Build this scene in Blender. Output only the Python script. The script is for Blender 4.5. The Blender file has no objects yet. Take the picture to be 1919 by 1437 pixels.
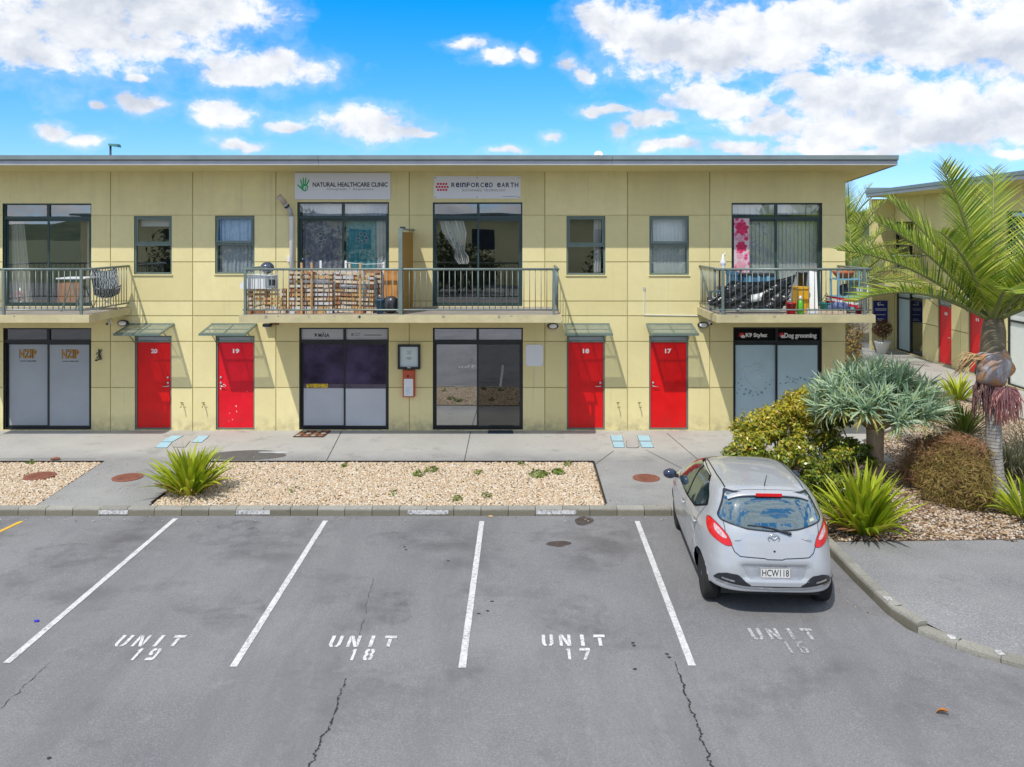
import bpy, bmesh, math, random
import numpy as np
from mathutils import Vector, Matrix, noise
from mathutils.bvhtree import BVHTree
R = math.radians
rnd = random.Random(7)
SC = bpy.context.scene
C = SC.collection
# ---- photograph calibration: the front wall is Y = 0, the camera stands 19 m before it, 4.5 m up
F, PX, PY, H, DW = 1550.0, 976.0, 440.0, 4.5, 19.02
def X(px, y=0.0): return (px - PX) * (y + DW) / F
def Z(py, y=0.0): return H - (py - PY) * (y + DW) / F
def G(px, py, z=0.0):
    d = (H - z) * F / (py - PY)
    return Vector(((px - PX) * d / F, d - DW, z))
ZA = -0.12      # the asphalt lies a kerb below the footpath

# ================= camera, sky, sun, exposure
cam = bpy.data.objects.new('camera', bpy.data.cameras.new('camera')); C.objects.link(cam)
cam.location = (0, -DW, H); cam.rotation_euler = (R(90), 0, 0)
cam.data.sensor_fit = 'HORIZONTAL'; cam.data.sensor_width = 36
cam.data.lens = F / 1919 * 36
cam.data.shift_x = (959.5 - PX) / 1919; cam.data.shift_y = (PY - 718.5) / 1919
cam.data.clip_start = 0.1; cam.data.clip_end = 6000
SC.camera = cam
SUNV = Vector((-0.525, -1.0, 1.70)).normalized()       # towards the sun
ELEV = math.asin(SUNV.z)
sun = bpy.data.objects.new('sun', bpy.data.lights.new('sun', 'SUN')); C.objects.link(sun)
sun.data.energy = 2.0; sun.data.angle = R(0.5); sun.data.color = (1, 0.95, 0.86)
sun.rotation_euler = SUNV.to_track_quat('Z', 'Y').to_euler()
SC.view_settings.view_transform = 'Standard'; SC.view_settings.look = 'None'
SC.view_settings.exposure = 0.75; SC.view_settings.gamma = 1; SC.view_settings.use_curve_mapping = False
SC.cycles.max_bounces = 8; SC.cycles.transparent_max_bounces = 24
SC.cycles.caustics_reflective = False; SC.cycles.caustics_refractive = False

W = bpy.data.worlds.new('World'); SC.world = W; W.use_nodes = True
def sky():
    nt = W.node_tree; nt.nodes.clear(); N = nt.nodes.new; L = nt.links.new
    def math_(op, a, b=None, c=None, clamp=False):
        n = N('ShaderNodeMath'); n.operation = op; n.use_clamp = clamp
        for i, v in enumerate((a, b, c)):
            if v is None: continue
            if isinstance(v, (int, float)): n.inputs[i].default_value = v
            else: L(v, n.inputs[i])
        return n.outputs[0]
    def vec(op, a, b=None, c=None):
        n = N('ShaderNodeVectorMath'); n.operation = op
        for i, v in enumerate((a, b, c)):
            if v is None: continue
            if isinstance(v, tuple): n.inputs[i].default_value = v
            else: L(v, n.inputs[i])
        return n.outputs['Value'] if op == 'LENGTH' else n.outputs[0]
    def mixc(f, a, b, mode='MIX'):
        n = N('ShaderNodeMix'); n.data_type = 'RGBA'; n.blend_type = mode
        if isinstance(f, (int, float)): n.inputs[0].default_value = f
        else: L(f, n.inputs[0])
        for i, v in ((6, a), (7, b)):
            if isinstance(v, tuple): n.inputs[i].default_value = (*v, 1)
            else: L(v, n.inputs[i])
        return n.outputs[2]
    tc = N('ShaderNodeTexCoord').outputs['Generated']
    sk = N('ShaderNodeTexSky'); sk.sky_type = 'NISHITA'; sk.sun_disc = False
    sk.sun_elevation = ELEV; sk.sun_rotation = math.atan2(SUNV.x, SUNV.y)
    sk.air_density = 1.0; sk.dust_density = 0.15; sk.ozone_density = 3.0; sk.altitude = 10
    sep = N('ShaderNodeSeparateXYZ'); L(tc, sep.inputs[0]); dx, dy, dz = sep.outputs
    el = math_('ARCSINE', dz); az = math_('ARCTAN2', dx, dy)
    # deeper blue than the bare model, most of all away from the horizon
    tf = math_('MULTIPLY', math_('SUBTRACT', el, 0.06, clamp=True), 4.6, clamp=True)
    ramp = mixc(tf, (0.34, 0.50, 0.82), (0.012, 0.51, 0.82))
    blue = mixc(1.0, sk.outputs[0], ramp, 'MULTIPLY')
    cmb = N('ShaderNodeCombineXYZ'); L(az, cmb.inputs[0]); L(el, cmb.inputs[1]); P = cmb.outputs[0]
    def fbm(p, s, det, rough=0.6, yz=1.35):
        n = N('ShaderNodeTexNoise'); n.noise_dimensions = '3D'
        L(vec('MULTIPLY', p, (s, s * yz, 1)), n.inputs['Vector'])
        n.inputs['Scale'].default_value = 1; n.inputs['Detail'].default_value = det; n.inputs['Roughness'].default_value = rough
        return n
    wn = fbm(P, 16, 4)
    warp = vec('MULTIPLY_ADD', vec('SUBTRACT', wn.outputs['Color'], (0.5, 0.5, 0.5)), (0.030, 0.026, 0), P)
    blobs = [(150,40,230,80),(300,20,170,62),(60,92,170,34),(420,12,110,36),(250,85,120,30),(500,128,105,30),(455,140,80,18),(270,196,52,17),(240,190,26,14),
             (425,212,64,22),(385,200,36,13),(530,236,40,11),(685,228,88,27),(725,240,80,20),(795,250,26,9),(445,268,46,11),(110,248,30,13),(155,262,34,13),
             (185,197,14,9),(255,145,28,8),(880,82,42,11),(930,104,42,14),(990,105,15,14),(1065,118,20,16),(1095,140,24,16),(1130,205,46,9),(1160,246,19,15),(945,284,32,7),(1030,255,18,10),
             (1130,40,52,36),(1185,50,80,50),(1270,85,125,58),(1380,75,150,66),(1500,60,150,75),(1620,50,170,80),(1760,60,190,80),(1890,80,120,95),(1345,105,90,46),
             (1320,185,85,22),(1380,200,85,24),(1240,215,40,14),(1500,160,70,24),(1560,190,110,44),(1680,185,140,44),(1800,200,140,46),(1900,210,90,48),(1450,235,110,20),(1620,240,160,28),(1790,255,120,20),
             (1260,272,70,12),(1380,272,90,14),(1500,275,90,12),(1620,284,90,10),(1895,286,40,9),(1700,252,150,30),(1560,262,140,20),(1860,228,110,46),(1650,222,190,36),(1220,222,40,16)]
    cur = None
    for (cx, cy, rx, ry) in blobs:
        a0 = math.atan((cx - PX) / F); e0 = math.atan((PY - cy) / F * math.cos(a0))
        ax, ay = rx / F * math.cos(a0) ** 2, ry / F
        l = vec('LENGTH', vec('MULTIPLY_ADD', warp, (1 / ax, 1 / ay, 0), (-a0 / ax, -e0 / ay, 0)))
        if cur is None: cur = l
        else:
            n = N('ShaderNodeMath'); n.operation = 'SMOOTH_MIN'; n.inputs[2].default_value = 0.18
            L(cur, n.inputs[0]); L(l, n.inputs[1]); cur = n.outputs[0]
    d1 = fbm(warp, 24, 9, 0.62).outputs[0]
    # unseen rest of the sky: same cloud, cover raised for neutral fill light
    far = math_('GREATER_THAN', math_('ABSOLUTE', az), 0.62)
    hi = math_('GREATER_THAN', el, 0.33)
    out = math_('MAXIMUM', far, hi)
    g = fbm(P, 3.2, 6, 0.55, 1.8).outputs[0]
    gen = math_('MULTIPLY_ADD', g, -9.0, 5.0)
    cur = math_('ADD', math_('MULTIPLY', cur, math_('SUBTRACT', 1.0, out)), math_('MULTIPLY', gen, out))
    dens = math_('MULTIPLY_ADD', math_('SUBTRACT', d1, 0.5), 2.7, math_('SUBTRACT', 1.20, cur))
    alpha = N('ShaderNodeMapRange'); alpha.interpolation_type = 'SMOOTHSTEP'
    L(dens, alpha.inputs[0]); alpha.inputs[1].default_value = -0.10; alpha.inputs[2].default_value = 0.62
    alpha.inputs[4].default_value = 0.97
    veil = N('ShaderNodeMapRange'); veil.interpolation_type = 'SMOOTHSTEP'; L(dens, veil.inputs[0]); veil.inputs[1].default_value = -0.75; veil.inputs[2].default_value = 0.5; veil.inputs[4].default_value = 0.26
    shift = vec('ADD', warp, (-0.006, 0.013, 0))
    d2 = fbm(shift, 24, 6, 0.6).outputs[0]
    big1 = fbm(warp, 9, 3, 0.5).outputs[0]; big2 = fbm(vec('ADD', warp, (-0.012, 0.028, 0)), 9, 3, 0.5).outputs[0]
    sh = math_('ADD', math_('MULTIPLY_ADD', math_('SUBTRACT', d1, d2), 1.7, 0.66), math_('MULTIPLY', math_('SUBTRACT', big1, big2), 3.4), clamp=True)
    ccol = mixc(sh, (0.47, 0.50, 0.555), (0.725, 0.73, 0.745))
    cs = N('ShaderNodeVectorMath'); cs.operation = 'SCALE'; L(ccol, cs.inputs[0]); cs.inputs['Scale'].default_value = CLOUD
    upm = math_('GREATER_THAN', el, 0.0)
    col = mixc(math_('MULTIPLY', math_('MAXIMUM', alpha.outputs[0], veil.outputs[0]), upm), blue, cs.outputs[0])
    bg = N('ShaderNodeBackground'); bg.inputs[1].default_value = 0.15; L(col, bg.inputs[0])
    o = N('ShaderNodeOutputWorld'); L(bg.outputs[0], o.inputs[0])
CLOUD = 5.6
sky()
W.cycles.sampling_method = 'MANUAL'; W.cycles.sample_map_resolution = 512

# ================= helpers
WM = {}
def place(o, parent=None, local=False):
    C.objects.link(o)
    own = Matrix.LocRotScale(o.location, o.rotation_euler, o.scale)
    if parent is not None:
        o.parent = parent
        if local: WM[o.name] = WM[parent.name] @ own
        else:
            o.matrix_parent_inverse = WM[parent.name].inverted(); WM[o.name] = own
    else: WM[o.name] = own
    return o
def tag(o, label=None, cat=None, group=None, kind=None):
    if label: o['label'] = label
    if cat: o['category'] = cat
    if group: o['group'] = group
    if kind: o['kind'] = kind
    return o
def thing(name, label, cat, loc=(0, 0, 0), rz=0, group=None):
    o = bpy.data.objects.new(name, None); o.location = loc; o.rotation_euler = (0, 0, rz); o.empty_display_size = 0.2
    place(o); return tag(o, label, cat, group)
def ob(name, me, parent=None, loc=(0, 0, 0), rot=(0, 0, 0), sc=(1, 1, 1), local=False):
    o = bpy.data.objects.new(name, me); o.location = loc; o.rotation_euler = rot
    o.scale = sc if not isinstance(sc, (int, float)) else (sc, sc, sc)
    return place(o, parent, local)
class MB:
    def __init__(s): s.v = []; s.f = []; s.m = []
    def add(s, vs, fs, mi=0):
        b = len(s.v); s.v += [tuple(v) for v in vs]; s.f += [tuple(i + b for i in f) for f in fs]; s.m += [mi] * len(fs); return s
    def box(s, x0, x1, y0, y1, z0, z1, mi=0, mat=None):
        x0, x1 = min(x0, x1), max(x0, x1); y0, y1 = min(y0, y1), max(y0, y1); z0, z1 = min(z0, z1), max(z0, z1)
        vs = [Vector(p) for p in ((x0,y0,z0),(x1,y0,z0),(x1,y1,z0),(x0,y1,z0),(x0,y0,z1),(x1,y0,z1),(x1,y1,z1),(x0,y1,z1))]
        if mat: vs = [mat @ v for v in vs]
        return s.add(vs, [(3,2,1,0),(4,5,6,7),(0,1,5,4),(1,2,6,5),(2,3,7,6),(3,0,4,7)], mi)
    def quad(s, a, b, c, d, mi=0): return s.add([a, b, c, d], [(0, 1, 2, 3)], mi)
    def tube(s, pts, r, n=6, mi=0, cap=True):
        pts = [Vector(p) for p in pts]; k = len(pts)
        rs = r if isinstance(r, (list, tuple)) else [r] * k
        vs = []; up = None
        for i, p in enumerate(pts):
            t = (pts[min(i + 1, k - 1)] - pts[max(i - 1, 0)]).normalized()
            if up is None:
                a = Vector((0, 0, 1)) if abs(t.z) < 0.9 else Vector((1, 0, 0)); up = t.cross(a).normalized()
            up = (up - t * up.dot(t)).normalized(); w = t.cross(up)
            for j in range(n):
                a = 2 * math.pi * j / n; vs.append(p + (up * math.cos(a) + w * math.sin(a)) * rs[i])
        fs = [(i*n+j, i*n+(j+1)%n, (i+1)*n+(j+1)%n, (i+1)*n+j) for i in range(k-1) for j in range(n)]
        if cap: fs += [tuple(range(n-1, -1, -1)), tuple((k-1)*n + j for j in range(n))]
        return s.add(vs, fs, mi)
    def lathe(s, prof, n=20, loc=(0, 0, 0), mi=0, mat=None):
        vs = []; k = len(prof)
        for (r, z) in prof:
            for j in range(n):
                a = 2 * math.pi * j / n; v = Vector((r * math.cos(a), r * math.sin(a), z))
                if mat: v = mat @ v
                vs.append(v + Vector(loc))
        fs = [(i*n+j, i*n+(j+1)%n, (i+1)*n+(j+1)%n, (i+1)*n+j) for i in range(k-1) for j in range(n)]
        fs += [tuple(range(n-1, -1, -1)), tuple((k-1)*n + j for j in range(n))]
        return s.add(vs, fs, mi)
    def prism(s, pts, z0, z1, mi=0, mat=None):      # outline in XY, counter-clockwise
        n = len(pts); vs = [Vector((p[0], p[1], z0)) for p in pts] + [Vector((p[0], p[1], z1)) for p in pts]
        if mat: vs = [mat @ v for v in vs]
        return s.add(vs, [tuple(range(n-1,-1,-1)), tuple(range(n, 2*n))] + [(i, (i+1)%n, n+(i+1)%n, n+i) for i in range(n)], mi)
    def blob(s, c, r, n=10, m=7, mi=0, jit=0.0):
        c = Vector(c); r = Vector(r) if not isinstance(r, (int, float)) else Vector((r, r, r)); vs = [c + Vector((0, 0, -r.z))]
        for i in range(1, m):
            a = math.pi * i / m
            for j in range(n):
                b = 2 * math.pi * j / n; k = 1 + rnd.uniform(-jit, jit)
                vs.append(c + Vector((r.x*math.sin(a)*math.cos(b)*k, r.y*math.sin(a)*math.sin(b)*k, -r.z*math.cos(a)*k)))
        vs.append(c + Vector((0, 0, r.z))); e = len(vs) - 1
        fs = [(0, 1+(j+1)%n, 1+j) for j in range(n)] + [(e, 1+(m-2)*n+j, 1+(m-2)*n+(j+1)%n) for j in range(n)]
        fs += [(1+i*n+j, 1+i*n+(j+1)%n, 1+(i+1)*n+(j+1)%n, 1+(i+1)*n+j) for i in range(m-2) for j in range(n)]
        return s.add(vs, fs, mi)
    def mesh(s, name, mats, smooth=False):
        me = bpy.data.meshes.new(name); me.from_pydata(s.v, [], s.f)
        for m in (mats if isinstance(mats, (list, tuple)) else [mats]): me.materials.append(m)
        if any(s.m): me.polygons.foreach_set('material_index', s.m)
        if smooth: me.polygons.foreach_set('use_smooth', [True] * len(s.f))
        me.update(); return me
    def build(s, name, mats, parent=None, smooth=False, local=False, **k):
        return ob(name, s.mesh(name, mats, smooth), parent, local=local, **k)
def smooth_angle(o, a=40):
    me = o.data
    bm = bmesh.new(); bm.from_mesh(me)
    for e in bm.edges: e.smooth = len(e.link_faces) == 2 and e.calc_face_angle(0) < R(a)
    for f in bm.faces: f.smooth = True
    bm.to_mesh(me); bm.free(); return o
def struct(name, mb, mats, parent=None, **k):
    o = mb.build(name, mats, parent, **k); o['kind'] = 'structure'; return o

# ================= materials
def srgb(r, g, b):
    f = lambda c: (c / 255 / 12.92) if c / 255 <= 0.04045 else ((c / 255 + 0.055) / 1.055) ** 2.4
    return (f(r), f(g), f(b))
class NT:
    def __init__(s, name):
        s.m = bpy.data.materials.new(name); s.m.use_nodes = True; s.t = s.m.node_tree; s.t.nodes.clear()
        s.out = s.N('ShaderNodeOutputMaterial'); s.tc = s.N('ShaderNodeTexCoord')
    def N(s, t): return s.t.nodes.new(t)
    def L(s, a, b): s.t.links.new(a, b)
    def set(s, inp, v):
        if v is None: return
        if isinstance(v, (int, float)): inp.default_value = v
        elif isinstance(v, tuple): inp.default_value = (*v, 1) if len(v) == 3 and inp.type == 'RGBA' else v
        else: s.L(v, inp)
    def math(s, op, a, b=None, c=None, clamp=False):
        n = s.N('ShaderNodeMath'); n.operation = op; n.use_clamp = clamp
        for i, v in enumerate((a, b, c)): s.set(n.inputs[i], v)
        return n.outputs[0]
    def noise(s, scale, det=4, rough=0.6, sc=(1, 1, 1), out=0, coord='Object', dist=0):
        mp = s.N('ShaderNodeMapping'); mp.inputs['Scale'].default_value = sc; s.L(s.tc.outputs[coord], mp.inputs[0])
        n = s.N('ShaderNodeTexNoise'); s.L(mp.outputs[0], n.inputs['Vector'])
        n.inputs['Scale'].default_value = scale; n.inputs['Detail'].default_value = det; n.inputs['Roughness'].default_value = rough
        n.inputs['Distortion'].default_value = dist
        return n.outputs[out]
    def vor(s, scale, out='Distance', rnd_=1.0, feat='F1', sc=(1, 1, 1)):
        mp = s.N('ShaderNodeMapping'); mp.inputs['Scale'].default_value = sc; s.L(s.tc.outputs['Object'], mp.inputs[0])
        n = s.N('ShaderNodeTexVoronoi'); n.feature = feat; s.L(mp.outputs[0], n.inputs['Vector'])
        n.inputs['Scale'].default_value = scale; n.inputs['Randomness'].default_value = rnd_
        return n.outputs[out]
    def ramp(s, f, stops, mode='LINEAR'):
        n = s.N('ShaderNodeValToRGB'); s.L(f, n.inputs[0]); cr = n.color_ramp; cr.interpolation = mode
        while len(cr.elements) < len(stops): cr.elements.new(0.5)
        for e, (p, c) in zip(cr.elements, stops):
            e.position = p; e.color = (*c, 1) if isinstance(c, tuple) else (c, c, c, 1)
        return n.outputs[0]
    def mix(s, f, a, b, mode='MIX'):
        n = s.N('ShaderNodeMix'); n.data_type = 'RGBA'; n.blend_type = mode
        s.set(n.inputs[0], f); s.set(n.inputs[6], a); s.set(n.inputs[7], b); return n.outputs[2]
    def rng(s, f, a, b, c=0.0, d=1.0):
        n = s.N('ShaderNodeMapRange'); s.set(n.inputs[0], f)
        for i, v in enumerate((a, b, c, d)): n.inputs[i + 1].default_value = v
        return n.outputs[0]
    def bump(s, h, dist, st=1.0):
        n = s.N('ShaderNodeBump'); s.L(h, n.inputs['Height']); n.inputs['Distance'].default_value = dist; n.inputs['Strength'].default_value = st
        return n.outputs[0]
    def island(s):
        return s.N('ShaderNodeNewGeometry').outputs['Random Per Island']
    def xyz(s):
        n = s.N('ShaderNodeSeparateXYZ'); s.L(s.tc.outputs['Object'], n.inputs[0]); return n.outputs
    def bsdf(s, col, rough=0.6, metal=0.0, spec=0.4, nrm=None, coat=0.0, trans=0.0, **k):
        b = s.N('ShaderNodeBsdfPrincipled'); s.set(b.inputs['Base Color'], col); s.set(b.inputs['Roughness'], rough)
        s.set(b.inputs['Metallic'], metal); b.inputs['Specular IOR Level'].default_value = spec
        if nrm is not None: s.L(nrm, b.inputs['Normal'])
        b.inputs['Coat Weight'].default_value = coat; b.inputs['Coat Roughness'].default_value = 0.04
        b.inputs['Transmission Weight'].default_value = trans
        s.last = b
        return b.outputs[0]
    def done(s, sh): s.L(sh, s.out.inputs[0]); return s.m
def mul(c, k): return tuple(min(1, v * k) for v in c)
def M(name, col, rough=0.6, metal=0.0, spec=0.4, var=0.12, scale=6.0, bump=0.0, bscale=80.0, coat=0.0):
    n = NT(name); f = n.noise(scale, 5, 0.65)
    c = n.mix(n.rng(f, 0.3, 0.7), mul(col, 1 - var), mul(col, 1 + var))
    nr = n.bump(n.noise(bscale, 3), bump) if bump else None
    return n.done(n.bsdf(c, n.rng(f, 0.3, 0.7, rough * 0.85, min(1, rough * 1.15)), metal, spec, nr, coat))
def m_asphalt():
    n = NT('asphalt'); big = n.noise(0.35, 5, 0.6); mid = n.noise(1.6, 6, 0.65, (1, 0.6, 1)); fine = n.noise(95, 3, 0.7); sp = n.vor(150)
    c = n.mix(n.rng(big, 0.3, 0.7), (0.172, 0.173, 0.187), (0.282, 0.282, 0.291))
    c = n.mix(n.rng(mid, 0.35, 0.75, 0, 0.7), c, (0.240, 0.240, 0.239))
    c = n.mix(n.rng(fine, 0.44, 0.62, 0, 0.55), c, (0.120, 0.119, 0.128)); f3 = n.noise(48, 2, 0.6); c = n.mix(n.rng(f3, 0.52, 0.66, 0, 0.38), c, (0.36, 0.355, 0.36)); tr = n.noise(1.4, 5, 0.7, (1, 0.16, 1)); c = n.mix(n.rng(tr, 0.48, 0.66, 0, 0.55), c, (0.162, 0.16, 0.168))
    c = n.mix(n.rng(sp, 0.0, 0.22, 0.55, 0), c, (0.42, 0.41, 0.41))
    # oil and tyre stains towards the head of the bays
    st = n.noise(1.1, 6, 0.7, (1, 1.6, 1)); x, y, z = n.xyz()
    head = n.rng(n.math('ABSOLUTE', n.math('ADD', y, 6.4)), 0.3, 1.6, 1, 0)
    bay = n.math('ABSOLUTE', n.math('SUBTRACT', n.math('FRACT', n.math('DIVIDE', n.math('ADD', x, 11.97), 2.42)), 0.5))
    bay = n.rng(bay, 0.05, 0.36, 1, 0)
    k = n.math('MULTIPLY', n.math('MULTIPLY', head, bay), n.rng(st, 0.42, 0.62))
    c = n.mix(n.math('MULTIPLY', k, 0.55), c, (0.07, 0.068, 0.07))
    st2 = n.rng(n.noise(0.8, 7, 0.72, (1, 1, 1)), 0.54, 0.69, 0, 0.62)
    c = n.mix(st2, c, (0.12, 0.12, 0.128)); st3 = n.rng(n.noise(2.6, 7, 0.75), 0.60, 0.70, 0, 0.30); c = n.mix(st3, c, (0.34, 0.335, 0.32))
    return n.done(n.bsdf(c, n.rng(mid, 0.3, 0.7, 0.78, 0.92), 0, 0.3, n.bump(n.noise(170, 3), 0.004)))
def m_conc(name, a, b, speck=0.4, stain=0.35, sc=1.0):
    n = NT(name); big = n.noise(0.7 * sc, 6, 0.65); fine = n.noise(70, 4, 0.7); sp = n.vor(85)
    c = n.mix(n.rng(big, 0.32, 0.68), a, b)
    c = n.mix(n.rng(fine, 0.45, 0.60, 0, 0.55), c, mul(a, 0.55)); f3 = n.noise(38, 2, 0.6); c = n.mix(n.rng(f3, 0.52, 0.64, 0, 0.45), c, mul(b, 1.35))
    c = n.mix(n.rng(sp, 0.0, 0.25, speck, 0), c, mul(b, 1.55))
    s2 = n.rng(n.noise(1.5 * sc, 7, 0.72), 0.57, 0.70, 0, stain)
    c = n.mix(s2, c, mul(a, 0.5))
    return n.done(n.bsdf(c, 0.88, 0, 0.25, n.bump(n.noise(130, 3), 0.004)))
def m_stucco(name, col, streak=True):
    n = NT(name); big = n.noise(0.55, 6, 0.62); f2 = n.noise(4.5, 5, 0.65)
    pv = n.N('ShaderNodeObjectInfo').outputs['Random']
    c = n.mix(n.rng(big, 0.3, 0.7), mul(col, 0.91), mul(col, 1.06)); c = n.mix(1.0, c, n.mix(pv, (0.93, 0.925, 0.90), (1.05, 1.055, 1.08)), 'MULTIPLY')
    c = n.mix(n.rng(f2, 0.4, 0.75, 0, 0.35), c, tuple(v * k for v, k in zip(col, (0.86, 0.85, 0.9))))
    if streak:
        x, y, z = n.xyz()
        sx = n.noise(3.2, 5, 0.7, (1, 1, 0.07)); top = n.rng(z, 4.2, 6.0)
        c = n.mix(n.math('MULTIPLY', n.rng(sx, 0.48, 0.68), n.math('MULTIPLY', top, 0.16)), c, (0.40, 0.36, 0.22))
        s3 = n.noise(5.5, 4, 0.75, (1, 1, 0.045)); c = n.mix(n.rng(s3, 0.58, 0.72, 0, 0.24), c, (0.42, 0.37, 0.23)); s4 = n.noise(4.1, 3, 0.7, (1, 1, 0.05)); c = n.mix(n.rng(s4, 0.62, 0.72, 0, 0.25), c, (0.70, 0.66, 0.48))
        low = n.rng(z, 0.0, 0.40, 1, 0)
        c = n.mix(n.math('MULTIPLY', low, n.rng(n.noise(5, 5), 0.38, 0.62, 0, 0.55)), c, (0.27, 0.24, 0.17))
    return n.done(n.bsdf(c, 0.85, 0, 0.25, n.bump(n.noise(60, 4), 0.004)))
def m_glass(name, tint=(0.93, 0.96, 0.96), refl=0.24, top=0.75, rough=0.0):
    n = NT(name); lw = n.N('ShaderNodeLayerWeight'); lw.inputs[0].default_value = 0.35
    fac = n.rng(lw.outputs['Facing'], 0.0, 1.0, refl, top)
    wob = n.bump(n.noise(0.9, 1), 0.0012)
    t = n.N('ShaderNodeBsdfTransparent'); t.inputs[0].default_value = (*tint, 1)
    g = n.N('ShaderNodeBsdfGlossy'); g.inputs['Roughness'].default_value = rough; g.inputs[0].default_value = (0.95, 0.97, 1, 1); n.L(wob, g.inputs['Normal'])
    m = n.N('ShaderNodeMixShader'); n.L(fac, m.inputs[0]); n.L(t.outputs[0], m.inputs[1]); n.L(g.outputs[0], m.inputs[2])
    return n.done(m.outputs[0])
def m_film(name, col, rough=0.35, var=0.06, spec=0.5, coat=0.6):
    n = NT(name); c = n.mix(n.rng(n.noise(1.4, 4), 0.3, 0.7), mul(col, 1 - var), mul(col, 1 + var))
    return n.done(n.bsdf(c, rough, 0, spec, n.bump(n.noise(1.3, 2), 0.003), coat))
def m_paint(name, col, wear=0.5):       # road paint worn through to the asphalt
    n = NT(name); a = n.noise(30, 6, 0.78); b = n.noise(3, 5, 0.6)
    k = n.math('MULTIPLY', n.rng(a, 0.44, 0.62), n.rng(b, 0.35, 0.7, 0.35 * wear, wear), clamp=True)
    c = n.mix(k, col, (0.22, 0.22, 0.225)); return n.done(n.bsdf(c, 0.75, 0, 0.3))
def m_leaf(name, cols, rough=0.45, spec=0.4, trans=0.25, mode='island', tipcol=None, tiplen=1.0):
    n = NT(name)
    if mode == 'island': f = n.island()
    else: f = n.N('ShaderNodeObjectInfo').outputs['Random']
    st = [(i / max(1, len(cols) - 1), c) for i, c in enumerate(cols)]
    c = n.ramp(f, st)
    if tipcol:
        x, y, z = n.xyz(); c = n.mix(n.rng(z, tiplen * 0.75, tiplen * 1.1, 0, 0.5), c, tipcol)
    p = n.bsdf(c, rough, 0, spec)
    t = n.N('ShaderNodeBsdfTranslucent'); n.set(t.inputs[0], c)
    m = n.N('ShaderNodeMixShader'); m.inputs[0].default_value = trans; n.L(p, m.inputs[1]); n.L(t.outputs[0], m.inputs[2])
    return n.done(m.outputs[0])
def m_stones(name, cols):
    n = NT(name); c = n.ramp(n.island(), [(i / (len(cols) - 1), k) for i, k in enumerate(cols)], 'CONSTANT')
    c = n.mix(n.rng(n.noise(60, 3), 0.35, 0.7, 0, 0.3), c, (0.25, 0.2, 0.15))
    return n.done(n.bsdf(c, 0.8, 0, 0.3))
YELLOW = (0.80, 0.712, 0.375)
mt = {}
mt['asphalt'] = m_asphalt()
def m_path():
    n = NT('footpath_concrete'); big = n.noise(0.7, 6, 0.65); fine = n.noise(70, 4, 0.7); sp = n.vor(85); x, y, z = n.xyz()
    new = n.rng(n.math('ADD', y, n.math('MULTIPLY', n.noise(1.1, 4), 1.1)), -1.95, -1.15); new = n.math('MAXIMUM', new, n.rng(y, 0.4, 1.2))   # smooth newer strip along the wall, old exposed aggregate before it
    c = n.mix(n.rng(big, 0.32, 0.68), (0.26, 0.262, 0.268), (0.365, 0.365, 0.36)); c = n.mix(new, c, n.mix(n.rng(big, .3, .7), (0.46, 0.455, 0.435), (0.56, 0.555, 0.53)))
    c = n.mix(n.rng(fine, 0.45, 0.60, 0, 0.5), c, (0.16, 0.16, 0.16)); f3 = n.noise(38, 2, 0.6); c = n.mix(n.rng(f3, 0.52, 0.64, 0, 0.42), c, (0.50, 0.49, 0.47))
    c = n.mix(n.rng(sp, 0.0, 0.25, 0.35, 0), c, (0.55, 0.54, 0.52)); c = n.mix(n.rng(n.noise(1.5, 7, 0.72), 0.55, 0.70, 0, 0.45), c, (0.16, 0.155, 0.15))
    return n.done(n.bsdf(c, 0.88, 0, 0.25, n.bump(n.noise(130, 3), 0.004)))
mt['path'] = m_path()
mt['pad'] = m_conc('driveway_asphalt', (0.21, 0.212, 0.223), (0.32, 0.318, 0.322), 1.0, 0.4)
def m_kerb(name='kerb_concrete', dirty=.85):
    n = NT(name); big = n.noise(1.6, 6, 0.65); fine = n.noise(60, 4, 0.7); x, y, z = n.xyz(); pv = n.N('ShaderNodeObjectInfo').outputs['Random']
    c = n.mix(n.rng(big, 0.32, 0.68), (0.30, 0.295, 0.265), (0.43, 0.42, 0.38)); grime = n.rng(n.math('ADD', z, n.math('MULTIPLY', n.noise(9, 4), .03)), -0.035, 0.005, 1, 0)      # splash dirt on the road face
    c = n.mix(n.math('MULTIPLY', grime, dirty), c, (0.185, 0.168, 0.118)); c = n.mix(n.rng(fine, 0.42, 0.62, 0, 0.5), c, (0.15, 0.145, 0.12)); c = n.mix(1.0, c, n.mix(pv, (0.86, 0.86, 0.85), (1.12, 1.12, 1.12)), 'MULTIPLY')
    c = n.mix(n.rng(n.noise(3.2, 7, 0.72), 0.56, 0.68, 0, 0.5), c, (0.13, 0.125, 0.10)); return n.done(n.bsdf(c, 0.9, 0, 0.2, n.bump(n.noise(80, 4), 0.006)))
mt['kerb'] = m_kerb(); mt['kerb_low'] = m_kerb('dropped_kerb_concrete', .15)
mt['soil'] = m_conc('bed_soil', (0.11, 0.085, 0.062), (0.19, 0.15, 0.11), 0.5, 0.5, 3)
mt['sand'] = m_conc('gravel_base', (0.26, 0.20, 0.14), (0.36, 0.29, 0.20), 0.5, 0.3, 3)
mt['grass'] = M('rough_grass', (0.09, 0.115, 0.045), 0.9, var=0.4, scale=0.8)
mt['wall'] = m_stucco('yellow_stucco', YELLOW)
mt['wall_plain'] = m_stucco('yellow_soffit', mul(YELLOW, 1.0), False)
mt['joint'] = M('joint_sealant', (0.46, 0.40, 0.18), 0.8)
mt['green'] = M('dark_green_aluminium', (0.030, 0.062, 0.062), 0.38, 0, 0.5, 0.15, 3)
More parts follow.
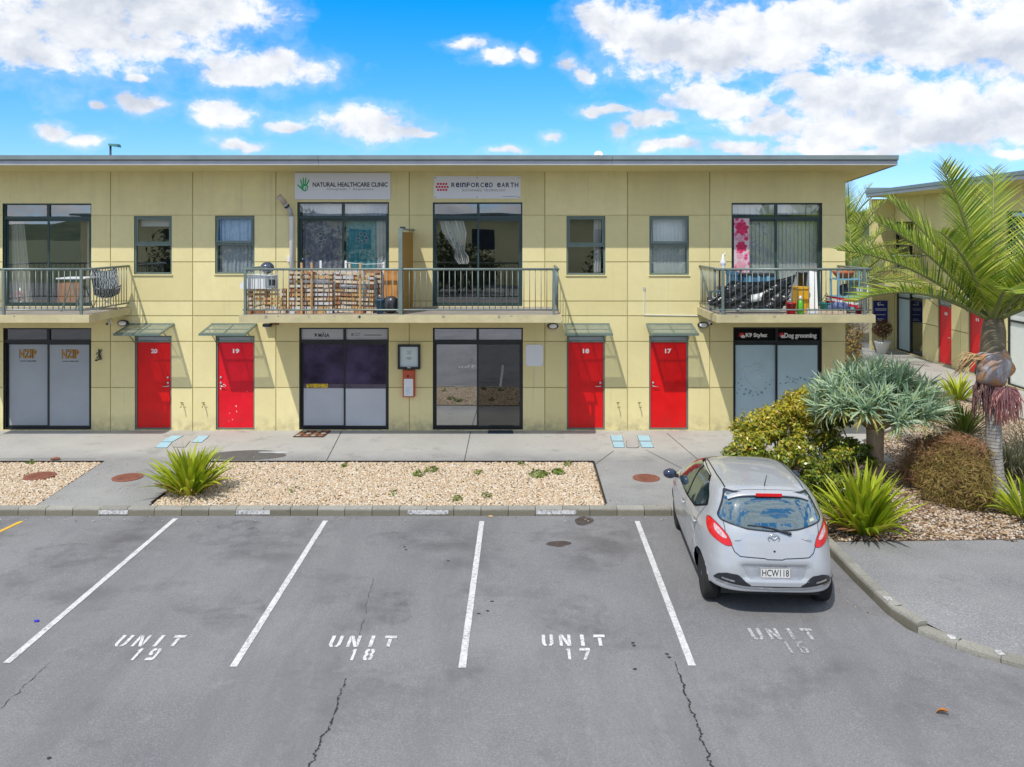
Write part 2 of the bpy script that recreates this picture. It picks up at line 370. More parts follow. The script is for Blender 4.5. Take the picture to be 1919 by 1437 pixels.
mt['greyframe'] = M('grey_green_frame', (0.145, 0.20, 0.175), 0.42, 0, 0.5, 0.1, 3)
mt['rail'] = M('grey_green_steel', (0.185, 0.235, 0.22), 0.40, 0.2, 0.5, 0.12, 5)
mt['black'] = M('black_aluminium', (0.016, 0.019, 0.022), 0.4, 0, 0.5, 0.2, 3)
def m_door(name, col):
    n = NT(name); x, y, z = n.xyz(); a = n.noise(2.2, 5, .65); b = n.noise(16, 4, .7, (1, 1, .06)); c = n.mix(n.rng(a, .3, .7), mul(col, .86), mul(col, 1.06)); c = n.mix(n.rng(b, .5, .7, 0, .22), c, mul(col, .7))
    k = n.math('MULTIPLY', n.rng(z, .05, .55, 1, 0), n.rng(n.noise(7, 6, .7), .45, .65)); c = n.mix(n.math('MULTIPLY', k, .35), c, (.30, .05, .035)); c = n.mix(n.rng(n.noise(24, 5, .75), .68, .74, 0, .5), c, (.62, .22, .20))
    return n.done(n.bsdf(c, n.rng(a, .3, .7, .32, .5), 0, .4, n.bump(b, .0015)))
mt['red'] = m_door('red_door_paint', (0.76, 0.003, 0.005)); mt['red_b'] = m_door('crimson_door_paint', (0.76, 0.004, 0.020))
mt['steel'] = M('brushed_steel', (0.62, 0.62, 0.62), 0.3, 0.9, 0.5, 0.1)
mt['white'] = M('white_paint', (0.78, 0.79, 0.80), 0.5, 0, 0.4, 0.04)
mt['sign'] = M('white_sign_panel', (0.76, 0.78, 0.83), 0.45, 0, 0.4, 0.03, 1)
mt['gut'] = M('grey_green_metal_roofing', (0.235, 0.285, 0.285), 0.42, 0.3, 0.5, 0.12, 2)
mt['fascia'] = M('pale_grey_fascia', (0.46, 0.48, 0.52), 0.5, 0, 0.4, 0.1, 2)
mt['glass'] = m_glass('clear_window_glass')
mt['sash_glass'] = m_glass('sash_glass', (0.93, 0.96, 0.96), 0.04, 0.4); mt['mirror_glass'] = m_glass('mirror_tinted_glass', (0.30, 0.30, 0.29), 0.42, 0.85)
mt['dark_glass'] = m_glass('dark_tinted_glass', (0.16, 0.2, 0.24), 0.12, 0.7)
def m_milk(name, col, k):
    n = NT(name); t = n.N('ShaderNodeBsdfTransparent'); t.inputs[0].default_value = (0.95, 0.97, 0.95, 1); m = n.N('ShaderNodeMixShader'); m.inputs[0].default_value = k
    p = n.bsdf(n.mix(n.rng(n.noise(5, 4), .3, .7), mul(col, .85), mul(col, 1.1)), 0.2, 0, 0.6); n.L(t.outputs[0], m.inputs[1]); n.L(p, m.inputs[2]); return n.done(m.outputs[0])
mt['canopy_glass'] = m_milk('canopy_glass', (0.31, 0.36, 0.315), 0.6)
mt['matt_black'] = M('matt_black_band', (0.008, 0.008, 0.009), 0.7, 0, 0.15)
mt['frost'] = m_film('grey_frosted_film', (0.34, 0.375, 0.42), 0.4, 0.06, 0.4, 0.25)
mt['frost_pale'] = m_film('pale_frosted_film', (0.52, 0.55, 0.61), 0.4, 0.06, 0.4, 0.3)
mt['frost_blue'] = m_film('pale_blue_frosted_film', (0.47, 0.62, 0.70), 0.4, 0.06, 0.4, 0.3)
mt['frost_light'] = m_film('etched_white_film', (0.58, 0.68, 0.72), 0.45)
mt['purple'] = m_film('dark_purple_glazing', (0.050, 0.038, 0.080), 0.25, 0.8, 0.15, 0.0)
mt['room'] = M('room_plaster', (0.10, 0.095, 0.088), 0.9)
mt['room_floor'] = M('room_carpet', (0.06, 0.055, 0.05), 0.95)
mt['navy'] = M('navy_print', (0.012, 0.016, 0.10), 0.5, var=0)
mt['ink'] = M('dark_grey_print', (0.03, 0.035, 0.04), 0.5, var=0)
mt['greyink'] = M('mid_grey_print', (0.20, 0.22, 0.24), 0.5, var=0)
mt['greenink'] = M('green_print', (0.03, 0.42, 0.16), 0.5, var=0.05)
mt['redink'] = M('red_print', (0.62, 0.015, 0.04), 0.5, var=0.05)
mt['gold'] = M('gold_lettering', (0.48, 0.24, 0.03), 0.4, 0.2, 0.5, 0.05)
mt['whiteink'] = M('white_print', (0.8, 0.8, 0.8), 0.5, var=0)
mt['line'] = m_paint('white_road_paint', (0.68, 0.68, 0.68), 1.0)
mt['faded'] = m_paint('faded_road_paint', (0.46, 0.46, 0.47), 3.2)
mt['faded_word'] = m_paint('half_worn_road_paint', (0.56, 0.56, 0.57), 2.0); mt['stencil'] = m_paint('stencil_road_paint', (0.72, 0.72, 0.73), 1.1)
mt['yline'] = m_paint('yellow_road_paint', (0.75, 0.46, 0.02), 0.6)
mt['terra'] = M('rusty_cover', (0.26, 0.105, 0.07), 0.8, var=0.3, scale=14, bump=0.01)
mt['bluec'] = M('pale_blue_cover', (0.38, 0.60, 0.72), 0.7, var=0.08, scale=5)
mt['greyc'] = M('grey_cover', (0.42, 0.41, 0.40), 0.8, var=0.12, scale=8)
mt['curtain'] = M('white_curtain', (0.70, 0.70, 0.68), 0.9, var=0.05)
mt['curtain_cream'] = M('cream_curtain', (0.62, 0.58, 0.50), 0.9, var=0.05)
mt['crack'] = M('crack_dark', (0.035, 0.035, 0.037), 0.95, var=0.2)  # one dark colour for cracks, paving joints, cover rims and tar spots
# ================= ground
def sheet(name, polys, z, m, skirt=0.0, kind='structure'):
    b = MB()
    for p in polys:
        n = len(p)
        if skirt: b.prism([(q[0], q[1]) for q in p], z - skirt, z)
        else: b.add([(q[0], q[1], z) for q in p], [tuple(range(n))])
    o = b.build(name, m); o['kind'] = kind; return o
sheet('ground', [[(-3000, -3000), (3000, -3000), (3000, 3000), (-3000, 3000)]], -0.20, mt['grass'])
KX = 4.50       # the side kerb
def arc(cx, cy, r, a0, a1, n): return [(cx + r * math.cos(R(a0 + (a1 - a0) * i / n)), cy + r * math.sin(R(a0 + (a1 - a0) * i / n))) for i in range(n + 1)]
curve = [(4.46, -5.42), (4.44, -7.97), (4.46, -8.93), (4.53, -9.32), (4.74, -9.66), (5.02, -9.98), (5.42, -10.28), (6.5, -10.95), (9.0, -12.4), (13.0, -14.8), (20.0, -20)]
lot = sheet('parking_lot', [[(-60, -60), (60, -60), (60, -34), (20, -20)] + curve[::-1][1:] + [(-60, -5.42)]], ZA, mt['asphalt'])
YB, YF = -2.60, -5.27       # gravel bed, rear and front edges
bed_main = [(-6.2, YF), (1.42, YF), (1.44, YB), (-6.2, YB)]
bed_side = [(-14, YF), (-8.05, YF), (-8.28, YB), (-14, YB)]
path = sheet('footpath', [[(-40, YB), (7.46, YB), (7.46, 0.3), (-40, 0.3)], [(-8.05, YF), (-6.2, YF), (-6.2, YB), (-8.28, YB)], [(1.42, YF), (3.62, YF), (3.62, YB), (1.44, YB)]], 0, mt['path'], 0.2)
garden = [(3.62, YF), (4.64, YF), (4.63, -6.9), (12.6, -6.62), (12.4, 0), (12.1, 6.2), (11.2, 5.6), (9.6, 2.6), (8.6, 0.2), (7.47, -0.9), (7.47, YB), (3.62, YB)]
sheet('gravel_base', [bed_main, bed_side], -0.03, mt['sand'], 0.15)
sheet('planting_bed', [garden], -0.02, mt['soil'], 0.15)
sheet('courtyard_paving', [[(7.46, 60), (7.46, -0.9), (8.6, 0.2), (9.6, 2.6), (11.2, 5.6), (12.1, 6.2), (12.4, 0), (12.6, -6.62), (40, -6.2), (40, 60)]], 0.0, mt['path'], 0.2)
inn = [(4.60, -6.9), (4.59, -7.97), (4.60, -8.90), (4.66, -9.24), (4.85, -9.55), (5.11, -9.85), (5.49, -10.13), (6.57, -10.81), (9.07, -12.26), (13.07, -14.66), (20, -19.8)]
far_ = [(5.4, -6.88), (5.4, -7.9), (5.4, -8.4), (5.42, -8.6), (5.55, -8.9), (5.8, -9.2), (6.1, -9.45), (7.1, -10.0), (9.5, -11.4), (13.5, -13.8), (20.5, -19)]
zk = [0, 0, -.004, -.02, -.05, -.06, -.06, -.06, -.06, -.06, -.06]
b = MB(); b.add([(p[0], p[1], z) for p, z in zip(inn, zk)] + [(p[0], p[1], 0) for p in far_] + [(40, -19, 0), (40, -6.2, 0), (12.6, -6.62, 0)],
    [(i, i+1, 12+i, 11+i) for i in range(10)] + [(11,) + tuple(range(12, 25))])
struct('driveway', b, mt['pad'])
# concrete joints and old patches on the path
def ribbon(pts, w, z, m, name, parent=None, kind=None, jit=0.0):
    b = MB(); pts = [Vector((p[0], p[1], z)) for p in pts]; vs = []
    for i, p in enumerate(pts):
        t = (pts[min(i+1, len(pts)-1)] - pts[max(i-1, 0)]).normalized(); nn = Vector((-t.y, t.x, 0)); k = w * (1 + rnd.uniform(-jit, jit)) / 2
        vs += [p + nn * k, p - nn * k]
    b.add(vs, [(2*i, 2*i+1, 2*i+3, 2*i+2) for i in range(len(pts) - 1)])
    o = b.build(name, m, parent)
    if kind: o['kind'] = kind
    return o
for a, b in [((640, 808.5), (611, 865)), ((882, 808.5), (870, 865)), ((1250, 812), (1330, 880)), ((1150, 845), (1113, 872)), ((1210, 843), (1330, 905)), ((-30, 860), (180, 860))]:
    p, q = G(*a), G(*b); ribbon([p, q], 0.014, 0.004, mt['crack'], 'paving_joint', path)
def wander(p, q, n, amp):
    p, q = Vector((p[0], p[1], 0)), Vector((q[0], q[1], 0)); t = (q - p).normalized(); nn = Vector((-t.y, t.x, 0)); out = []; w = 0
    for i in range(n + 1):
        w = w * 0.72 + rnd.uniform(-amp, amp); k = min(1, 4 * i / n, 4 * (n - i) / n)
        out.append(p.lerp(q, i / n) + nn * w * k)
    return out
for seg, w in ([[(648, 1272), (628, 1335), (597, 1400), (580, 1440)], 0.013], [[(1265, 1240), (1283, 1300), (1305, 1350), (1322, 1400), (1336, 1440)], 0.014], [[(92, 1243), (0, 1330)], 0.005], [[(700, 1085), (668, 1215)], 0.0035]):
    pts = []
    for a, b in zip(seg, seg[1:]): pts += wander(G(*a, ZA), G(*b, ZA), 40, 0.014)[(1 if pts else 0):]
    ribbon(pts, w, ZA + 0.004, mt['crack'], 'asphalt_crack', lot, jit=0.95)
# stains
mt['oil'] = M('oil_stain', (0.075, 0.06, 0.055), 0.7, var=0.4, scale=9)
mt['patch'] = M('dark_path_patch', (0.125, 0.12, 0.115), 0.9, var=0.25, scale=9)
def stain(c, rx, ry, z, m, name, parent, n=26, rough=0.25):
    b = MB(); ph = [rnd.uniform(0, 6.28) for _ in range(4)]; pts = []
    for i in range(n):
        a = 2 * math.pi * i / n; k = 1 + rough * sum(math.sin(a * (j + 2) + ph[j]) / (j + 1.3) for j in range(4)) * 0.6
        pts.append((c[0] + rx * k * math.cos(a), c[1] + ry * k * math.sin(a), z))
    b.add(pts, [tuple(range(n))]); return b.build(name, m, parent)
stain(G(1094, 976, ZA), 0.15, 0.2, ZA + 0.004, mt['oil'], 'oil_stain', lot)
stain(G(1047, 1019, ZA), 0.17, 0.12, ZA + 0.004, mt['oil'], 'oil_stain', lot)
for px, py in [(758, 1025), (761, 1030), (840, 1051), (1188, 1210), (1190, 1254), (1186, 1205), (1250, 1226), (1254, 1232), (92, 1421), (914, 1145), (897, 1150), (922, 1127)]:
    stain(G(px, py, ZA), 0.022, 0.02, ZA + 0.004, mt['crack'], 'tar_spot', lot, 9)
stain(G(462, 853), 0.85, 0.36, 0.004, mt['patch'], 'damp_patch', path, 30, 0.12)
mt['splash'] = M('pale_splash', (0.55, 0.56, 0.57), 0.8, var=0.2, scale=12)
stain(G(516, 848), 0.28, 0.07, 0.008, mt['splash'], 'paint_splash', path, 20, 0.5)
for px, py in [(505, 817), (1026, 817), (1335, 816), (185, 818)]: stain(G(px, py), 0.06, 0.04, 0.008, mt['splash'], 'paint_splash', path, 10, 0.4)
def m_soft(name, col, th):
    n = NT(name); f = n.noise(3.2, 6, .66); t = n.N('ShaderNodeBsdfTransparent'); m = n.N('ShaderNodeMixShader'); n.L(n.rng(f, th, th + .32, 0, .24), m.inputs[0]); n.L(t.outputs[0], m.inputs[1]); n.L(n.bsdf(n.mix(n.noise(40, 3), mul(col, .8), mul(col, 1.2)), .8, 0, .3), m.inputs[2]); return n.done(m.outputs[0])
mt['soft'] = m_soft('worn_oil_stain', (0.10, 0.10, 0.107), .44); mt['scuff'] = m_soft('pale_scuff', (0.36, 0.355, 0.35), .48)
for px, py, rx, ry in ((425, 1005, .55, .5), (450, 985, .35, .22), (415, 1135, .5, .45), (742, 1010, .45, .35), (700, 1150, .5, .5), (1046, 1003, .5, .4), (1130, 1040, .4, .35), (1075, 1150, .45, .5), (130, 1040, .6, .5)):
    stain(G(px, py, ZA), rx, ry, ZA + .003, mt['soft'], 'worn_stain', lot, 30, .3)
for px, py, rx, ry in ((600, 1010, .5, .4), (880, 1130, .6, .4), (540, 1300, .7, .4), (1150, 1330, .7, .4), (160, 1160, .5, .4)):
    stain(G(px, py, ZA), rx, ry, ZA + .0035, mt['scuff'], 'pale_scuff', lot, 30, .3)
# ---- kerb: one stone beside the other
kerb = bpy.data.objects.new('kerb', None); place(kerb); kerb['kind'] = 'structure'
def kerb_stone(p, q, h, m, w=0.15):
    p, q = Vector((p[0], p[1], 0)), Vector((q[0], q[1], 0)); t = (q - p).normalized(); nn = Vector((t.y, -t.x, 0)) * -1; L = (q - p).length
    g = 0.005
    prof = [(0.0, ZA - 0.06), (0.012, h - 0.026), (0.026, h), (w, h), (w, ZA - 0.06)]
    vs = [p + t * (g if e == 0 else L - g) + nn * a + Vector((0, 0, z)) for e in (0, 1) for a, z in prof]
    k = 5; fs = [(i, (i+1) % k, k + (i+1) % k, k + i)[::-1] for i in range(k)] + [tuple(range(k)), tuple(range(2*k-1, k-1, -1))]
    b = MB(); b.add(vs, fs); return b.build('kerb_stone', m, kerb)
x = -13.2
while x < 4.4:
    kerb_stone((x, -5.42), (min(x + 0.448, 4.36), -5.42), 0.004 + rnd.uniform(-0.003, 0.003), mt['kerb']); x += 0.448
def along(pts, step):
    out = [Vector((*pts[0], 0))]; pts = [Vector((*p, 0)) for p in pts]; acc = 0
    for a, b in zip(pts, pts[1:]):
        L = (b - a).length; s = step - acc
        while s < L: out.append(a + (b - a) * s / L); s += step
        acc = (acc + L) % step
    return out
kc = along(curve[:-1], 0.448)
for p, q in zip(kc, kc[1:]):
    kerb_stone((p.x, p.y), (q.x, q.y), 0.006 if p.y > -9.1 else -0.052, mt['kerb'] if p.y > -9.1 else mt['kerb_low'])
mt['kerbpaint'] = m_paint('white_kerb_paint', (0.62, 0.62, 0.62), 1.7)
for a, b in ((183, 238), (441, 505), (763, 840), (1004, 1080)):
    p, q = (a - PX) * 13.58 / F, (b - PX) * 13.58 / F
    bb = MB(); bb.quad((p, -5.4215, -0.095), (q, -5.4215, -0.095), (q, -5.4115, -0.026), (p, -5.4115, -0.026))
    bb.build('kerb_paint', mt['kerbpaint'], kerb)
for px, py, zz in ((1664, 1122, 0.006), (1784, 1194, -.052), (1873, 1223, -.052)):
    p = G(px, py, zz); bb = MB(); bb.box(p.x - 0.04, p.x + 0.04, p.y - 0.055, p.y + 0.05, zz + .003, zz + .006); bb.build('kerb_paint', mt['kerbpaint'], kerb)
# ---- painted lines and bay numbers
def line(a, b, w, m, name):
    p, q = G(*a, ZA), G(*b, ZA); t = (q - p).normalized(); p = p; n_ = 24
    return ribbon([p.lerp(q, i / n_) for i in range(n_ + 1)], w * .9, ZA + 0.006, m, name, None, 'structure', 0.05)
for a, b in (((329, 972), (12, 1243)), ((610, 976), (437, 1250)), ((903, 977), (866, 1252)), ((1194, 977), (1297, 1248))): line(a, b, 0.088, mt['line'], 'bay_line')
line((41, 977), (-60, 1024), 0.085, mt['yline'], 'yellow_bay_line')
# stencil letters, unit cell 1 wide x 1 high, pieces with the stencil's gaps
ST = {'U': [[(0,1),(.3,1),(.3,.22),(.42,.06),(.42,-.0),(.2,0),(0,.2)], [(.55,0),(.8,0),(1,.2),(1,1),(.7,1),(.7,.22),(.55,.06)]],
      'N': [[(0,0),(.27,0),(.27,.58),(.0,1)], [(.06,1),(.34,1),(.95,0),(.66,0)], [(.73,.44),(1,0),(1,1),(.73,1)]],
      'I': [[(.34,0),(.66,0),(.66,1),(.34,1)]], 'T': [[(0,.76),(1,.76),(1,1),(0,1)], [(.35,0),(.65,0),(.65,.70),(.35,.70)]],
      '1': [[(.38,0),(.64,0),(.64,1),(.42,1),(.22,.80),(.38,.80)]], '7': [[(.05,.76),(.98,.76),(.98,1),(.05,1)], [(.28,0),(.56,0),(.95,.70),(.64,.70)]],
      '8': [[(.44,1),(.2,1),(.06,.86),(.06,.64),(.16,.52),(.06,.4),(.06,.14),(.2,0),(.44,0),(.44,.2),(.32,.24),(.32,.38),(.44,.44),(.44,.58),(.32,.64),(.32,.76),(.44,.80)],
            [(.56,1),(.56,.80),(.68,.76),(.68,.64),(.56,.58),(.56,.44),(.68,.38),(.68,.24),(.56,.2),(.56,0),(.8,0),(.94,.14),(.94,.4),(.84,.52),(.94,.64),(.94,.86),(.8,1)]],
      '9': [[(.46,1),(.2,1),(.06,.86),(.06,.54),(.2,.42),(.46,.42),(.46,.6),(.32,.62),(.32,.78),(.46,.82)], [(.56,1),(.56,.82),(.68,.78),(.68,.24),(.2,.2),(.12,0),(.8,0),(.94,.14),(.94,.86),(.8,1)]],
      '6': [[(.44,0),(.2,0),(.06,.14),(.06,.86),(.2,1),(.85,1),(.9,.8),(.44,.8),(.32,.74),(.32,.22),(.44,.2)], [(.56,0),(.8,0),(.94,.14),(.94,.46),(.8,.58),(.42,.58),(.42,.42),(.68,.4),(.68,.22),(.56,.2)]]}
def stencil(word, px0, px1, py0, py1, num, nx0, nx1, ny0, ny1, m, m2=None):
    a, c = G(px0, py1, ZA), G(px1, py0, ZA); root = bpy.data.objects.new('bay_marking', None); root.location = (a.x, a.y, ZA); place(root); root['kind'] = 'structure'
    def run(s, p, q, wfrac, m=m):
        k = len(s); adv = (q.x - p.x) / (k - 1 + wfrac) if k > 1 else 0
        for i, ch in enumerate(s):
            for poly in ST[ch]:
                b = MB(); b.add([(p.x + i * adv + u * adv * wfrac, p.y + v * (q.y - p.y), ZA + 0.006) for u, v in poly], [tuple(range(len(poly)))])
                b.build('painted_letter', m, root)
    run(word, a, Vector((a.x + (px1 - px0) * (a.y + DW) / F, c.y, 0)), 0.66)
    a, c = G(nx0, ny1, ZA), G(nx1, ny0, ZA); run(num, a, Vector((a.x + (nx1 - nx0) * (a.y + DW) / F, c.y, 0)), 0.70, m2 or m)
stencil('UNIT', 211, 333, 1191, 1212, '19', 236, 288, 1216, 1238, mt['stencil'])
stencil('UNIT', 614, 738, 1192, 1213, '18', 648, 698, 1217, 1238, mt['stencil'])
stencil('UNIT', 1016, 1137, 1190, 1211, '17', 1057, 1109, 1215, 1237, mt['stencil'])
stencil('UNIT', 1412, 1534, 1178, 1199, '16', 1476, 1520, 1203, 1225, mt['faded_word'], mt['faded'])
# ---- covers in the paving
def manhole(px, py, r, lab):
    c = G(px, py); t = thing('manhole_cover', lab, 'manhole cover', (c.x, c.y, 0), 0, 'round rust coloured covers set in the paving')
    MB().lathe([(r, -0.02), (r, 0.012), (r - 0.03, 0.014), (r - 0.035, 0.010)], 32).build('rim', mt['terra'], t, local=True)
    b = MB().lathe([(r - 0.042, -0.02), (r - 0.042, 0.014), (r - 0.05, 0.016)], 32); b.build('lid', mt['terra'], t, local=True)
    s = MB()
    for k in range(-4, 5):
        hw = math.sqrt(max(0.01, (r - 0.08) ** 2 - (k * 0.045) ** 2)); s.box(-hw, hw, k * 0.045 - 0.009, k * 0.045 + 0.009, 0.0162, 0.022)
    s.build('tread_pattern', mt['terra'], t, local=True)
manhole(75, 892, 0.27, 'rusty round cover lying in the gravel strip left of the cross path')
manhole(239, 895, 0.27, 'rusty round cover in the grey cross path left of the flax clump')
manhole(1211, 896, 0.25, 'rusty round cover in the path just ahead of the silver car')
def cover(corners, m, lab, cat, name, grp=None):
    ps = [G(*c) for c in corners]; cx = sum((p for p in ps), Vector()) / len(ps)
    b = MB(); b.prism([(p.x, p.y) for p in ps], -0.02, 0.010); o = b.build(name, m); tag(o, lab, cat, grp)
    rim = MB(); k = [(cx + (p - cx) * 1.06) for p in ps]; rim.prism([(p.x, p.y) for p in k], -0.02, 0.005); rim.build('rim', mt['crack'], o)
blue = 'pale blue square covers in the footpath'
cover([(1147, 826.5), (1168, 826.5), (1165.5, 816.5), (1144, 816.5)], mt['bluec'], 'pale blue cover nearest the wall left of the grey rounded cover, below door 18', 'access cover', 'access_cover', blue)
cover([(1151, 838.5), (1170, 838.5), (1168.5, 828.5), (1147.5, 828.5)], mt['bluec'], 'pale blue cover directly left of the grey rounded cover', 'access cover', 'access_cover', blue)
cover([(1198, 826.5), (1220, 826.5), (1216, 816.5), (1194.5, 816.5)], mt['bluec'], 'pale blue cover nearest the wall in front of door 17', 'access cover', 'access_cover', blue)
cover([(1203, 838.5), (1225, 838.5), (1220.5, 828.5), (1199, 828.5)], mt['bluec'], 'pale blue cover directly right of the grey rounded cover', 'access cover', 'access_cover', blue)
cover([(1174, 837), (1177, 839), (1194, 839), (1197.5, 837), (1196, 827), (1193, 825), (1177, 825), (1174, 827)], mt['greyc'], 'pale grey cover with rounded corners between the blue covers', 'access cover', 'access_cover')
cover([(291, 839), (313, 839), (322, 829), (302, 829)], mt['bluec'], 'pale blue cover touching the left edge of the flax, nearer the car park', 'access cover', 'access_cover', blue)
cover([(303, 828), (323, 828), (343, 817), (322, 817)], mt['bluec'], 'pale blue cover in front of door 20, nearest the wall', 'access cover', 'access_cover', blue)
cover([(360, 829), (378, 829), (392, 817), (372, 817)], mt['bluec'], 'pale blue cover half hidden behind the flax tips, below door 19', 'access cover', 'access_cover', blue)
cover([(325, 838), (347, 838), (356, 827), (336, 827)], mt['greyc'], 'beige cover mostly hidden behind the flax leaves', 'access cover', 'access_cover')
# ================= the yellow building
bld = thing('yellow_building', 'long two storey pale yellow unit block with flat roof, balconies and red doors', 'building', (-3, 0, 0))
SZ = 2.84; SB = 2.68; BF = -1.88       # balcony floor top, underside, front edge
xe = [X(p) for p in (-201, -47, 207, 361, 517, 767, 1021, 1176, 1330, 1584)]
ze = [Z(p) for p in (321, 403, 490.5, 564, 591.5, 639.5, 726)] + [0.0]
ops = {}
for k, v in dict(sa=(4.5,171,381,577), sb=(557,729,378.5,577), sc=(811,979,379,577), sd=(1371,1541,380,577), wa=(251,322,404.5,514), wb=(403,477,404,513), wc=(1061.5,1134.5,404.5,515), wd=(1217,1291,404.5,515),
                 ga=(5.5,171,614.5,805.5), gb=(560.5,728.5,614,805.5), gc=(811,980,614,805.5), gd=(1374,1540.5,613,806), da=(252.5,321.5,629,805.5), db=(404.5,477,629,805.5), dc=(1062,1133.5,629,805.5), dd=(1216.5,1290,629,805.5)).items():
    ops[k] = (X(v[0]), X(v[1]), Z(v[3]), Z(v[2]))
    if v[3] == 577: ops[k] = (X(v[0]), X(v[1]), SZ + 0.02, Z(v[2]))
    if v[3] in (805.5, 806): ops[k] = (X(v[0]), X(v[1]), 0.02, Z(v[2]))
def holed(x0, x1, z0, z1, y, depth):
    xs = sorted({x0, x1} | {q for o in ops.values() for q in o[:2] if x0 < q < x1}); zs = sorted({z0, z1} | {q for o in ops.values() for q in o[2:] if z0 < q < z1})
    inside = lambda a, b: any(o[0] < a < o[1] and o[2] < b < o[3] for o in ops.values())
    cells = {(i, j) for i in range(len(xs) - 1) for j in range(len(zs) - 1) if not inside((xs[i] + xs[i+1]) / 2, (zs[j] + zs[j+1]) / 2)}
    b = MB(); vid = {}
    def v(i, j, d):
        if (i, j, d) not in vid: vid[i, j, d] = len(b.v); b.v.append((xs[i], y + d, zs[j]))
        return vid[i, j, d]
    for (i, j) in sorted(cells):
        b.f.append((v(i,j,0), v(i+1,j,0), v(i+1,j+1,0), v(i,j+1,0)))
        for (di, dj, p, q) in ((0,-1,(i,j),(i+1,j)), (1,0,(i+1,j),(i+1,j+1)), (0,1,(i+1,j+1),(i,j+1)), (-1,0,(i,j+1),(i,j))):
            if (i + di, j + dj) not in cells: b.f.append((v(*p,0), v(*p,depth), v(*q,depth), v(*q,0)))
    b.m = [0] * len(b.f)
    # pieces an opening cuts apart are panels of their own
    par = list(range(len(b.v)))
    def fd(a):
        while par[a] != a: par[a] = par[par[a]]; a = par[a]
        return a
    for f in b.f:
        for q in f[1:]: par[fd(q)] = fd(f[0])
    grp = {}
    for f in b.f: grp.setdefault(fd(f[0]), []).append(f)
    out = []
    for fs in grp.values():
        ids = sorted({q for f in fs for q in f}); mp = {q: i for i, q in enumerate(ids)}; out.append(MB().add([b.v[q] for q in ids], [tuple(mp[q] for q in f) for f in fs]))
    return out
GJ = 0.010
for i in range(len(xe) - 1):
    for j in range(len(ze) - 1):
        g1 = GJ * (0.5 if j == 1 else 1); g0 = GJ * (0.5 if j == 0 else 1)
        b = holed(xe[i] + GJ, xe[i+1] - (GJ if i < len(xe) - 2 else 0), ze[j+1] + (g0 if j < 6 else 0), ze[j] - (g1 if j else -0.05), 0.0, 0.14)
        for q in b: q.build('wall_panel', mt['wall'], bld)
holed(xe[0], xe[-1] - 0.01, 0.0, ze[0] + 0.05, 0.017, 0.15)[0].build('wall_backing', mt['joint'], bld)
XL, XR = xe[0], xe[-1]
e = MB(); e.box(XR - 0.2, XR - 0.003, 0.142, 8, 0, 5.6); e.build('end_wall', mt['wall'], bld)
e = MB(); e.box(XL, XR - 0.21, 7.8, 8, 0, 5.36); e.box(XL, XL + 0.2, 0.2, 7.8, 0, 5.4); e.build('rear_wall', mt['wall'], bld)
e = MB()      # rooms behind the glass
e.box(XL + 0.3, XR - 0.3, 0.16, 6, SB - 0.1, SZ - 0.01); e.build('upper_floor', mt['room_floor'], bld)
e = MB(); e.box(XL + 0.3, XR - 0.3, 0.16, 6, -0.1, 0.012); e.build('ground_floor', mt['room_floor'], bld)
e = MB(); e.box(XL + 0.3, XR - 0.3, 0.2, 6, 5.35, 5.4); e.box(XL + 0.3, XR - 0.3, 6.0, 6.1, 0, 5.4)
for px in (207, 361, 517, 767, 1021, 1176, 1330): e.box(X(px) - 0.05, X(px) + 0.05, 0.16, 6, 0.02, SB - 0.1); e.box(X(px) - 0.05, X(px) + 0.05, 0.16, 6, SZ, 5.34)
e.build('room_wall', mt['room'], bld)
# roof: a slab that climbs towards the front, gutter and fascia strips
SL = 0.0716; EY = -1.07; RZ = 6.017; RX = 8.18; RLX = XL - 1
zr = lambda y: RZ - SL * (y - EY)
def slab(x0, x1, y0, y1, d0, d1):
    return MB().add([(x0,y0,zr(y0)+d0),(x1,y0,zr(y0)+d0),(x1,y1,zr(y1)+d0),(x0,y1,zr(y1)+d0),(x0,y0,zr(y0)+d1),(x1,y0,zr(y0)+d1),(x1,y1,zr(y1)+d1),(x0,y1,zr(y1)+d1)],
                    [(3,2,1,0),(4,5,6,7),(0,1,5,4),(1,2,6,5),(2,3,7,6),(3,0,4,7)])
slab(RLX, RX - 0.03, EY + 0.03, 8.6, 0.012, 0.06).build('soffit', mt['wall_plain'], bld)
slab(RLX, RX - 0.02, EY + 0.02, 8.7, 0.062, 0.18).build('roof', mt['gut'], bld)
for a, b_ in ((RLX, X(597, EY) - 0.004), (X(597, EY) + 0.004, X(1147, EY) - 0.004), (X(1147, EY) + 0.004, RX)):
    slab(a, b_ if b_ < RX else RX - 0.012, EY - 0.0, EY + 0.018, 0.0, 0.098).build('fascia_board', mt['fascia'], bld)
    g = slab(a, b_, EY - 0.055, EY + 0.02, 0.112, 0.205); g.build('gutter', mt['gut'], bld)
slab(RLX, RX - 0.01, EY + 0.0, EY + 0.018, 0.098, 0.112).build('gutter_gap', mt['black'], bld)
slab(RX - 0.012, RX + 0.006, EY + 0.021, 8.7, -0.002, 0.10).build('barge_board', mt['fascia'], bld)
slab(RX - 0.02, RX + 0.02, EY + 0.021, 8.7, 0.102, 0.207).build('barge_flashing', mt['gut'], bld)
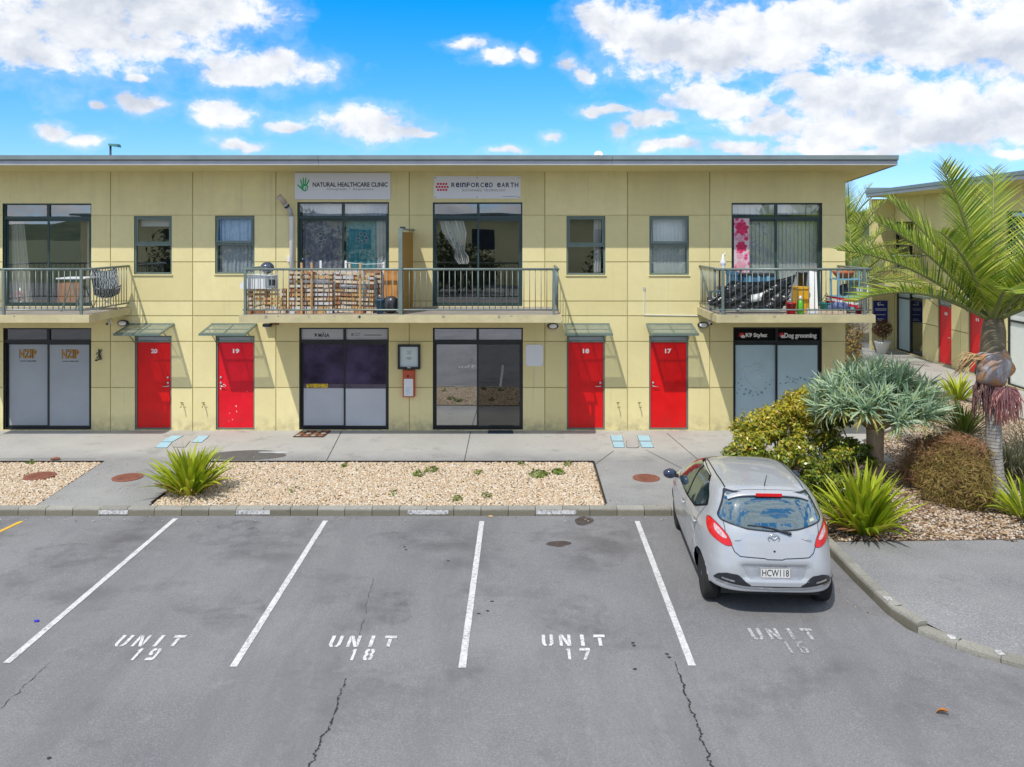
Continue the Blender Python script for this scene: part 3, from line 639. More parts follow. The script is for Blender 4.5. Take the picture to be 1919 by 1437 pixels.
# ---- windows, sliding doors, shop fronts
def frame(b, x0, x1, z0, z1, y0, y1, w):
    b.box(x0, x0 + w, y0, y1, z0, z1); b.box(x1 - w, x1, y0, y1, z0, z1)
    b.box(x0 + w, x1 - w, y0 + .001, y1 - .001, z0, z0 + w); b.box(x0 + w, x1 - w, y0 + .001, y1 - .001, z1 - w, z1)
def pane(x0, x1, z0, z1, y, m, parent, th=0.008):
    b = MB().box(x0, x1, y, y + th, z0, z1) if False else MB().quad((x0, y, z0), (x1, y, z0), (x1, y, z1), (x0, y, z1))
    return b.build('pane', m, parent)
def slider(key, tz, mx, m, pm, name, low=None, lab=None):
    x0, x1, z0, z1 = ops[key]; y0, y1 = 0.045, 0.135
    b = MB(); frame(b, x0, x1, z0, z1, y0, y1, 0.035)
    b.box(x0 + .035, x1 - .035, y0 + .004, y1 - .004, tz - 0.035, tz + 0.035)
    b.box(mx - .03, mx + .03, y0 + .002, y1 - .002, tz + .035, z1 - .035)
    o = b.build(name, m, bld)
    if lab: o['label'] = lab
    pane(x0 + .035, mx - .03, tz + .035, z1 - .035, 0.085, pm[0], o); pane(mx + .03, x1 - .035, tz + .035, z1 - .035, 0.085, pm[1], o)
    res = []
    for i, (a, c, yy) in enumerate(((x0 + .037, mx + .022, 0.098), (mx - .022, x1 - .037, 0.058))):
        s = MB(); frame(s, a, c, z0 + .037, tz - .037, yy, yy + .028, 0.042); so = s.build('sliding_sash', m, o)
        if low: pane(a + .042, c - .042, z0 + .079, tz - .079, yy + .012, low[i], o)
        res.append((a + .042, c - .042, z0 + .079, tz - .079, yy + .012))
    return o, res
gl = mt['glass']
sA, rA = slider('sa', Z(408), X(88), mt['green'], (gl, gl), 'sliding_door', (gl, gl), 'dark green sliding door with cream curtains tied aside')
sB, rB = slider('sb', Z(407), X(642), mt['green'], (gl, gl), 'sliding_door', (gl, gl), 'dark green sliding door veiled by lace curtains')
sCc, rC = slider('sc', Z(407), X(896), mt['green'], (gl, gl), 'sliding_door', (gl, gl), 'dark green sliding door with one knotted white curtain')
sD, rD = slider('sd', Z(408), X(1456), mt['green'], (gl, gl), 'sliding_door', (gl, gl), 'dark green sliding door with pink banner and vertical blinds')
gA, qA = slider('ga', Z(640), X(88), mt['black'], (mt['dark_glass'],) * 2, 'shop_front', (mt['frost'], mt['frost']), 'shop front with grey frosted film and gold lettering')
gB, qB = slider('gb', Z(640), X(645), mt['black'], (mt['frost_pale'],) * 2, 'shop_front', (mt['purple'], mt['purple']), 'shop front with dark purple glass above pale frosted film')
gC, qC = slider('gc', Z(640), X(895), mt['black'], (mt['mirror_glass'],) * 2, 'shop_front', (mt['mirror_glass'], mt['dark_glass']), 'shop front with mirror tinted glass')
gD, qD = slider('gd', Z(641), X(1457), mt['black'], (mt['matt_black'],) * 2, 'shop_front', (mt['frost_blue'], mt['frost_blue']), 'shop front with pale blue film under a black sign band')
# pale blind behind the mirror pane, frosted lower half of the purple front
a, c, z0, z1, y = qC[0]; MB().quad((a, y + .06, z0), (c, y + .06, z0), (c, y + .06, z1), (a, y + .06, z1)).build('blind', mt['curtain'], gC)
for i, (a, c, z0, z1, y) in enumerate(qB):
    MB().box(a, c, y - .006, y - .002, z0, Z(729)).build('frosted_film', mt['frost_pale'], gB)
    MB().box(a, c, y - .006, y - .002, Z(729) + .003, Z(721)).build('grey_band', M('grey_purple_band', (0.10, 0.085, 0.125), 0.3), gB)
def casement(key, mid, open_=False, lab=None):
    x0, x1, z0, z1 = ops[key]; b = MB(); frame(b, x0, x1, z0, z1, 0.03, 0.12, 0.04); b.box(x0 + .04, x1 - .04, .034, .116, mid - .03, mid + .03)
    o = b.build('window', mt['greyframe'] if not open_ else mt['greyframe'], bld)
    if lab: o['label'] = lab
    MB().box(x0 - .02, x1 + .02, -0.03, 0.03, z0 - 0.025, z0 - 0.001).build('sill', mt['wall_plain'], o)
    pane(x0 + .04, x1 - .04, z0 + .04, mid - .03, 0.075, gl, o)
    s = MB(); frame(s, x0 + .045, x1 - .045, mid + .035, z1 - .045, -0.012, 0.012, 0.032); sash = s.mesh('opening_sash', mt['greyframe'])
    ang = R(-9) if open_ else 0; zt = z1 - .045; yy = 0.045
    def tr(me):
        for v in me.vertices:
            q = Vector((v.co.x, v.co.y, v.co.z - zt)); q.rotate(Matrix.Rotation(ang, 3, 'X')); v.co = (q.x, q.y + yy, q.z + zt)
        return me
    ob('opening_sash', tr(sash), o)
    p = MB().quad((x0 + .075, 0, mid + .065), (x1 - .075, 0, mid + .065), (x1 - .075, 0, z1 - .075), (x0 + .075, 0, z1 - .075)).mesh('pane', mt['sash_glass'] if open_ else gl); ob('pane', tr(p), o)
    return o
casement('wa', Z(458), False, 'green framed window with a half drawn roller blind'); casement('wb', Z(457), True, 'green framed window with lace curtain and opened top sash')
casement('wc', Z(460), False, 'green framed window with white drape along its right edge'); casement('wd', Z(458), True, 'green framed window with closed blinds and opened top sash')
# ---- text
def glyphs(s, m, bold=0.0, space=1.0):
    cu = bpy.data.curves.new('lettering', 'FONT'); cu.body = s; cu.offset = bold; cu.space_character = space; cu.resolution_u = 3
    o = bpy.data.objects.new('lettering_tmp', cu); me = bpy.data.meshes.new_from_object(o); bpy.data.objects.remove(o); bpy.data.curves.remove(cu)
    me.materials.clear(); me.materials.append(m); return me
def text(s, x0, x1, z0, z1, y, m, parent, bold=0.0, space=1.0, name='lettering', xf=None):
    me = glyphs(s, m, bold, space); n = len(me.vertices); co = np.empty(n * 3, np.float32); me.vertices.foreach_get('co', co); co = co.reshape(-1, 3)
    mn, mx = co.min(0), co.max(0); out = np.empty_like(co)
    out[:, 0] = x0 + (co[:, 0] - mn[0]) / max(1e-6, mx[0] - mn[0]) * (x1 - x0); out[:, 1] = y; out[:, 2] = z0 + (co[:, 1] - mn[1]) / max(1e-6, mx[1] - mn[1]) * (z1 - z0)
    if xf: out = np.array([xf(Vector(p)) for p in out], np.float32)
    me.vertices.foreach_set('co', out.ravel()); me.update(); return ob(name, me, parent, local=xf == 'local')
def wtext(s, px0, px1, py0, py1, y, m, parent, **k): return text(s, X(px0), X(px1), Z(py1), Z(py0), y, m, parent, **k)
# ---- red doors
def door(key, num, hinge, m, lab, npx):
    x0, x1, z0, z1 = ops[key]; ztop = Z(641.5)
    b = MB(); frame(b, x0, x1, z0, z1, 0.03, 0.12, 0.035); b.box(x0 + .035, x1 - .035, .032, .118, ztop, ztop + .04)
    fr = b.build('door_frame', mt['greyframe'], bld)
    pane(x0 + .035, x1 - .035, ztop + .04, z1 - .035, 0.07, mt['frost_pale'], fr)
    d = MB().box(x0 + .038, x1 - .038, 0.055, 0.10, 0.055, ztop - .004).build('door', m, bld); d['label'] = lab
    wtext(num, npx - 6, npx + 6, 654, 662.5, 0.0535, mt['whiteink'], d, bold=0.04, name='door_number')
    hx = x1 - .10 if hinge == 'l' else x0 + .10; s = -1 if hinge == 'l' else 1
    h = MB(); zz = Z(724); T = Matrix.Translation((hx, 0.053, zz)) @ Matrix.Rotation(R(90), 4, 'X')
    h.lathe([(.028, 0), (.028, .008), (.012, .010), (.012, .05)], 14, mat=T); h.tube([(hx, 0.005, zz), (hx + s * .03, 0.003, zz), (hx + s * .12, 0.006, zz)], .010, 8)
    h.lathe([(.026, 0), (.026, .016), (.02, .02)], 14, mat=Matrix.Translation((hx, 0.053, zz + .075)) @ Matrix.Rotation(R(90), 4, 'X'))
    h.build('handle', mt['steel'], d, True)
    if num in ('20', '19'):
        MB().lathe([(.026, 0), (.026, .02), (.018, .026)], 14, mat=Matrix.Translation((hx, 0.053, zz + .20)) @ Matrix.Rotation(R(90), 4, 'X')).build('deadbolt', mt['steel'], d, True)
    return d
door('da', '20', 'l', mt['red'], 'red door numbered 20', 287); d19 = door('db', '19', 'r', mt['red_b'], 'crimson scuffed door numbered 19', 441)
door('dc', '18', 'l', mt['red'], 'red door numbered 18', 1098.5); door('dd', '17', 'r', mt['red'], 'red door numbered 17', 1253)
for px, py, w, h in [(421, 723, 1.6, 2.2), (441, 762, 1.8, 3), (442, 772, 1, 4), (429, 775, 2.4, .8), (434, 787, 1, 1.5), (427, 790, .9, .9), (462, 734, .9, .9), (418, 721, 3, 1.6), (412, 729, 1.4, 3)]:
    b = MB(); pts = [(X(px + w * 0.6 * math.cos(a) * rnd.uniform(.6, 1.2)), Z(py + h * 0.6 * math.sin(a) * rnd.uniform(.6, 1.2))) for a in [i * 0.9 for i in range(7)]]
    b.add([(p[0], 0.0535, p[1]) for p in pts], [tuple(range(7))]); b.build('paint_chip', mt['whiteink'], d19)
# ---- door canopies
def canopy(x0, x1):
    zb, zf, yf = 2.45, 2.31, -0.76; o = MB()
    for x in (x0 + .012, (x0 + x1) / 2, x1 - .012): o.add([(x-.012,-0.005,zb-.02),(x+.012,-0.005,zb-.02),(x+.012,yf,zf-.02),(x-.012,yf,zf-.02),(x-.012,-0.005,zb+.012),(x+.012,-0.005,zb+.012),(x+.012,yf,zf+.012),(x-.012,yf,zf+.012)], [(3,2,1,0),(4,5,6,7),(0,1,5,4),(1,2,6,5),(2,3,7,6),(3,0,4,7)])
    o.box(x0 - .002, x1 + .002, -0.035, -0.004, zb - .025, zb + .018); o.box(x0 - .002, x1 + .002, yf - .012, yf + .012, zf - .035, zf + .016)
    zy = lambda y: zb + (zf - zb) * -y / 0.76
    for a, c in ((x0 + .013, x0 + .062), (x1 - .062, x1 - .013)): o.add([(a,-.036,zy(-.036)+.004),(c,-.036,zy(-.036)+.004),(c,yf+.013,zy(yf)+.006),(a,yf+.013,zy(yf)+.006),(a,-.036,zy(-.036)+.009),(c,-.036,zy(-.036)+.009),(c,yf+.013,zy(yf)+.011),(a,yf+.013,zy(yf)+.011)], [(3,2,1,0),(4,5,6,7),(0,1,5,4),(1,2,6,5),(2,3,7,6),(3,0,4,7)])
    o.add([(x0+.063,yf+.11,zy(yf+.11)+.004),(x1-.063,yf+.11,zy(yf+.11)+.004),(x1-.063,yf+.013,zy(yf)+.006),(x0+.063,yf+.013,zy(yf)+.006)], [(0,1,2,3)])
    ym = -0.40; zm = zb + (zf - zb) * 0.40 / 0.76; o.box(x0 + .02, x1 - .02, ym - .01, ym + .01, zm - .018, zm + .010)
    f = o.build('canopy', mt['greyframe'], bld)
    xm = (x0 + x1) / 2
    for a, c in ((x0 + .025, xm - .013), (xm + .013, x1 - .025)):
        MB().quad((a, -0.04, zb - .001), (c, -0.04, zb - .001), (c, yf + .014, zf + .002), (a, yf + .014, zf + .002)).build('glass_pane', mt['canopy_glass'], f)
    for x in (x0 + .10, x1 - .10): MB().tube([(x, -0.004, zb - .42), (x, -.08, zb - .34), (x, -.42, zm - .03)], .011, 6).build('bracket', mt['greyframe'], f)
for a, c in ((243, 327), (396.5, 481.7), (1056.5, 1141.8), (1211, 1296.5)): canopy(X(a), X(c))
# ---- balconies and their railings
mt['slab_edge'] = M('weathered_slab_edge', (0.56, 0.50, 0.30), 0.85, var=0.14, scale=3, bump=0.004, bscale=30)
mt['tile'] = M('balcony_floor', (0.34, 0.31, 0.28), 0.8, var=0.15, scale=3)
def balcony(x0, x1, posts, left, right):
    s = MB().box(x0, x1, BF, -0.002, SB, SZ).build('balcony', mt['slab_edge'], bld)
    MB().box(x0 + .05, x1 - .05, BF + .05, -0.003, SZ + .001, SZ + .006).build('floor_tiles', mt['tile'], s)
    for k in range(int((x1 - x0) * 2.2)):     # rust weeps on the edge
        if rnd.random() < 0.5: continue
        x = rnd.uniform(x0 + .1, x1 - .1); MB().box(x, x + rnd.uniform(.02, .07), BF - .002, BF, SZ - rnd.uniform(.035, .07), SZ - .012).build('rust_mark', mt['kerb'], s)
    yr = BF + 0.07; zt = SZ + 0.945; zl = SZ + 0.10
    f = MB(); hr = lambda p, q: f.tube([p, q], .024, 8)
    xa, xb = x0 + .06, x1 - .06
    f.tube([(xa, yr, zt), (xb, yr, zt)], .025, 8); f.box(xa, xb, yr - .012, yr + .012, zl - .015, zl + .015)
    ends = []
    if left: ends.append(xa)
    if right: ends.append(xb)
    for x in ends: f.tube([(x, yr, zt), (x, -0.0, zt)], .025, 8); f.box(x - .012, x + .012, yr + .013, -0.01, zl - .015, zl + .015)
    r = f.build('railing', mt['rail'], bld, True)
    me = MB().tube([(0, 0, zl + .015), (0, 0, zt - .02)], .0085, 6).mesh('baluster', mt['rail'], True)
    n = round((xb - xa) / 0.119)
    for i in range(1, n): ob('baluster', me, r, (xa + (xb - xa) * i / n, yr, 0))
    for x in ends:
        k = round(-yr / 0.119)
        for i in range(1, k): ob('baluster', me, r, (x, yr - yr * i / k, 0))
    for x in posts: MB().box(x - .024, x + .024, yr - .04, yr + .010, SZ - .10, zt - .006).build('post', mt['rail'], r)
    return s, r, (xa, xb, yr, zt)
px_ = lambda p: X(p, BF + .07)
balA = balcony(X(-160, BF), X(166.6, BF), [px_(8), px_(153)], True, True)
balB = balcony(X(448, BF), X(1052, BF), [px_(460), px_(749), px_(1038)], True, True)
balD = balcony(X(1342.6, BF), X(1640.8, BF), [px_(1354), px_(1619)], True, True)
# privacy screen between the two middle balconies
mt['timber_screen'] = M('orange_brown_panel', (0.34, 0.19, 0.035), 0.6, var=0.12, scale=3)
sx = -2.50
scr = MB().box(sx - .02, sx + .02, BF + .10, -0.02, SZ + .008, 4.56).build('privacy_screen', mt['timber_screen'], bld)
b = MB(); b.box(sx - .04, sx + .04, BF + .02, BF + .098, SZ - .1, 4.60); b.box(sx - .05, sx + .06, BF + .02, -0.004, 4.601, 4.635); b.build('screen_frame', mt['rail'], scr)
b = MB()
for i in range(5): b.blob((sx - .01 + .02 * (i % 2), BF + .2 + i * .12, 4.65), .028, 7, 5)
b.build('screen_bolt', mt['ink'], scr)
# ================= signs and fittings on the wall
def board(name, lab, cat, px0, px1, py0, py1, m, th=0.03, grp=None):
    t = thing(name, lab, cat, (X((px0 + px1) / 2), 0, Z(py1)), 0, grp)
    MB().box(X(px0), X(px1), -th, -0.002, Z(py1), Z(py0)).build('panel', m, t); return t
def disc(b, cx, cz, r, y, n=14, y2=None): b.add([(cx + r * math.cos(2*math.pi*i/n), y, cz + r * math.sin(2*math.pi*i/n)) for i in range(n)], [tuple(range(n))])
def capsule(b, p, q, r0, r1, y, n=7):
    p, q = Vector((p[0], 0, p[1])), Vector((q[0], 0, q[1])); d = (q - p).normalized(); a0 = math.atan2(d.z, d.x); pts = []
    for i in range(n + 1): a = a0 + R(90) + math.pi * i / n; pts.append((p.x + r0 * math.cos(a), y, p.z + r0 * math.sin(a)))
    for i in range(n + 1): a = a0 - R(90) + math.pi * i / n; pts.append((q.x + r1 * math.cos(a), y, q.z + r1 * math.sin(a)))
    b.add(pts, [tuple(range(len(pts)))])
s1 = board('clinic_sign', 'white sign reading Natural Healthcare Clinic with a green hand print', 'sign', 553, 732, 324, 373.5, mt['sign'])
ys = -0.0315
wtext('NATURAL HEALTHCARE CLINIC', 586.5, 727, 341.5, 350, ys, mt['ink'], s1, bold=0.028)
wtext('Chiropractic  \u2022  Acupuncture', 613, 700, 352, 357.5, ys, mt['greyink'], s1)
b = MB(); hx, hz = X(571), Z(350); k = 1 / 81.5
P_ = lambda u, v: (hx + u * k, hz + v * k)
pal = [(-6,-3),(-4,-7),(1,-9),(6,-6),(7,0),(5,5),(-2,6),(-6,2)]
b.add([(P_(u, v)[0], ys, P_(u, v)[1]) for u, v in pal], [tuple(range(len(pal)))])
yy = ys
for i, (p, q, r0, r1) in enumerate([((-5,5),(-7,13),1.3,1.1), ((-2,7),(-2,16),1.4,1.1), ((2,7),(3,16),1.4,1.1), ((5,5),(9,13),1.3,1.0), ((-6,-2),(-12,3),1.7,1.2)]):
    yy = ys - 0.0006 * (i + 1); capsule(b, P_(*p), P_(*q), r0 * k, r1 * k, yy)
b.build('hand_emblem', mt['greenink'], s1)
b = MB(); b.add([(P_(u, v)[0], ys - .005, P_(u, v)[1]) for u, v in [(-1,-6),(1,-6),(1,-1),(3,-1),(3,-6),(4.5,-6),(4.5,.5),(-1,1)]], [tuple(range(8))]); b.build('emblem_letter', mt['sign'], s1)
s2 = board('technology_sign', 'white banner reading Reinforced Earth with red dots, tacked at its edges', 'sign', 813, 975.5, 330, 372, mt['sign'], 0.012)
ys = -0.0135
u = 846.0
for ch in 'ReInFORCeD eARTH':
    wd = {'I': 2.0, ' ': 5.0, 'O': 8.0}.get(ch, 6.7)
    if ch != ' ': wtext(ch, u, u + wd, 342.0, 350.8, ys, mt['navy'], s2, bold=0.022)
    u += wd + 1.55
wtext('SUSTAINABLE  TECHNOLOGY', 866, 948, 354, 358.5, ys, mt['greyink'], s2)
wtext('www.reinforcedearth.co.nz', 942, 971, 366.2, 369, ys, mt['greyink'], s2)
b = MB()
for r_, (n_, off) in enumerate(((4, 0.5), (5, 0), (4, 0.5))):
    for i in range(n_): disc(b, X(818.5 + (i + off) * 5.1), Z(344.6 + r_ * 5.6), 2.35 * k, ys, 6)
b.build('dot_emblem', mt['redink'], s2)
b = MB()
for u in (816, 894, 972.5):
    for v in (333, 369.5): disc(b, X(u), Z(v), 0.012, ys - .001, 8)
b.build('fixing', mt['ink'], s2)
s3 = board('blank_board', 'blank white square board on the wall beside door 18', 'board', 985, 1017.5, 645.5, 685.5, mt['sign'], 0.012)
b = MB()
for u in (987, 1015.5):
    for v in (647.5, 683.5): disc(b, X(u), Z(v), 0.008, -.0135, 8)
b.build('fixing', mt['ink'], s3)
s4 = thing('notice_case', 'black framed glazed notice case on the wall between two shop fronts', 'notice board', (X(767), 0, Z(690)))
b = MB(); frame(b, X(746), X(788), Z(691), Z(645), -0.07, -0.002, 0.05); b.build('frame', mt['black'], s4)
MB().box(X(746) + .05, X(788) - .05, -0.03, -0.002, Z(691) + .05, Z(645) - .05).build('poster_sheet', mt['frost_light'], s4)
for r_, w in ((657.5, 5), (660.5, 3), (662.5, 5), (669, 4), (671, 6), (673, 3)): MB().box(X(767 - w), X(767 + w), -.0315, -.0302, Z(r_) - .005, Z(r_) + .005).build('printed_line', mt['greyink'], s4)
MB().box(X(764), X(770), -.0715, -.0702, Z(689), Z(687)).build('lock', mt['steel'], s4)
s5 = thing('extinguisher_box', 'orange red wall box with white instruction sheet below the notice case', 'box', (X(767), 0, Z(742)))
mt['orange_red'] = M('orange_red_plastic', (0.50, 0.095, 0.045), 0.5)
b = MB(); b.prism([(X(755.5), -0.002), (X(756), -.11), (X(758), -.13), (X(776), -.13), (X(778), -.11), (X(778.5), -.002)], Z(742), Z(692.5)); b.build('case', mt['orange_red'], s5)
MB().box(X(758.5), X(775.5), -.134, -.1305, Z(740), Z(708)).build('instruction_sheet', mt['sign'], s5)
b = MB(); disc(b, X(766), Z(703), 0.03, -.1312, 16); b.build('round_mark', mt['ink'], s5)
for i in range(6): MB().box(X(762), X(762 + (10, 6, 9, 7, 9, 5)[i]), -.1355, -.1342, Z(724.5 + i * 2.4) - .006, Z(724.5 + i * 2.4) + .004).build('printed_line', mt['bluec'], s5)
# lights and cameras under the balconies
def wall_light(px, py, lab, w=0.25):
    t = thing('wall_light', lab, 'wall light', (X(px), 0, Z(py)), 0, 'oval bulkhead lights on the wall')
    T = Matrix.Translation((0, -.002, 0)) @ Matrix.Rotation(R(90), 4, 'X') @ Matrix.Diagonal((w / .25, 0.56, 1, 1))
    MB().lathe([(.128, 0), (.128, .05), (.112, .075), (.098, .075)], 22, mat=T).build('housing', mt['black'], t, True, True)
    MB().lathe([(.094, .05), (.092, .085), (.06, .105), (.02, .110)], 22, mat=T).build('lens', mt['white'], t, True, True)
wall_light(1036, 610.5, 'black oval light under the balcony right of the blank board')
wall_light(1317, 608.5, 'black oval light with a camera beside it, right of the door 17 canopy')
wall_light(232, 605, 'black oval light at the top left of the door 20 canopy')
t = thing('strip_light', 'small dark light fitting under the cluttered balcony right of door 19', 'wall light', (X(520), 0, Z(607)))
MB().box(X(496), X(510), -.16, -.004, Z(611), Z(605.5)).build('housing', mt['black'], t); MB().box(X(499), X(508), -.15, -.02, Z(612.3), Z(611.05)).build('lens', mt['white'], t)
MB().box(X(511), X(523), -.08, -.004, Z(608), Z(605.5)).build('bracket', mt['terra'], t)
def camera_(px, py, lab):
    t = thing('security_camera', lab, 'security camera', (X(px), 0, Z(py)), 0, 'small white security cameras')
    MB().lathe([(.05, 0), (.05, .02), (.02, .03)], 14, mat=Matrix.Rotation(R(90), 4, 'X')).build('mount', mt['white'], t, True, True)
    MB().tube([(0, -.02, 0), (0, -.08, -.02)], .014, 6).build('arm', mt['white'], t, True, True)
    MB().tube([(0, -.06, -.02), (.02, -.17, -.055)], .036, 12).build('housing', mt['white'], t, True, True)
    MB().tube([(.02, -.168, -.055), (.0225, -.178, -.058)], .028, 12).build('lens', mt['black'], t, True, True)
camera_(206, 601, 'white security camera under the balcony left of the door 20 canopy'); camera_(1328, 601, 'white security camera beside the oval light near door 17')
# taps, conduit, pipe, gecko
for px, lab in ((343, 'brass tap beside the red door, left one of the pair between the two left doors'), (383, 'brass tap beside the crimson door, right one of the pair between the two left doors'), (1157.5, 'brass tap nearer the blank board, left one of the pair under the thin conduit'), (1197.5, 'brass tap directly below the thin conduit, right one of the pair there')):
    t = thing('tap', lab, 'tap', (X(px), 0, Z(757)), 0, 'small garden taps on the wall')
    b = MB(); b.tube([(0, -.002, 0), (0, -.10, 0), (0, -.125, -.02), (0, -.13, -.06)], .013, 8); b.build('spout', mt['joint'], t, True, True)
    b = MB(); b.tube([(0, -.07, 0), (0, -.07, .045)], .008, 6); b.tube([(-.035, -.07, .045), (.035, -.07, .045)], .008, 6); b.build('handle', mt['ink'], t, True, True)
t = thing('conduit', 'thin white conduit running up the wall above door 17', 'conduit', (X(1207), 0, Z(590)))
b = MB(); b.tube([(X(1207), -.015, Z(590)), (X(1207), -.015, Z(540))], .010, 6); b.tube([(X(1207), -.015, Z(590)), (X(1308), -.015, Z(591.2))], .010, 6); b.build('pipe', mt['white'], t)
MB().box(X(1205), X(1209), -.03, -.003, Z(543), Z(538)).build('cap', mt['fascia'], t)
t = thing('vent_pipe', 'white duct rising beside the lace curtained door and bending outward', 'pipe', (X(549), 0, Z(500)))
b = MB(); b.tube([(X(548), -.06, Z(577)), (X(548), -.06, Z(412)), (X(548) - .01, -.08, Z(405))], .052, 12); b.build('duct', mt['white'], t, True)
b = MB(); b.tube([(X(548) - .01, -.08, Z(405)), (X(546), -.12, Z(394)), (X(540), -.20, Z(384)), (X(537), -.22, Z(378))], [.045, .05, .048, .048], 10); b.build('elbow', mt['fascia'], t, True)
mt['beige'] = M('beige_plastic', (0.52, 0.44, 0.36), 0.6)
b = MB(); b.tube([(X(539), -.21, Z(382)), (X(534), -.26, Z(374)), (X(529), -.30, Z(368))], [.062, .06, .064], 10); b.build('hood', mt['beige'], t, True)
b = MB(); b.tube([(X(542.5), -.17, Z(388)), (X(541), -.19, Z(385.5))], .064, 10); b.build('clamp', mt['black'], t, True)
t = thing('wall_ornament', 'dark metal lizard ornament on the wall between shop front and door 20', 'ornament', (X(186), 0, Z(675)))
b = MB(); L_ = lambda pts, r: b.tube([(X(p), -.02 - .004 * i, Z(q)) for i, (p, q) in enumerate(pts)], r, 6)
L_([(186, 654.5), (187.5, 659), (187, 664), (189, 669), (187, 673), (182, 674)], [.018, .022, .026, .022, .014, .006]); L_([(187, 660), (182.5, 661), (182, 664)], .010); L_([(188, 659), (191, 657), (190.5, 654)], .010); L_([(188, 668), (184, 668), (183, 671)], .011); L_([(189, 668), (191, 671), (189.5, 674)], .011)
L_([(181, 673.5), (179.5, 675), (183.5, 675)], .015); b.build('lizard', mt['ink'], t)
# door mats
def mat_(lab, c, m1, m2=None):
    ps = [G(*q) for q in c]; o = MB().prism([(p.x, p.y) for p in ps], 0.003, 0.02).build('doormat', m1); tag(o, lab, 'doormat')
    if m2:
        n = 0
        for i in range(4):
            for j in range(3):
                u0, v0 = (i + .5) / 4, (j + .5) / 3
                q = lambda u, v: (ps[0] * (1-u) + ps[1] * u) * (1-v) + (ps[3] * (1-u) + ps[2] * u) * v
                du, dv = .095, .13; pts = [q(u0 - du, v0), q(u0, v0 - dv), q(u0 + du, v0), q(u0, v0 + dv)]
                MB().prism([(p.x, p.y) for p in pts], 0.0202, 0.026).build('diamond', m2[(i + j) % 2], o)
mt['matbrown'] = M('brown_mat', (0.10, 0.055, 0.04), 0.95, var=0.2, scale=30)
mat_('brown patterned doormat before the purple glazed shop front', [(549, 819.5), (606, 819.5), (620.5, 807.8), (566, 807.8)], mt['matbrown'], (M('mat_cream', (0.48, 0.40, 0.30), 0.95), M('mat_rust', (0.40, 0.16, 0.08), 0.95)))
mat_('plain navy doormat before the mirror tinted shop front', [(914, 813), (962, 813), (961, 807.6), (916, 807.6)], M('navy_mat', (0.035, 0.055, 0.09), 0.95, var=0.2, scale=30))
# lettering on the shop fronts
def on(q, dy=-0.003): return q[4] + dy
for (q, a0, a1) in ((qA[0], 31.5, 63.5), (qA[1], 113.5, 145)):
    y = on(q); wtext('NZIP', a0 - .6, a1 - .6, 655.6, 672.4, y + .001, mt['ink'], gA, bold=0.05); wtext('NZIP', a0 + .4, a1 + .4, 656.2, 672.2, y - .001, mt['gold'], gA, bold=0.012)
    wtext('www.nzip.info', a0 + .5, a1 - .5, 675.8, 679.8, y, mt['ink'], gA, bold=0.02)
yb = 0.082
wtext('M\u0100IA', 595, 616, 623, 632.5, yb, mt['ink'], gB, bold=0.02)
b = MB(); [b.box(X(u) - .008, X(u) + .008, yb - .001, yb, Z(630), Z(625)) for u in (590,)]; b.box(X(587), X(593), yb - .002, yb - .001, Z(627) - .008, Z(627) + .008); b.add([(X(587.5), yb - .003, Z(631)), (X(590), yb - .003, Z(627)), (X(592.5), yb - .003, Z(631))], [(0, 1, 2)]); b.build('plant_emblem', mt['ink'], gB)
b = MB(); b.box(X(657), X(661), yb - .001, yb, Z(630), Z(625)); b.box(X(663), X(674), yb - .001, yb, Z(626.4), Z(625.2)); b.box(X(663), X(672), yb - .001, yb, Z(629.8), Z(628.6)); b.box(X(681), X(714), yb - .001, yb, Z(629.6), Z(627.6)); b.build('small_print', mt['greyink'], gB)
mt['yellowtape'] = M('yellow_black_notice', (0.55, 0.36, 0.03), 0.5, var=0.9, scale=22)
MB().box(X(572), X(613), qB[0][4] - .010, qB[0][4] - .0065, Z(728), Z(720.5)).build('striped_notice', mt['yellowtape'], gB)
wtext('K9 Stylez', 1399, 1440, 624.5, 634.5, yb, mt['whiteink'], gD, bold=0.05); wtext('Dog grooming', 1472, 1533, 624.5, 636.5, yb, mt['whiteink'], gD, bold=0.05)
for u in (1391, 1466):
    b = MB(); b.add([(X(u + p), yb, Z(v)) for p, v in [(-5,631),(-3,625),(2,624),(6,626),(3,630),(-1,632)]], [tuple(range(6))]); b.build('dog_emblem', mt['redink'], gD)
    b = MB(); b.add([(X(u + p), yb - .001, Z(v)) for p, v in [(0,634),(-1,630),(3,628),(7,630),(7,634)]], [tuple(range(5))]); b.build('dog_emblem', mt['whiteink'], gD)
# heart and paw prints etched on the pale film
y = qD[0][4] - .003; b = MB()
hp = [(1431, 743), (1424, 736), (1412, 728), (1401, 718), (1395, 707), (1394, 697), (1399, 690), (1407, 690), (1414, 696)]; b.tube([(X(p), y, Z(q)) for p, q in hp], .022, 5)
hp = [(1409, 700), (1409, 692), (1415, 685), (1424, 684), (1429, 690), (1426, 697), (1419, 697)]; b.tube([(X(p), y, Z(q)) for p, q in hp], .018, 5)
b.build('heart_outline', mt['frost_light'], gD)
b = MB()
def paw(cx, cy, s):
    b.add([(X(cx + s * u), y - .002, Z(cy + s * v)) for u, v in [(-5,4),(-3,-1),(0,-3),(3,-1),(5,4),(2,5),(-2,5)]], [tuple(range(7))])
    for u, v in ((-6,-4),(-2.2,-8),(2.2,-8),(6,-4)): disc(b, X(cx + s * u), Z(cy + s * v), 2.1 * s * k, y - .002, 8)
paw(1424, 706, 1.0); b.build('paw_print', mt['frost_light'], gD)
mt['frost_dot'] = m_film('etched_blue_dots', (0.20, 0.34, 0.42), 0.4)
b = MB()
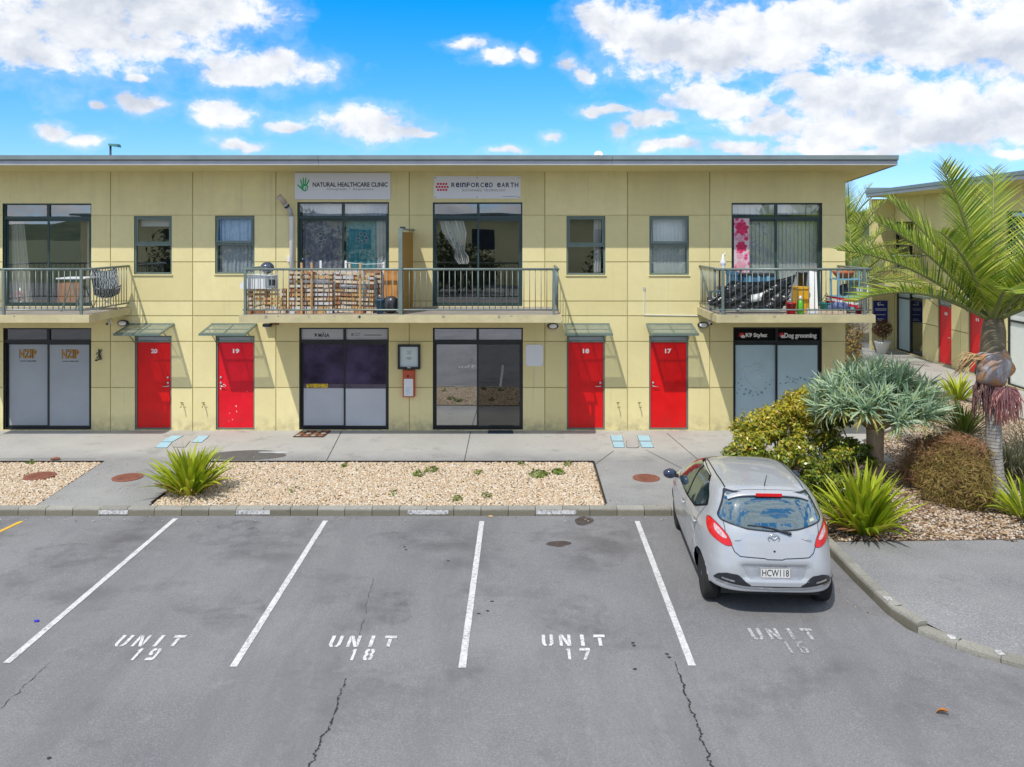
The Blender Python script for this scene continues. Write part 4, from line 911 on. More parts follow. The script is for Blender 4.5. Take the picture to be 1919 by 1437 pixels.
for u, v, s in [(1386,719,1),(1392,724,1.2),(1400,731,1.6),(1409,734,1.5),(1388,731,1),(1397,740,1.8),(1407,738,1.7),(1420,735,1.3),(1430,737,1.8),(1437,729,1.3),(1384,738,1),(1445,722,1.2),(1438,718,.9),(1448,714,.9),(1423,741,1.3),(1413,743,1),(1390,712,.7)]: disc(b, X(u), Z(v), s * 1.35 * k, y - .003, 10)
b.build('etched_dots', mt['frost_dot'], gD)
y = qD[1][4] - .003; b = MB()
for i in range(34): disc(b, X(1463 + rnd.random() * 70), Z(706 + rnd.random() * 14), rnd.uniform(.5, 1.9) * k, y - .0002 * i, 10)
b.build('etched_dots', mt['frost_dot'], gD)
# ---- curtains and blinds
def drape(x0a, x1a, x0b, x1b, z0, z1, y, folds, m, lab, amp=0.03, pinch=None, cat='curtain', name='curtain'):
    nu, nv = folds * 8, 24; b = MB(); vs = []
    for j in range(nv + 1):
        t = j / nv; xa, xb = x0a + (x0b - x0a) * t, x1a + (x1b - x1a) * t
        if pinch: xa, xb = pinch(t, xa, xb)
        for i in range(nu + 1):
            u = i / nu; ph = 2 * math.pi * folds * u
            vs.append((xa + (xb - xa) * u, y + amp * math.sin(ph + 0.7 * math.sin(3 * t + u * 5)) + amp * .5 * math.sin(ph * .37 + 2 * t), z1 + (z0 - z1) * t))
    b.add(vs, [(j*(nu+1)+i, (j+1)*(nu+1)+i, (j+1)*(nu+1)+i+1, j*(nu+1)+i+1) for j in range(nv) for i in range(nu)])
    o = b.build(name, m, None, True); tag(o, lab, cat); return o
def swoop(side):
    def f(t, a, b_):
        w = (b_ - a); k_ = 1 - 0.12 * t
        return (a, b_)
    return f
drape(X(8), X(33), X(10), X(49), SZ + .03, Z(410), 0.24, 6, mt['curtain_cream'], 'cream curtain hanging at the left of the far left sliding door')
drape(X(154), X(166), X(149), X(166), SZ + .03, Z(410), 0.24, 4, mt['curtain_cream'], 'narrow cream curtain at the right of the far left sliding door')
def m_lace(name, col, back):
    n = NT(name); f = n.noise(9, 5, 0.7); v = n.vor(7); k_ = n.math('MULTIPLY', n.rng(f, .35, .65), n.rng(v, .1, .5, .4, 1), clamp=True)
    p = n.bsdf(n.mix(k_, back, col), 0.9); t = n.N('ShaderNodeBsdfTransparent'); m = n.N('ShaderNodeMixShader'); m.inputs[0].default_value = 0.88
    n.L(t.outputs[0], m.inputs[1]); n.L(p, m.inputs[2]); return n.done(m.outputs[0])
mt['lace'] = m_lace('grey_lace', (0.50, 0.52, 0.62), (0.22, 0.24, 0.34)); mt['lace_teal'] = m_lace('teal_lace', (0.24, 0.66, 0.74), (0.04, 0.40, 0.52)); mt['lace_white'] = m_lace('white_lace', (0.80, 0.84, 0.88), (0.60, 0.68, 0.76))
def lace_flower(cx, cz, s, y, o, m):
    b = MB()
    for i in range(7):
        a = i * 2 * math.pi / 7; px, pz = cx + s * .62 * math.cos(a), cz + s * .62 * math.sin(a)
        b.tube([(px + s * .28 * math.cos(q), y, pz + s * .28 * math.sin(q)) for q in [j * 2 * math.pi / 8 for j in range(9)]], .008, 4, cap=False)
    b.tube([(cx, y, cz - s), (cx + s * .1, y, cz - 1.6 * s), (cx - s * .1, y, cz - 2.1 * s)], .008, 4)
    b.build('lace_flower', m, o)
c1 = drape(X(563), X(640), X(563), X(640), SZ + .03, Z(410), 0.19, 7, mt['lace'], 'grey lace curtain behind the left pane above the timber pallets', .02); lace_flower(X(599), Z(446), .16, .15, c1, mt['lace_white'])
c2 = drape(X(645), X(724), X(645), X(724), SZ + .03, Z(409), 0.19, 7, mt['lace_teal'], 'teal lace curtain behind the right pane above the timber pallets', .02); lace_flower(X(676), Z(446), .16, .15, c2, mt['lace_white'])
drape(X(703), X(722), X(705), X(722), SZ + .03, Z(410), 0.14, 3, mt['lace_white'], 'narrow white lace strip at the right edge of the teal curtain', .02)
drape(X(563), X(722), X(563), X(722), Z(404), Z(384), 0.2, 20, mt['lace_white'], 'short white lace pelmet above the lace curtained door', .015)
drape(X(406), X(474), X(406), X(474), Z(511), Z(406), 0.19, 9, mt['lace_white'], 'white lace curtain in the window above door 19', .02)
def knot(t, a, b_):
    c = X(834 + 42 * t * .55 + 10); w0 = (b_ - a)
    k_ = 1 - 0.60 * min(1, max(0, (t - .30) / .42)) if t < .72 else 0.40 + 0.22 * math.sin((t - .72) / .28 * math.pi)
    return (c - w0 * k_ / 2, c + w0 * k_ / 2)
drape(X(832), X(878), X(832), X(878), Z(495), Z(411), 0.165, 7, mt['curtain'], 'white curtain tied in a loose knot in the right middle sliding door', .045, knot)
drape(X(1114), X(1128), X(1114), X(1128), Z(511), Z(411), 0.19, 3, mt['curtain'], 'narrow white drape at the right of the window above door 18', .025)
def blinds(px0, px1, z0, z1, y, n, m, lab):
    b = MB(); w = (X(px1) - X(px0)) / n; t = thing('vertical_blind', lab, 'blind', (X(px0), y, z0))
    for i in range(n):
        x = X(px0) + w * (i + .5); a = R(14 + rnd.uniform(-5, 5)); dx, dy = w * .54 * math.cos(a), w * .54 * math.sin(a); b.quad((x - dx, y - dy, z0), (x + dx, y + dy, z0), (x + dx, y + dy, z1), (x - dx, y - dy, z1))
    o = b.build('slats', m, t); o['kind'] = 'stuff'; MB().box(X(px0), X(px1), y - .04, y + .04, z1, z1 + .04).build('head_rail', mt['white'], t)
mt['blind'] = M('pale_green_blind', (0.84, 0.89, 0.86), 0.8, var=0.05)
blinds(1220, 1288, Z(512), Z(411), 0.20, 10, mt['blind'], 'closed pale vertical blind in the window above door 17')
blinds(1407, 1538, SZ + .05, Z(412), 0.22, 18, mt['blind'], 'pale vertical blind behind the sliding door with the pink banner'); blinds(1376, 1538, Z(402), Z(387), 0.2, 14, mt['blind'], 'short pale blind in the top light above the pink banner')
o = MB().box(X(258), X(317), .18, .19, Z(424), Z(410)).build('roller_blind', mt['curtain']); tag(o, 'white roller blind drawn a little way down in the window above door 20', 'blind')
# pink flower banner
n = NT('pink_flower_print'); v = n.vor(7.5, 'Distance'); f = n.noise(14, 5, 0.7)
c_ = n.ramp(n.math('ADD', n.math('MULTIPLY', v, 1.1), n.math('MULTIPLY', f, .5)), [(0.25, (0.62, 0.02, 0.10)), (0.48, (0.70, 0.06, 0.20)), (0.62, (0.72, 0.28, 0.42)), (0.85, (0.72, 0.56, 0.62))])
mt['pinkflower'] = n.done(n.bsdf(c_, 0.7)); t = thing('flower_banner', 'tall pink flower print banner at the left edge of the right sliding door', 'banner', (X(1391), 0, SZ))
MB().box(X(1376), X(1405), .0235, .0265, Z(520), Z(409)).build('cloth', mt['pinkflower'], t)
mt['pinkdeep'] = M('deep_pink_petals', (0.66, 0.035, 0.12), 0.7, var=0.35, scale=18); mt['pinkpale'] = M('pale_pink_petals', (0.74, 0.36, 0.44), 0.7, var=0.2, scale=18)
for cx, cy, r, m_ in [(1391, 428, 12, mt['pinkdeep']), (1390, 463, 10, mt['pinkdeep']), (1388, 447, 6, mt['pinkpale']), (1389, 498, 10, mt['pinkpale']), (1387, 480, 6, mt['pinkpale']), (1399, 447, 4, mt['pinkdeep'])]:
    b = MB(); pts = [(X(cx) + r * k * (1 + .18 * math.sin(7 * a)) * math.cos(a), .0225 - .0002 * (cy % 4), Z(cy) + r * k * (1 + .18 * math.sin(7 * a)) * math.sin(a)) for a in [i * math.pi / 14 for i in range(28)]]; b.add(pts, [tuple(range(28))]); b.build('printed_flower', m_, t)
# lamp and vents that show over the roof
t = thing('street_lamp', 'dark green street lamp head rising beyond the roof edge', 'street lamp', (X(207, 20), 20, -.2))
zt = Z(271, 20); xx = X(207, 20)
MB().tube([(xx, 20, -.2), (xx, 20, zt)], [.09, .05], 8).build('pole', mt['green'], t, True)
b = MB(); b.add([(xx-.05,19.85,zt-.05),(xx+.42,19.8,zt-.12),(xx+.42,20.2,zt-.12),(xx-.05,20.15,zt-.05),(xx-.05,19.9,zt+.05),(xx+.40,19.85,zt+.02),(xx+.40,20.15,zt+.02),(xx-.05,20.1,zt+.05)], [(3,2,1,0),(4,5,6,7),(0,1,5,4),(1,2,6,5),(2,3,7,6),(3,0,4,7)]); b.build('lamp_head', M('teal_lamp_head', (0.02, 0.16, 0.15), 0.4), t)
t = thing('satellite_dish', 'white dish peeping over the roof edge', 'dish', (X(1122, 1.5), 1.5, zr(1.5)))
zz = Z(290, 1.5); MB().lathe([(.0, 0), (.08, .015), (.115, .035), (.12, .04), (.08, .02), (.01, .008)], 18, loc=(X(1122, 1.5), 1.5, zz - .02), mat=Matrix.Rotation(R(60), 4, 'X')).build('dish', mt['white'], t, True)
MB().tube([(X(1122, 1.5), 1.5, zr(1.5) + .1), (X(1122, 1.5), 1.5, zz)], .02, 6).build('mast', mt['steel'], t)
t = thing('roof_cowl', 'small white cowl on the roof edge near the street lamp', 'roof vent', (X(203, .3), .3, zr(.3)))
MB().lathe([(.05, 0), (.05, .2), (.1, .22), (.1, .26), (.03, .3)], 14, loc=(X(203, .3), .3, zr(.3) + .12)).build('cowl', mt['white'], t, True)
# ================= things on the balconies
mt['timber'] = M('raw_timber', (0.58, 0.36, 0.16), 0.8, var=0.25, scale=9); mt['timber_pale'] = M('pale_weathered_timber', (0.66, 0.54, 0.40), 0.85, var=0.2, scale=9)
mt['timber_red'] = M('reddish_timber', (0.40, 0.19, 0.09), 0.8, var=0.25, scale=9); mt['orange'] = M('orange_plank', (0.56, 0.24, 0.055), 0.7, var=0.2, scale=5)
mt['plastic_blue'] = M('blue_plastic', (0.06, 0.16, 0.27), 0.5); mt['plastic_lightblue'] = M('light_blue_plastic', (0.18, 0.42, 0.55), 0.5); mt['packing'] = M('white_packing', (0.60, 0.58, 0.58), 0.8, var=0.2, scale=9); mt['grey_machine'] = M('grey_machine', (0.32, 0.34, 0.35), 0.5, 0.2)
FZ = SZ + .007
Xb = lambda p, y=-1.5: X(p, y)
def Zb(py, y=-1.5): return Z(py, y)
# pallets on edge along the railing
def pallet(px0, px1, y, slats, h, lab, lean=0.0, gap=.035):
    x0, x1 = X(px0, y), X(px1, y); t = thing('pallet', lab, 'pallet', ((x0 + x1) / 2, y, FZ), 0, 'timber pallets stood on edge behind the railing')
    n = slats; hh = (h - gap * (n - 1)) / n; w = x1 - x0
    for i in range(n):
        z0 = i * (hh + gap); m = rnd.choice([mt['timber'], mt['timber_pale'], mt['timber_pale'], mt['timber']])
        T = Matrix.Rotation(lean + rnd.uniform(-.008, .008), 4, 'Y')
        us = sorted([-w / 2] + [-w / 2 + w * (q + rnd.uniform(.25, .75)) / max(1, round(w / .26)) for q in range(max(1, round(w / .26)))] + [w / 2])
        for a_, c_ in zip(us, us[1:]):
            if c_ - a_ < .05: continue
            m = rnd.choice([mt['timber'], mt['timber_pale'], mt['timber_pale'], mt['timber_red'], mt['packing']]); dy = rnd.uniform(-.012, .012)
            MB().box(a_ + .012, c_ - .012, -.03 + dy, dy, z0 + rnd.uniform(0, .01), z0 + hh, mat=T).build('slat', m, t, local=True)
    for u in (-w / 2 + .06, 0, w / 2 - .06):
        MB().box(u - .045, u + .045, .002, .09, 0, h, mat=Matrix.Rotation(lean, 4, 'Y')).build('bearer', mt['timber_red'], t, local=True)
    return t
pallet(541, 624, -1.62, 10, .88, 'tall timber pallet stood on edge, left of the slumped one'); pallet(626, 700, -1.55, 10, .86, 'slumped pale timber pallet right of the tall one', .035)
pallet(463, 537, -1.60, 6, .52, 'low timber pallet under the white machine'); pallet(570, 716, -1.38, 9, .90, 'wide timber pallet standing behind the other pallets')
mt['packing'] = M('white_packing', (0.60, 0.58, 0.58), 0.8, var=0.2, scale=9)
for x, z, w, h, lab in [(640, .42, .2, .28, 'white packing sheet stuffed between the pallets, higher piece'), (640, .06, .2, .2, 'white packing sheet low between the pallets'), (690, .3, .16, .3, 'white packing sheet at the right pallet end')]:
    o = MB().box(X(x, -1.5) - w / 2, X(x, -1.5) + w / 2, -1.50, -1.47, FZ + z, FZ + z + h).build('packing_sheet', mt['packing']); tag(o, lab, 'packing sheet')
for px, py, m, lab in [(565, 492, mt['timber'], 'upright timber batten rising left above the pallets'), (584, 492, mt['timber'], 'second upright timber batten above the pallets'), (601, 488, mt['white'], 'white post above the pallets, left one'), (648, 488, mt['white'], 'white post above the pallets near the door mullion'), (655, 493, mt['timber_pale'], 'pale batten beside the white post'), (675, 492, mt['timber'], 'upright batten in front of the teal curtain'), (719, 491, mt['white'], 'white post at the right end of the clothes line')]:
    y = -1.70 if m is mt['timber'] else -1.25; o = MB().box(X(px, y) - .022, X(px, y) + .022, y - .015, y + .015, FZ, Z(py, y)).build('batten', m); tag(o, lab, 'batten')
t = thing('clothes_line', 'thin white clothes line strung above the pallets', 'clothes line', (X(690, -1.25), -1.25, Z(493, -1.25)))
MB().tube([(X(648, -1.25), -1.27, Z(492, -1.25)), (X(684, -1.25), -1.27, Z(495, -1.25)), (X(719, -1.25), -1.27, Z(494, -1.25))], .006, 4).build('cord', mt['white'], t)
for px, w, lab in [(724, .09, 'orange plank at the left of the leaning three'), (732, .08, 'middle orange plank leaning by the screen'), (741, .09, 'orange plank nearest the privacy screen')]:
    y = -1.62; o = MB().box(X(px, y) - w / 2, X(px, y) + w / 2, y - .02, y + .02, FZ + .34, Z(506, y)).build('plank', mt['orange']); tag(o, lab, 'plank')
def sack(px, y, z, r, m, lab, cat, name):
    b = MB().blob((0, 0, r[2]), r, 16, 12); rr = random.Random(px)
    b.v = [tuple(Vector(v) * (1 + .16 * noise.noise(Vector(v) * 9 + Vector((px, 0, 0))))) for v in b.v]
    o = b.build(name, m, None, True, loc=(X(px, y), y, z)); tag(o, lab, cat); return o
mt['bag'] = M('dark_bin_bag', (0.03, 0.033, 0.045), 0.35, 0, 0.6, 0.2, 9)
sack(732, -1.60, FZ, (.20, .14, .18), mt['bag'], 'dark plastic bag below the orange planks', 'bag', 'plastic_bag')
def bucket(px, y, r, h, m, lab, cat='bucket', name='bucket', hand=True, z=FZ):
    t = thing(name, lab, cat, (X(px, y), y, z))
    MB().lathe([(r * .8, 0), (r, h - .02), (r * 1.06, h - .02), (r * 1.06, h), (r * .94, h), (r * .76, .02), (.01, .02)], 18).build('body', m, t, True, True)
    if hand: MB().tube([(-r * 1.05, 0, h - .02), (-r * .8, -.05, h + .05), (0, -.08, h + .09), (r * .8, -.05, h + .05), (r * 1.05, 0, h - .02)], .006, 5).build('handle', mt['steel'], t, True, True)
    return t
bucket(712, -1.66, .085, .30, mt['plastic_blue'], 'small blue bucket behind the railing left of the dark bag')
t = thing('machine', 'white boxy machine lying on the low pallet at the balcony end', 'machine', (X(478, -1.4), -1.4, FZ + .525))
x0, x1 = X(459, -1.4), X(518, -1.4); b = MB(); b.prism([(x0, FZ + .525), (x1, FZ + .525), (x1, FZ + .80), (x0 + .22, FZ + .82), (x0, FZ + .62)], 1.28, 1.72, mat=Matrix(((1,0,0,0),(0,0,-1,0),(0,1,0,0),(0,0,0,1)))); b.build('casing', mt['white'], t)
MB().box(X(497, -1.72), X(517, -1.72), -1.735, -1.722, FZ + .56, FZ + .78).build('grey_panel', mt['grey_machine'], t); MB().box(X(505, -1.72), X(516, -1.72), -1.742, -1.736, FZ + .6, FZ + .72).build('black_window', mt['ink'], t)
t = thing('helmet', 'dark blue round helmet resting on the white machine', 'helmet', (X(501, -1.35), -1.35, FZ + .82))
mt['helmet'] = M('blue_black_gloss', (0.045, 0.065, 0.11), 0.15, 0, 0.6, coat=1.0); MB().blob((0, 0, .13), (.145, .16, .13), 16, 10).build('shell', mt['helmet'], t, True, True)
b = MB().blob((0.01, -.07, .11), (.12, .105, .06), 12, 8); b.build('visor', mt['black'], t, True, True)
t = thing('wall_box', 'small white box high on the wall beside the white duct', 'box', (X(543, -.1), -.1, Z(486)))
MB().box(X(540), X(547), -.09, -.002, Z(490), Z(480)).build('case', mt['white'], t)
# left balcony
t = thing('folding_table', 'pale folding table with crossed legs behind the far left railing', 'table', (X(146, -.9), -.9, FZ)); xa, xb = X(119, -.9), X(172, -.9)
MB().box(xa, xb, -1.2, -.6, FZ + .70, FZ + .725).build('tabletop', mt['sign'], t)
for s in (-.28, .28):
    MB().tube([((xa + xb) / 2 - .2, -.9 + s, FZ), ((xa + xb) / 2 - .1, -.9 + s, FZ + .3), ((xa + xb) / 2, -.9 + s * .8, FZ + .7)], .014, 6).build('leg', mt['greyframe'], t); MB().tube([((xa + xb) / 2 + .2, -.9 + s, FZ), ((xa + xb) / 2 + .1, -.9 + s, FZ + .3), ((xa + xb) / 2, -.9 + s * .8, FZ + .7)], .014, 6).build('leg', mt['greyframe'], t)
n = NT('zebra_fabric'); w_ = n.N('ShaderNodeTexWave'); w_.inputs['Scale'].default_value = 8; w_.inputs['Distortion'].default_value = 9; w_.inputs['Detail'].default_value = 3; n.L(n.tc.outputs['Object'], w_.inputs['Vector'])
mt['zebra'] = n.done(n.bsdf(n.ramp(w_.outputs[0], [(0.60, (0.018, 0.02, 0.025)), (0.70, (0.36, 0.38, 0.42))]), 0.8))
cx, cy = X(199, -.7), -.7; t = thing('folding_chair', 'butterfly chair with black and white cover behind the far left railing', 'chair', (cx, cy, FZ), R(35)); t.scale = (.86, .86, .9); WM[t.name] = Matrix.LocRotScale(t.location, t.rotation_euler, t.scale)
vs = []; nu, nv = 10, 14
for j in range(nv + 1):
    s = j / nv; yb_ = -.32 + s * .62; zb_ = .52 - .26 * math.sin(min(1, s * 1.7) * math.pi * .5) + max(0, s - .42) ** 1.25 * 1.35
    for i in range(nu + 1):
        u = i / nu * 2 - 1; vs.append((u * .30, yb_, zb_ + .10 * u * u))
MB().add(vs, [(j*(nu+1)+i, j*(nu+1)+i+1, (j+1)*(nu+1)+i+1, (j+1)*(nu+1)+i) for j in range(nv) for i in range(nu)]).build('cover', mt['zebra'], t, True, True)
for s in (-1, 1):
    MB().tube([(s * .28, -.30, 0), (-s * .28, .02, .42), (-s * .3, .3, .85)], .012, 6).build('leg', mt['steel'], t, True, True); MB().tube([(s * .28, .26, 0), (s * .2, -.1, .36), (-s * .28, -.32, .56)], .012, 6).build('leg', mt['steel'], t, True, True)
o = MB().box(X(101), X(141), .15, .45, FZ + .02, Z(530, .2)).build('wooden_chest', M('orange_brown_wood', (0.62, 0.22, 0.03), 0.5, var=0.25, scale=4)); tag(o, 'orange brown wooden chest just inside the far left sliding door', 'chest')
t = thing('fan', 'round fan with red and white face inside the far left sliding door', 'fan', (X(37, .3), .3, FZ))
T = Matrix.Translation((0, 0, .22)) @ Matrix.Rotation(R(90), 4, 'X'); MB().lathe([(.2, -.03), (.21, 0), (.2, .03)], 22, mat=T).build('cage', mt['steel'], t, True, True); MB().lathe([(.12, .031), (.11, .05), (.02, .06)], 18, mat=T).build('face', mt['redink'], t, True, True)
MB().lathe([(.05, .061), (.03, .075)], 12, mat=T).build('hub', mt['white'], t, True, True); MB().box(-.14, .14, -.1, .1, 0, .03).build('base', mt['steel'], t, local=True)
# right balcony
def crumpled(name, lab, cat, pts_top, pts_bot, y, m, n=90, mrow=34):
    vs = []; f = lambda pts, u: next(((a[0] + (b[0] - a[0]) * (u - a[2]) / max(1e-6, b[2] - a[2]), a[1] + (b[1] - a[1]) * (u - a[2]) / max(1e-6, b[2] - a[2])) for a, b in zip(pts, pts[1:]) if u <= b[2] + 1e-9))
    for j in range(mrow + 1):
        for i in range(n + 1):
            u, v = i / n, j / mrow; a, b = f(pts_top, u), f(pts_bot, u); px = a[0] + (b[0] - a[0]) * v; py = a[1] + (b[1] - a[1]) * v
            d = .05 * noise.noise(Vector((px * .035 + py * .05, py * .05, 3))) + .03 * noise.noise(Vector((px * .10 + py * .13, py * .05, 9))) + .05 * abs(noise.noise(Vector((px * .16 - py * .10, py * .16, 5)))) + .03 * abs(noise.noise(Vector((px * .30 + py * .2, py * .30, 8))))
            vs.append((X(px, y), y + .05 + d, Z(py, y)))
    o = MB().add(vs, [(j*(n+1)+i, (j+1)*(n+1)+i, (j+1)*(n+1)+i+1, j*(n+1)+i+1) for j in range(mrow) for i in range(n)]).build(name, m, None, True); tag(o, lab, cat); return o
mt['tarp'] = M('black_plastic_sheet', (0.022, 0.022, 0.027), 0.30, 0, 0.6, 0.2, 4)
crumpled('plastic_sheet', 'crumpled black plastic sheet tied along the right balcony railing', 'plastic sheet', [(1327, 558, 0), (1342, 556, .08), (1372, 526, .25), (1400, 529, .40), (1440, 527, .60), (1470, 522, .78), (1494, 514, 1)], [(1327, 570, 0), (1355, 578, .15), (1400, 581, .40), (1440, 578, .65), (1466, 583, .85), (1480, 560, 1)], -1.72, mt['tarp'])
o = crumpled('plastic_bag', 'white plastic bag caught in the black sheet', 'bag', [(1409, 553, 0), (1430, 549, 1)], [(1409, 567, 0), (1428, 564, 1)], -1.755, mt['white'], 10, 8)
bucket(1482, -1.70, .105, .235, mt['redink'], 'red bucket behind the right balcony railing'); bucket(1503, -1.0, .12, .30, mt['bag'], 'black bucket standing high behind the yellow crate', z=FZ + .54, hand=False)
mt['yellowc'] = M('yellow_plastic', (0.75, 0.40, 0.02), 0.5); mt['greenb'] = M('green_plastic', (0.12, 0.50, 0.04), 0.3)
t = thing('yellow_crate', 'tall yellow crate behind the green bottle on the right balcony', 'crate', (X(1503, -1.3), -1.3, FZ))
MB().box(X(1494, -1.3), X(1513, -1.3), -1.4, -1.0, FZ, FZ + .5).build('body', mt['yellowc'], t); MB().box(X(1493, -1.3), X(1514, -1.3), -1.42, -.98, FZ + .5, FZ + .54).build('rim', mt['yellowc'], t)
t = thing('green_bottle', 'lime green spray bottle beside the red bucket', 'bottle', (X(1500, -1.72), -1.72, FZ)); MB().lathe([(.06, 0), (.07, .02), (.07, .2), (.045, .26), (.025, .29)], 14).build('body', mt['greenb'], t, True, True); MB().lathe([(.028, .29), (.028, .36), (.012, .38)], 10).build('cap', mt['white'], t, True, True)
t = thing('plastic_chair', 'blue plastic chair at the left end of the right balcony', 'chair', (X(1356, -1.0), -1.0, FZ), R(-70))
b = MB(); b.box(-.22, .22, -.22, .22, .40, .43); b.build('seat', mt['plastic_blue'], t, local=True); b = MB()
for i in range(4): b.box(-.2 + i * .115, -.14 + i * .115, .2, .23, .45, .8)
b.box(-.22, .22, .195, .235, .78, .86); b.build('backrest', mt['plastic_blue'], t, local=True)
for sx_ in (-.2, .2):
    for sy_ in (-.2, .2): MB().box(sx_ - .02, sx_ + .02, sy_ - .02, sy_ + .02, 0, .40).build('leg', mt['plastic_blue'], t, local=True)
t = thing('side_table', 'dark topped side table with white front left of the pink banner', 'table', (X(1382, -.5), -.5, FZ)); MB().box(X(1341, -.5), X(1386, -.5), -.75, -.25, FZ + .86, FZ + .90).build('tabletop', mt['ink'], t)
for u in (1344, 1383):
    for y in (-.72, -.28): MB().box(X(u, -.5) - .02, X(u, -.5) + .02, y - .02, y + .02, FZ, FZ + .86).build('leg', mt['ink'], t)
t = thing('ornament', 'white bird shaped ornament on the dark side table', 'ornament', (X(1355, -.5), -.5, FZ + .90)); MB().lathe([(.05, 0), (.025, .02), (.065, .09), (.07, .15), (.03, .23), (.016, .32)], 14).build('body', mt['white'], t, True, True)
MB().tube([(.015, 0, .28), (.05, 0, .34), (.09, 0, .33)], [.018, .016, .005], 8).build('neck', mt['white'], t, True, True)
t = thing('storage_chest', 'dark blue storage chest below the sliding door of the right balcony', 'chest', (X(1410, -.4), -.4, FZ)); MB().box(X(1376, -.4), X(1448, -.4), -.62, -.12, FZ, FZ + .74).build('body', mt['plastic_blue'], t); MB().box(X(1375, -.4), X(1449, -.4), -.64, -.10, FZ + .742, FZ + .79).build('lid', mt['ink'], t)
for i in range(4): MB().box(X(1386 + i * 17, -.64), X(1390 + i * 17, -.64), -.65, -.622, FZ + .1, FZ + .74).build('rib', mt['plastic_lightblue'], t)
o = MB().box(X(1374, -1.5), X(1455, -1.5), -1.52, -1.45, FZ + .56, FZ + .59).build('batten', mt['white']); tag(o, 'long white batten lying behind the black sheet', 'batten')
mt['pot'] = M('terracotta_pot', (0.42, 0.12, 0.05), 0.8, var=0.15)
t = thing('planter_stand', 'light blue two tier stand at the right end of the right balcony', 'stand', (X(1592, -1.0), -1.0, FZ)); xa, xb = X(1562, -1.0), X(1604, -1.0)
for z in (.30, .68): MB().box(xa, xb, -1.25, -.75, FZ + z, FZ + z + .03).build('shelf', mt['plastic_lightblue'], t)
for x in (xa + .02, xb - .02):
    for y in (-1.23, -.77): MB().box(x - .015, x + .015, y - .015, y + .015, FZ, FZ + .9).build('leg', mt['plastic_lightblue'], t)
t = thing('flower_pot', 'wide terracotta bowl on the top tier of the blue stand', 'pot', (X(1581, -1.0), -1.0, FZ + .712)); MB().lathe([(.14, 0), (.22, .10), (.24, .15), (.22, .15), (.18, .10), (.01, .09)], 20).build('bowl', mt['pot'], t, True, True)
sack(1581, -1.02, FZ + .33, (.11, .10, .13), mt['bag'], 'dark lump on the lower tier of the blue stand', 'bag', 'plastic_bag')
t = thing('toy_boat', 'red and white striped toy boat lying across the right balcony', 'toy boat', (X(1575, -1.5), -1.5, FZ + .35))
a, c = Vector((X(1549, -1.45), -1.45, Z(558, -1.45))), Vector((X(1607, -1.45), -1.5, Z(567, -1.45)))
for i, m in enumerate((mt['redink'], mt['white'], mt['redink'], mt['plastic_lightblue'])):
    dz = .05 - i * .052; b = MB(); b.add([a + Vector((0, -.02 * i, dz)), c + Vector((0, -.02 * i, dz)), c + Vector((0, .16, dz)), a + Vector((0, .16, dz)), a + Vector((.05, -.02 * i, dz - .045)), c + Vector((-.05, -.02 * i, dz - .045)), c + Vector((-.05, .16, dz - .045)), a + Vector((.05, .16, dz - .045))], [(0,1,2,3),(7,6,5,4),(4,5,1,0),(5,6,2,1),(6,7,3,2),(7,4,0,3)]); b.build('hull_stripe', m, t)
sack(1572, -1.58, FZ, (.26, .13, .12), M('blue_white_cloth', (0.10, 0.13, 0.28), 0.9, var=0.9, scale=9), 'heap of dark blue and white cloth below the toy boat', 'cloth', 'cloth_heap')
t = thing('teal_basket', 'teal plastic basket left of the toy boat', 'basket', (X(1549, -1.5), -1.5, FZ)); mt['teal'] = M('teal_plastic', (0.02, 0.26, 0.27), 0.5); MB().lathe([(.10, 0), (.14, .2), (.15, .2), (.15, .22), (.12, .21), (.09, .02)], 16).build('body', mt['teal'], t, True, True)
MB().tube([(-.14, 0, .2), (0, 0, .42), (.14, 0, .2)], .01, 6).build('handle', mt['teal'], t, True, True)
bucket(1609, -1.68, .07, .13, M('dark_red_pot', (0.25, 0.02, 0.03), 0.5), 'small dark red pot at the right corner post', 'pot', 'flower_pot', False)
t = thing('trough', 'low white trough along the floor of the right balcony', 'trough', (X(1560, -1.72), -1.72, FZ))
for i in range(2): MB().box(X(1514 + i * 20, -1.72), X(1532 + i * 55, -1.72), -1.74 + i * .05, -1.64 + i * .05, FZ, FZ + .11 - i * .03).build('side_board', mt['white'] if i == 0 else mt['timber_pale'], t)
t = thing('leaning_board', 'tall white panel leaning by the right sliding door', 'panel', (X(1524, -.8), -.8, FZ)); MB().add([(X(1512, -.8), -.9, FZ), (X(1530, -.8), -.9, FZ), (X(1530, -.5), -.5, FZ + .82), (X(1517, -.5), -.5, FZ + .85), (X(1512, -.8), -.87, FZ), (X(1530, -.8), -.87, FZ), (X(1530, -.5), -.47, FZ + .82), (X(1517, -.5), -.47, FZ + .85)], [(0,1,2,3),(7,6,5,4),(4,5,1,0),(5,6,2,1),(6,7,3,2),(7,4,0,3)]).build('board', mt['white'], t)
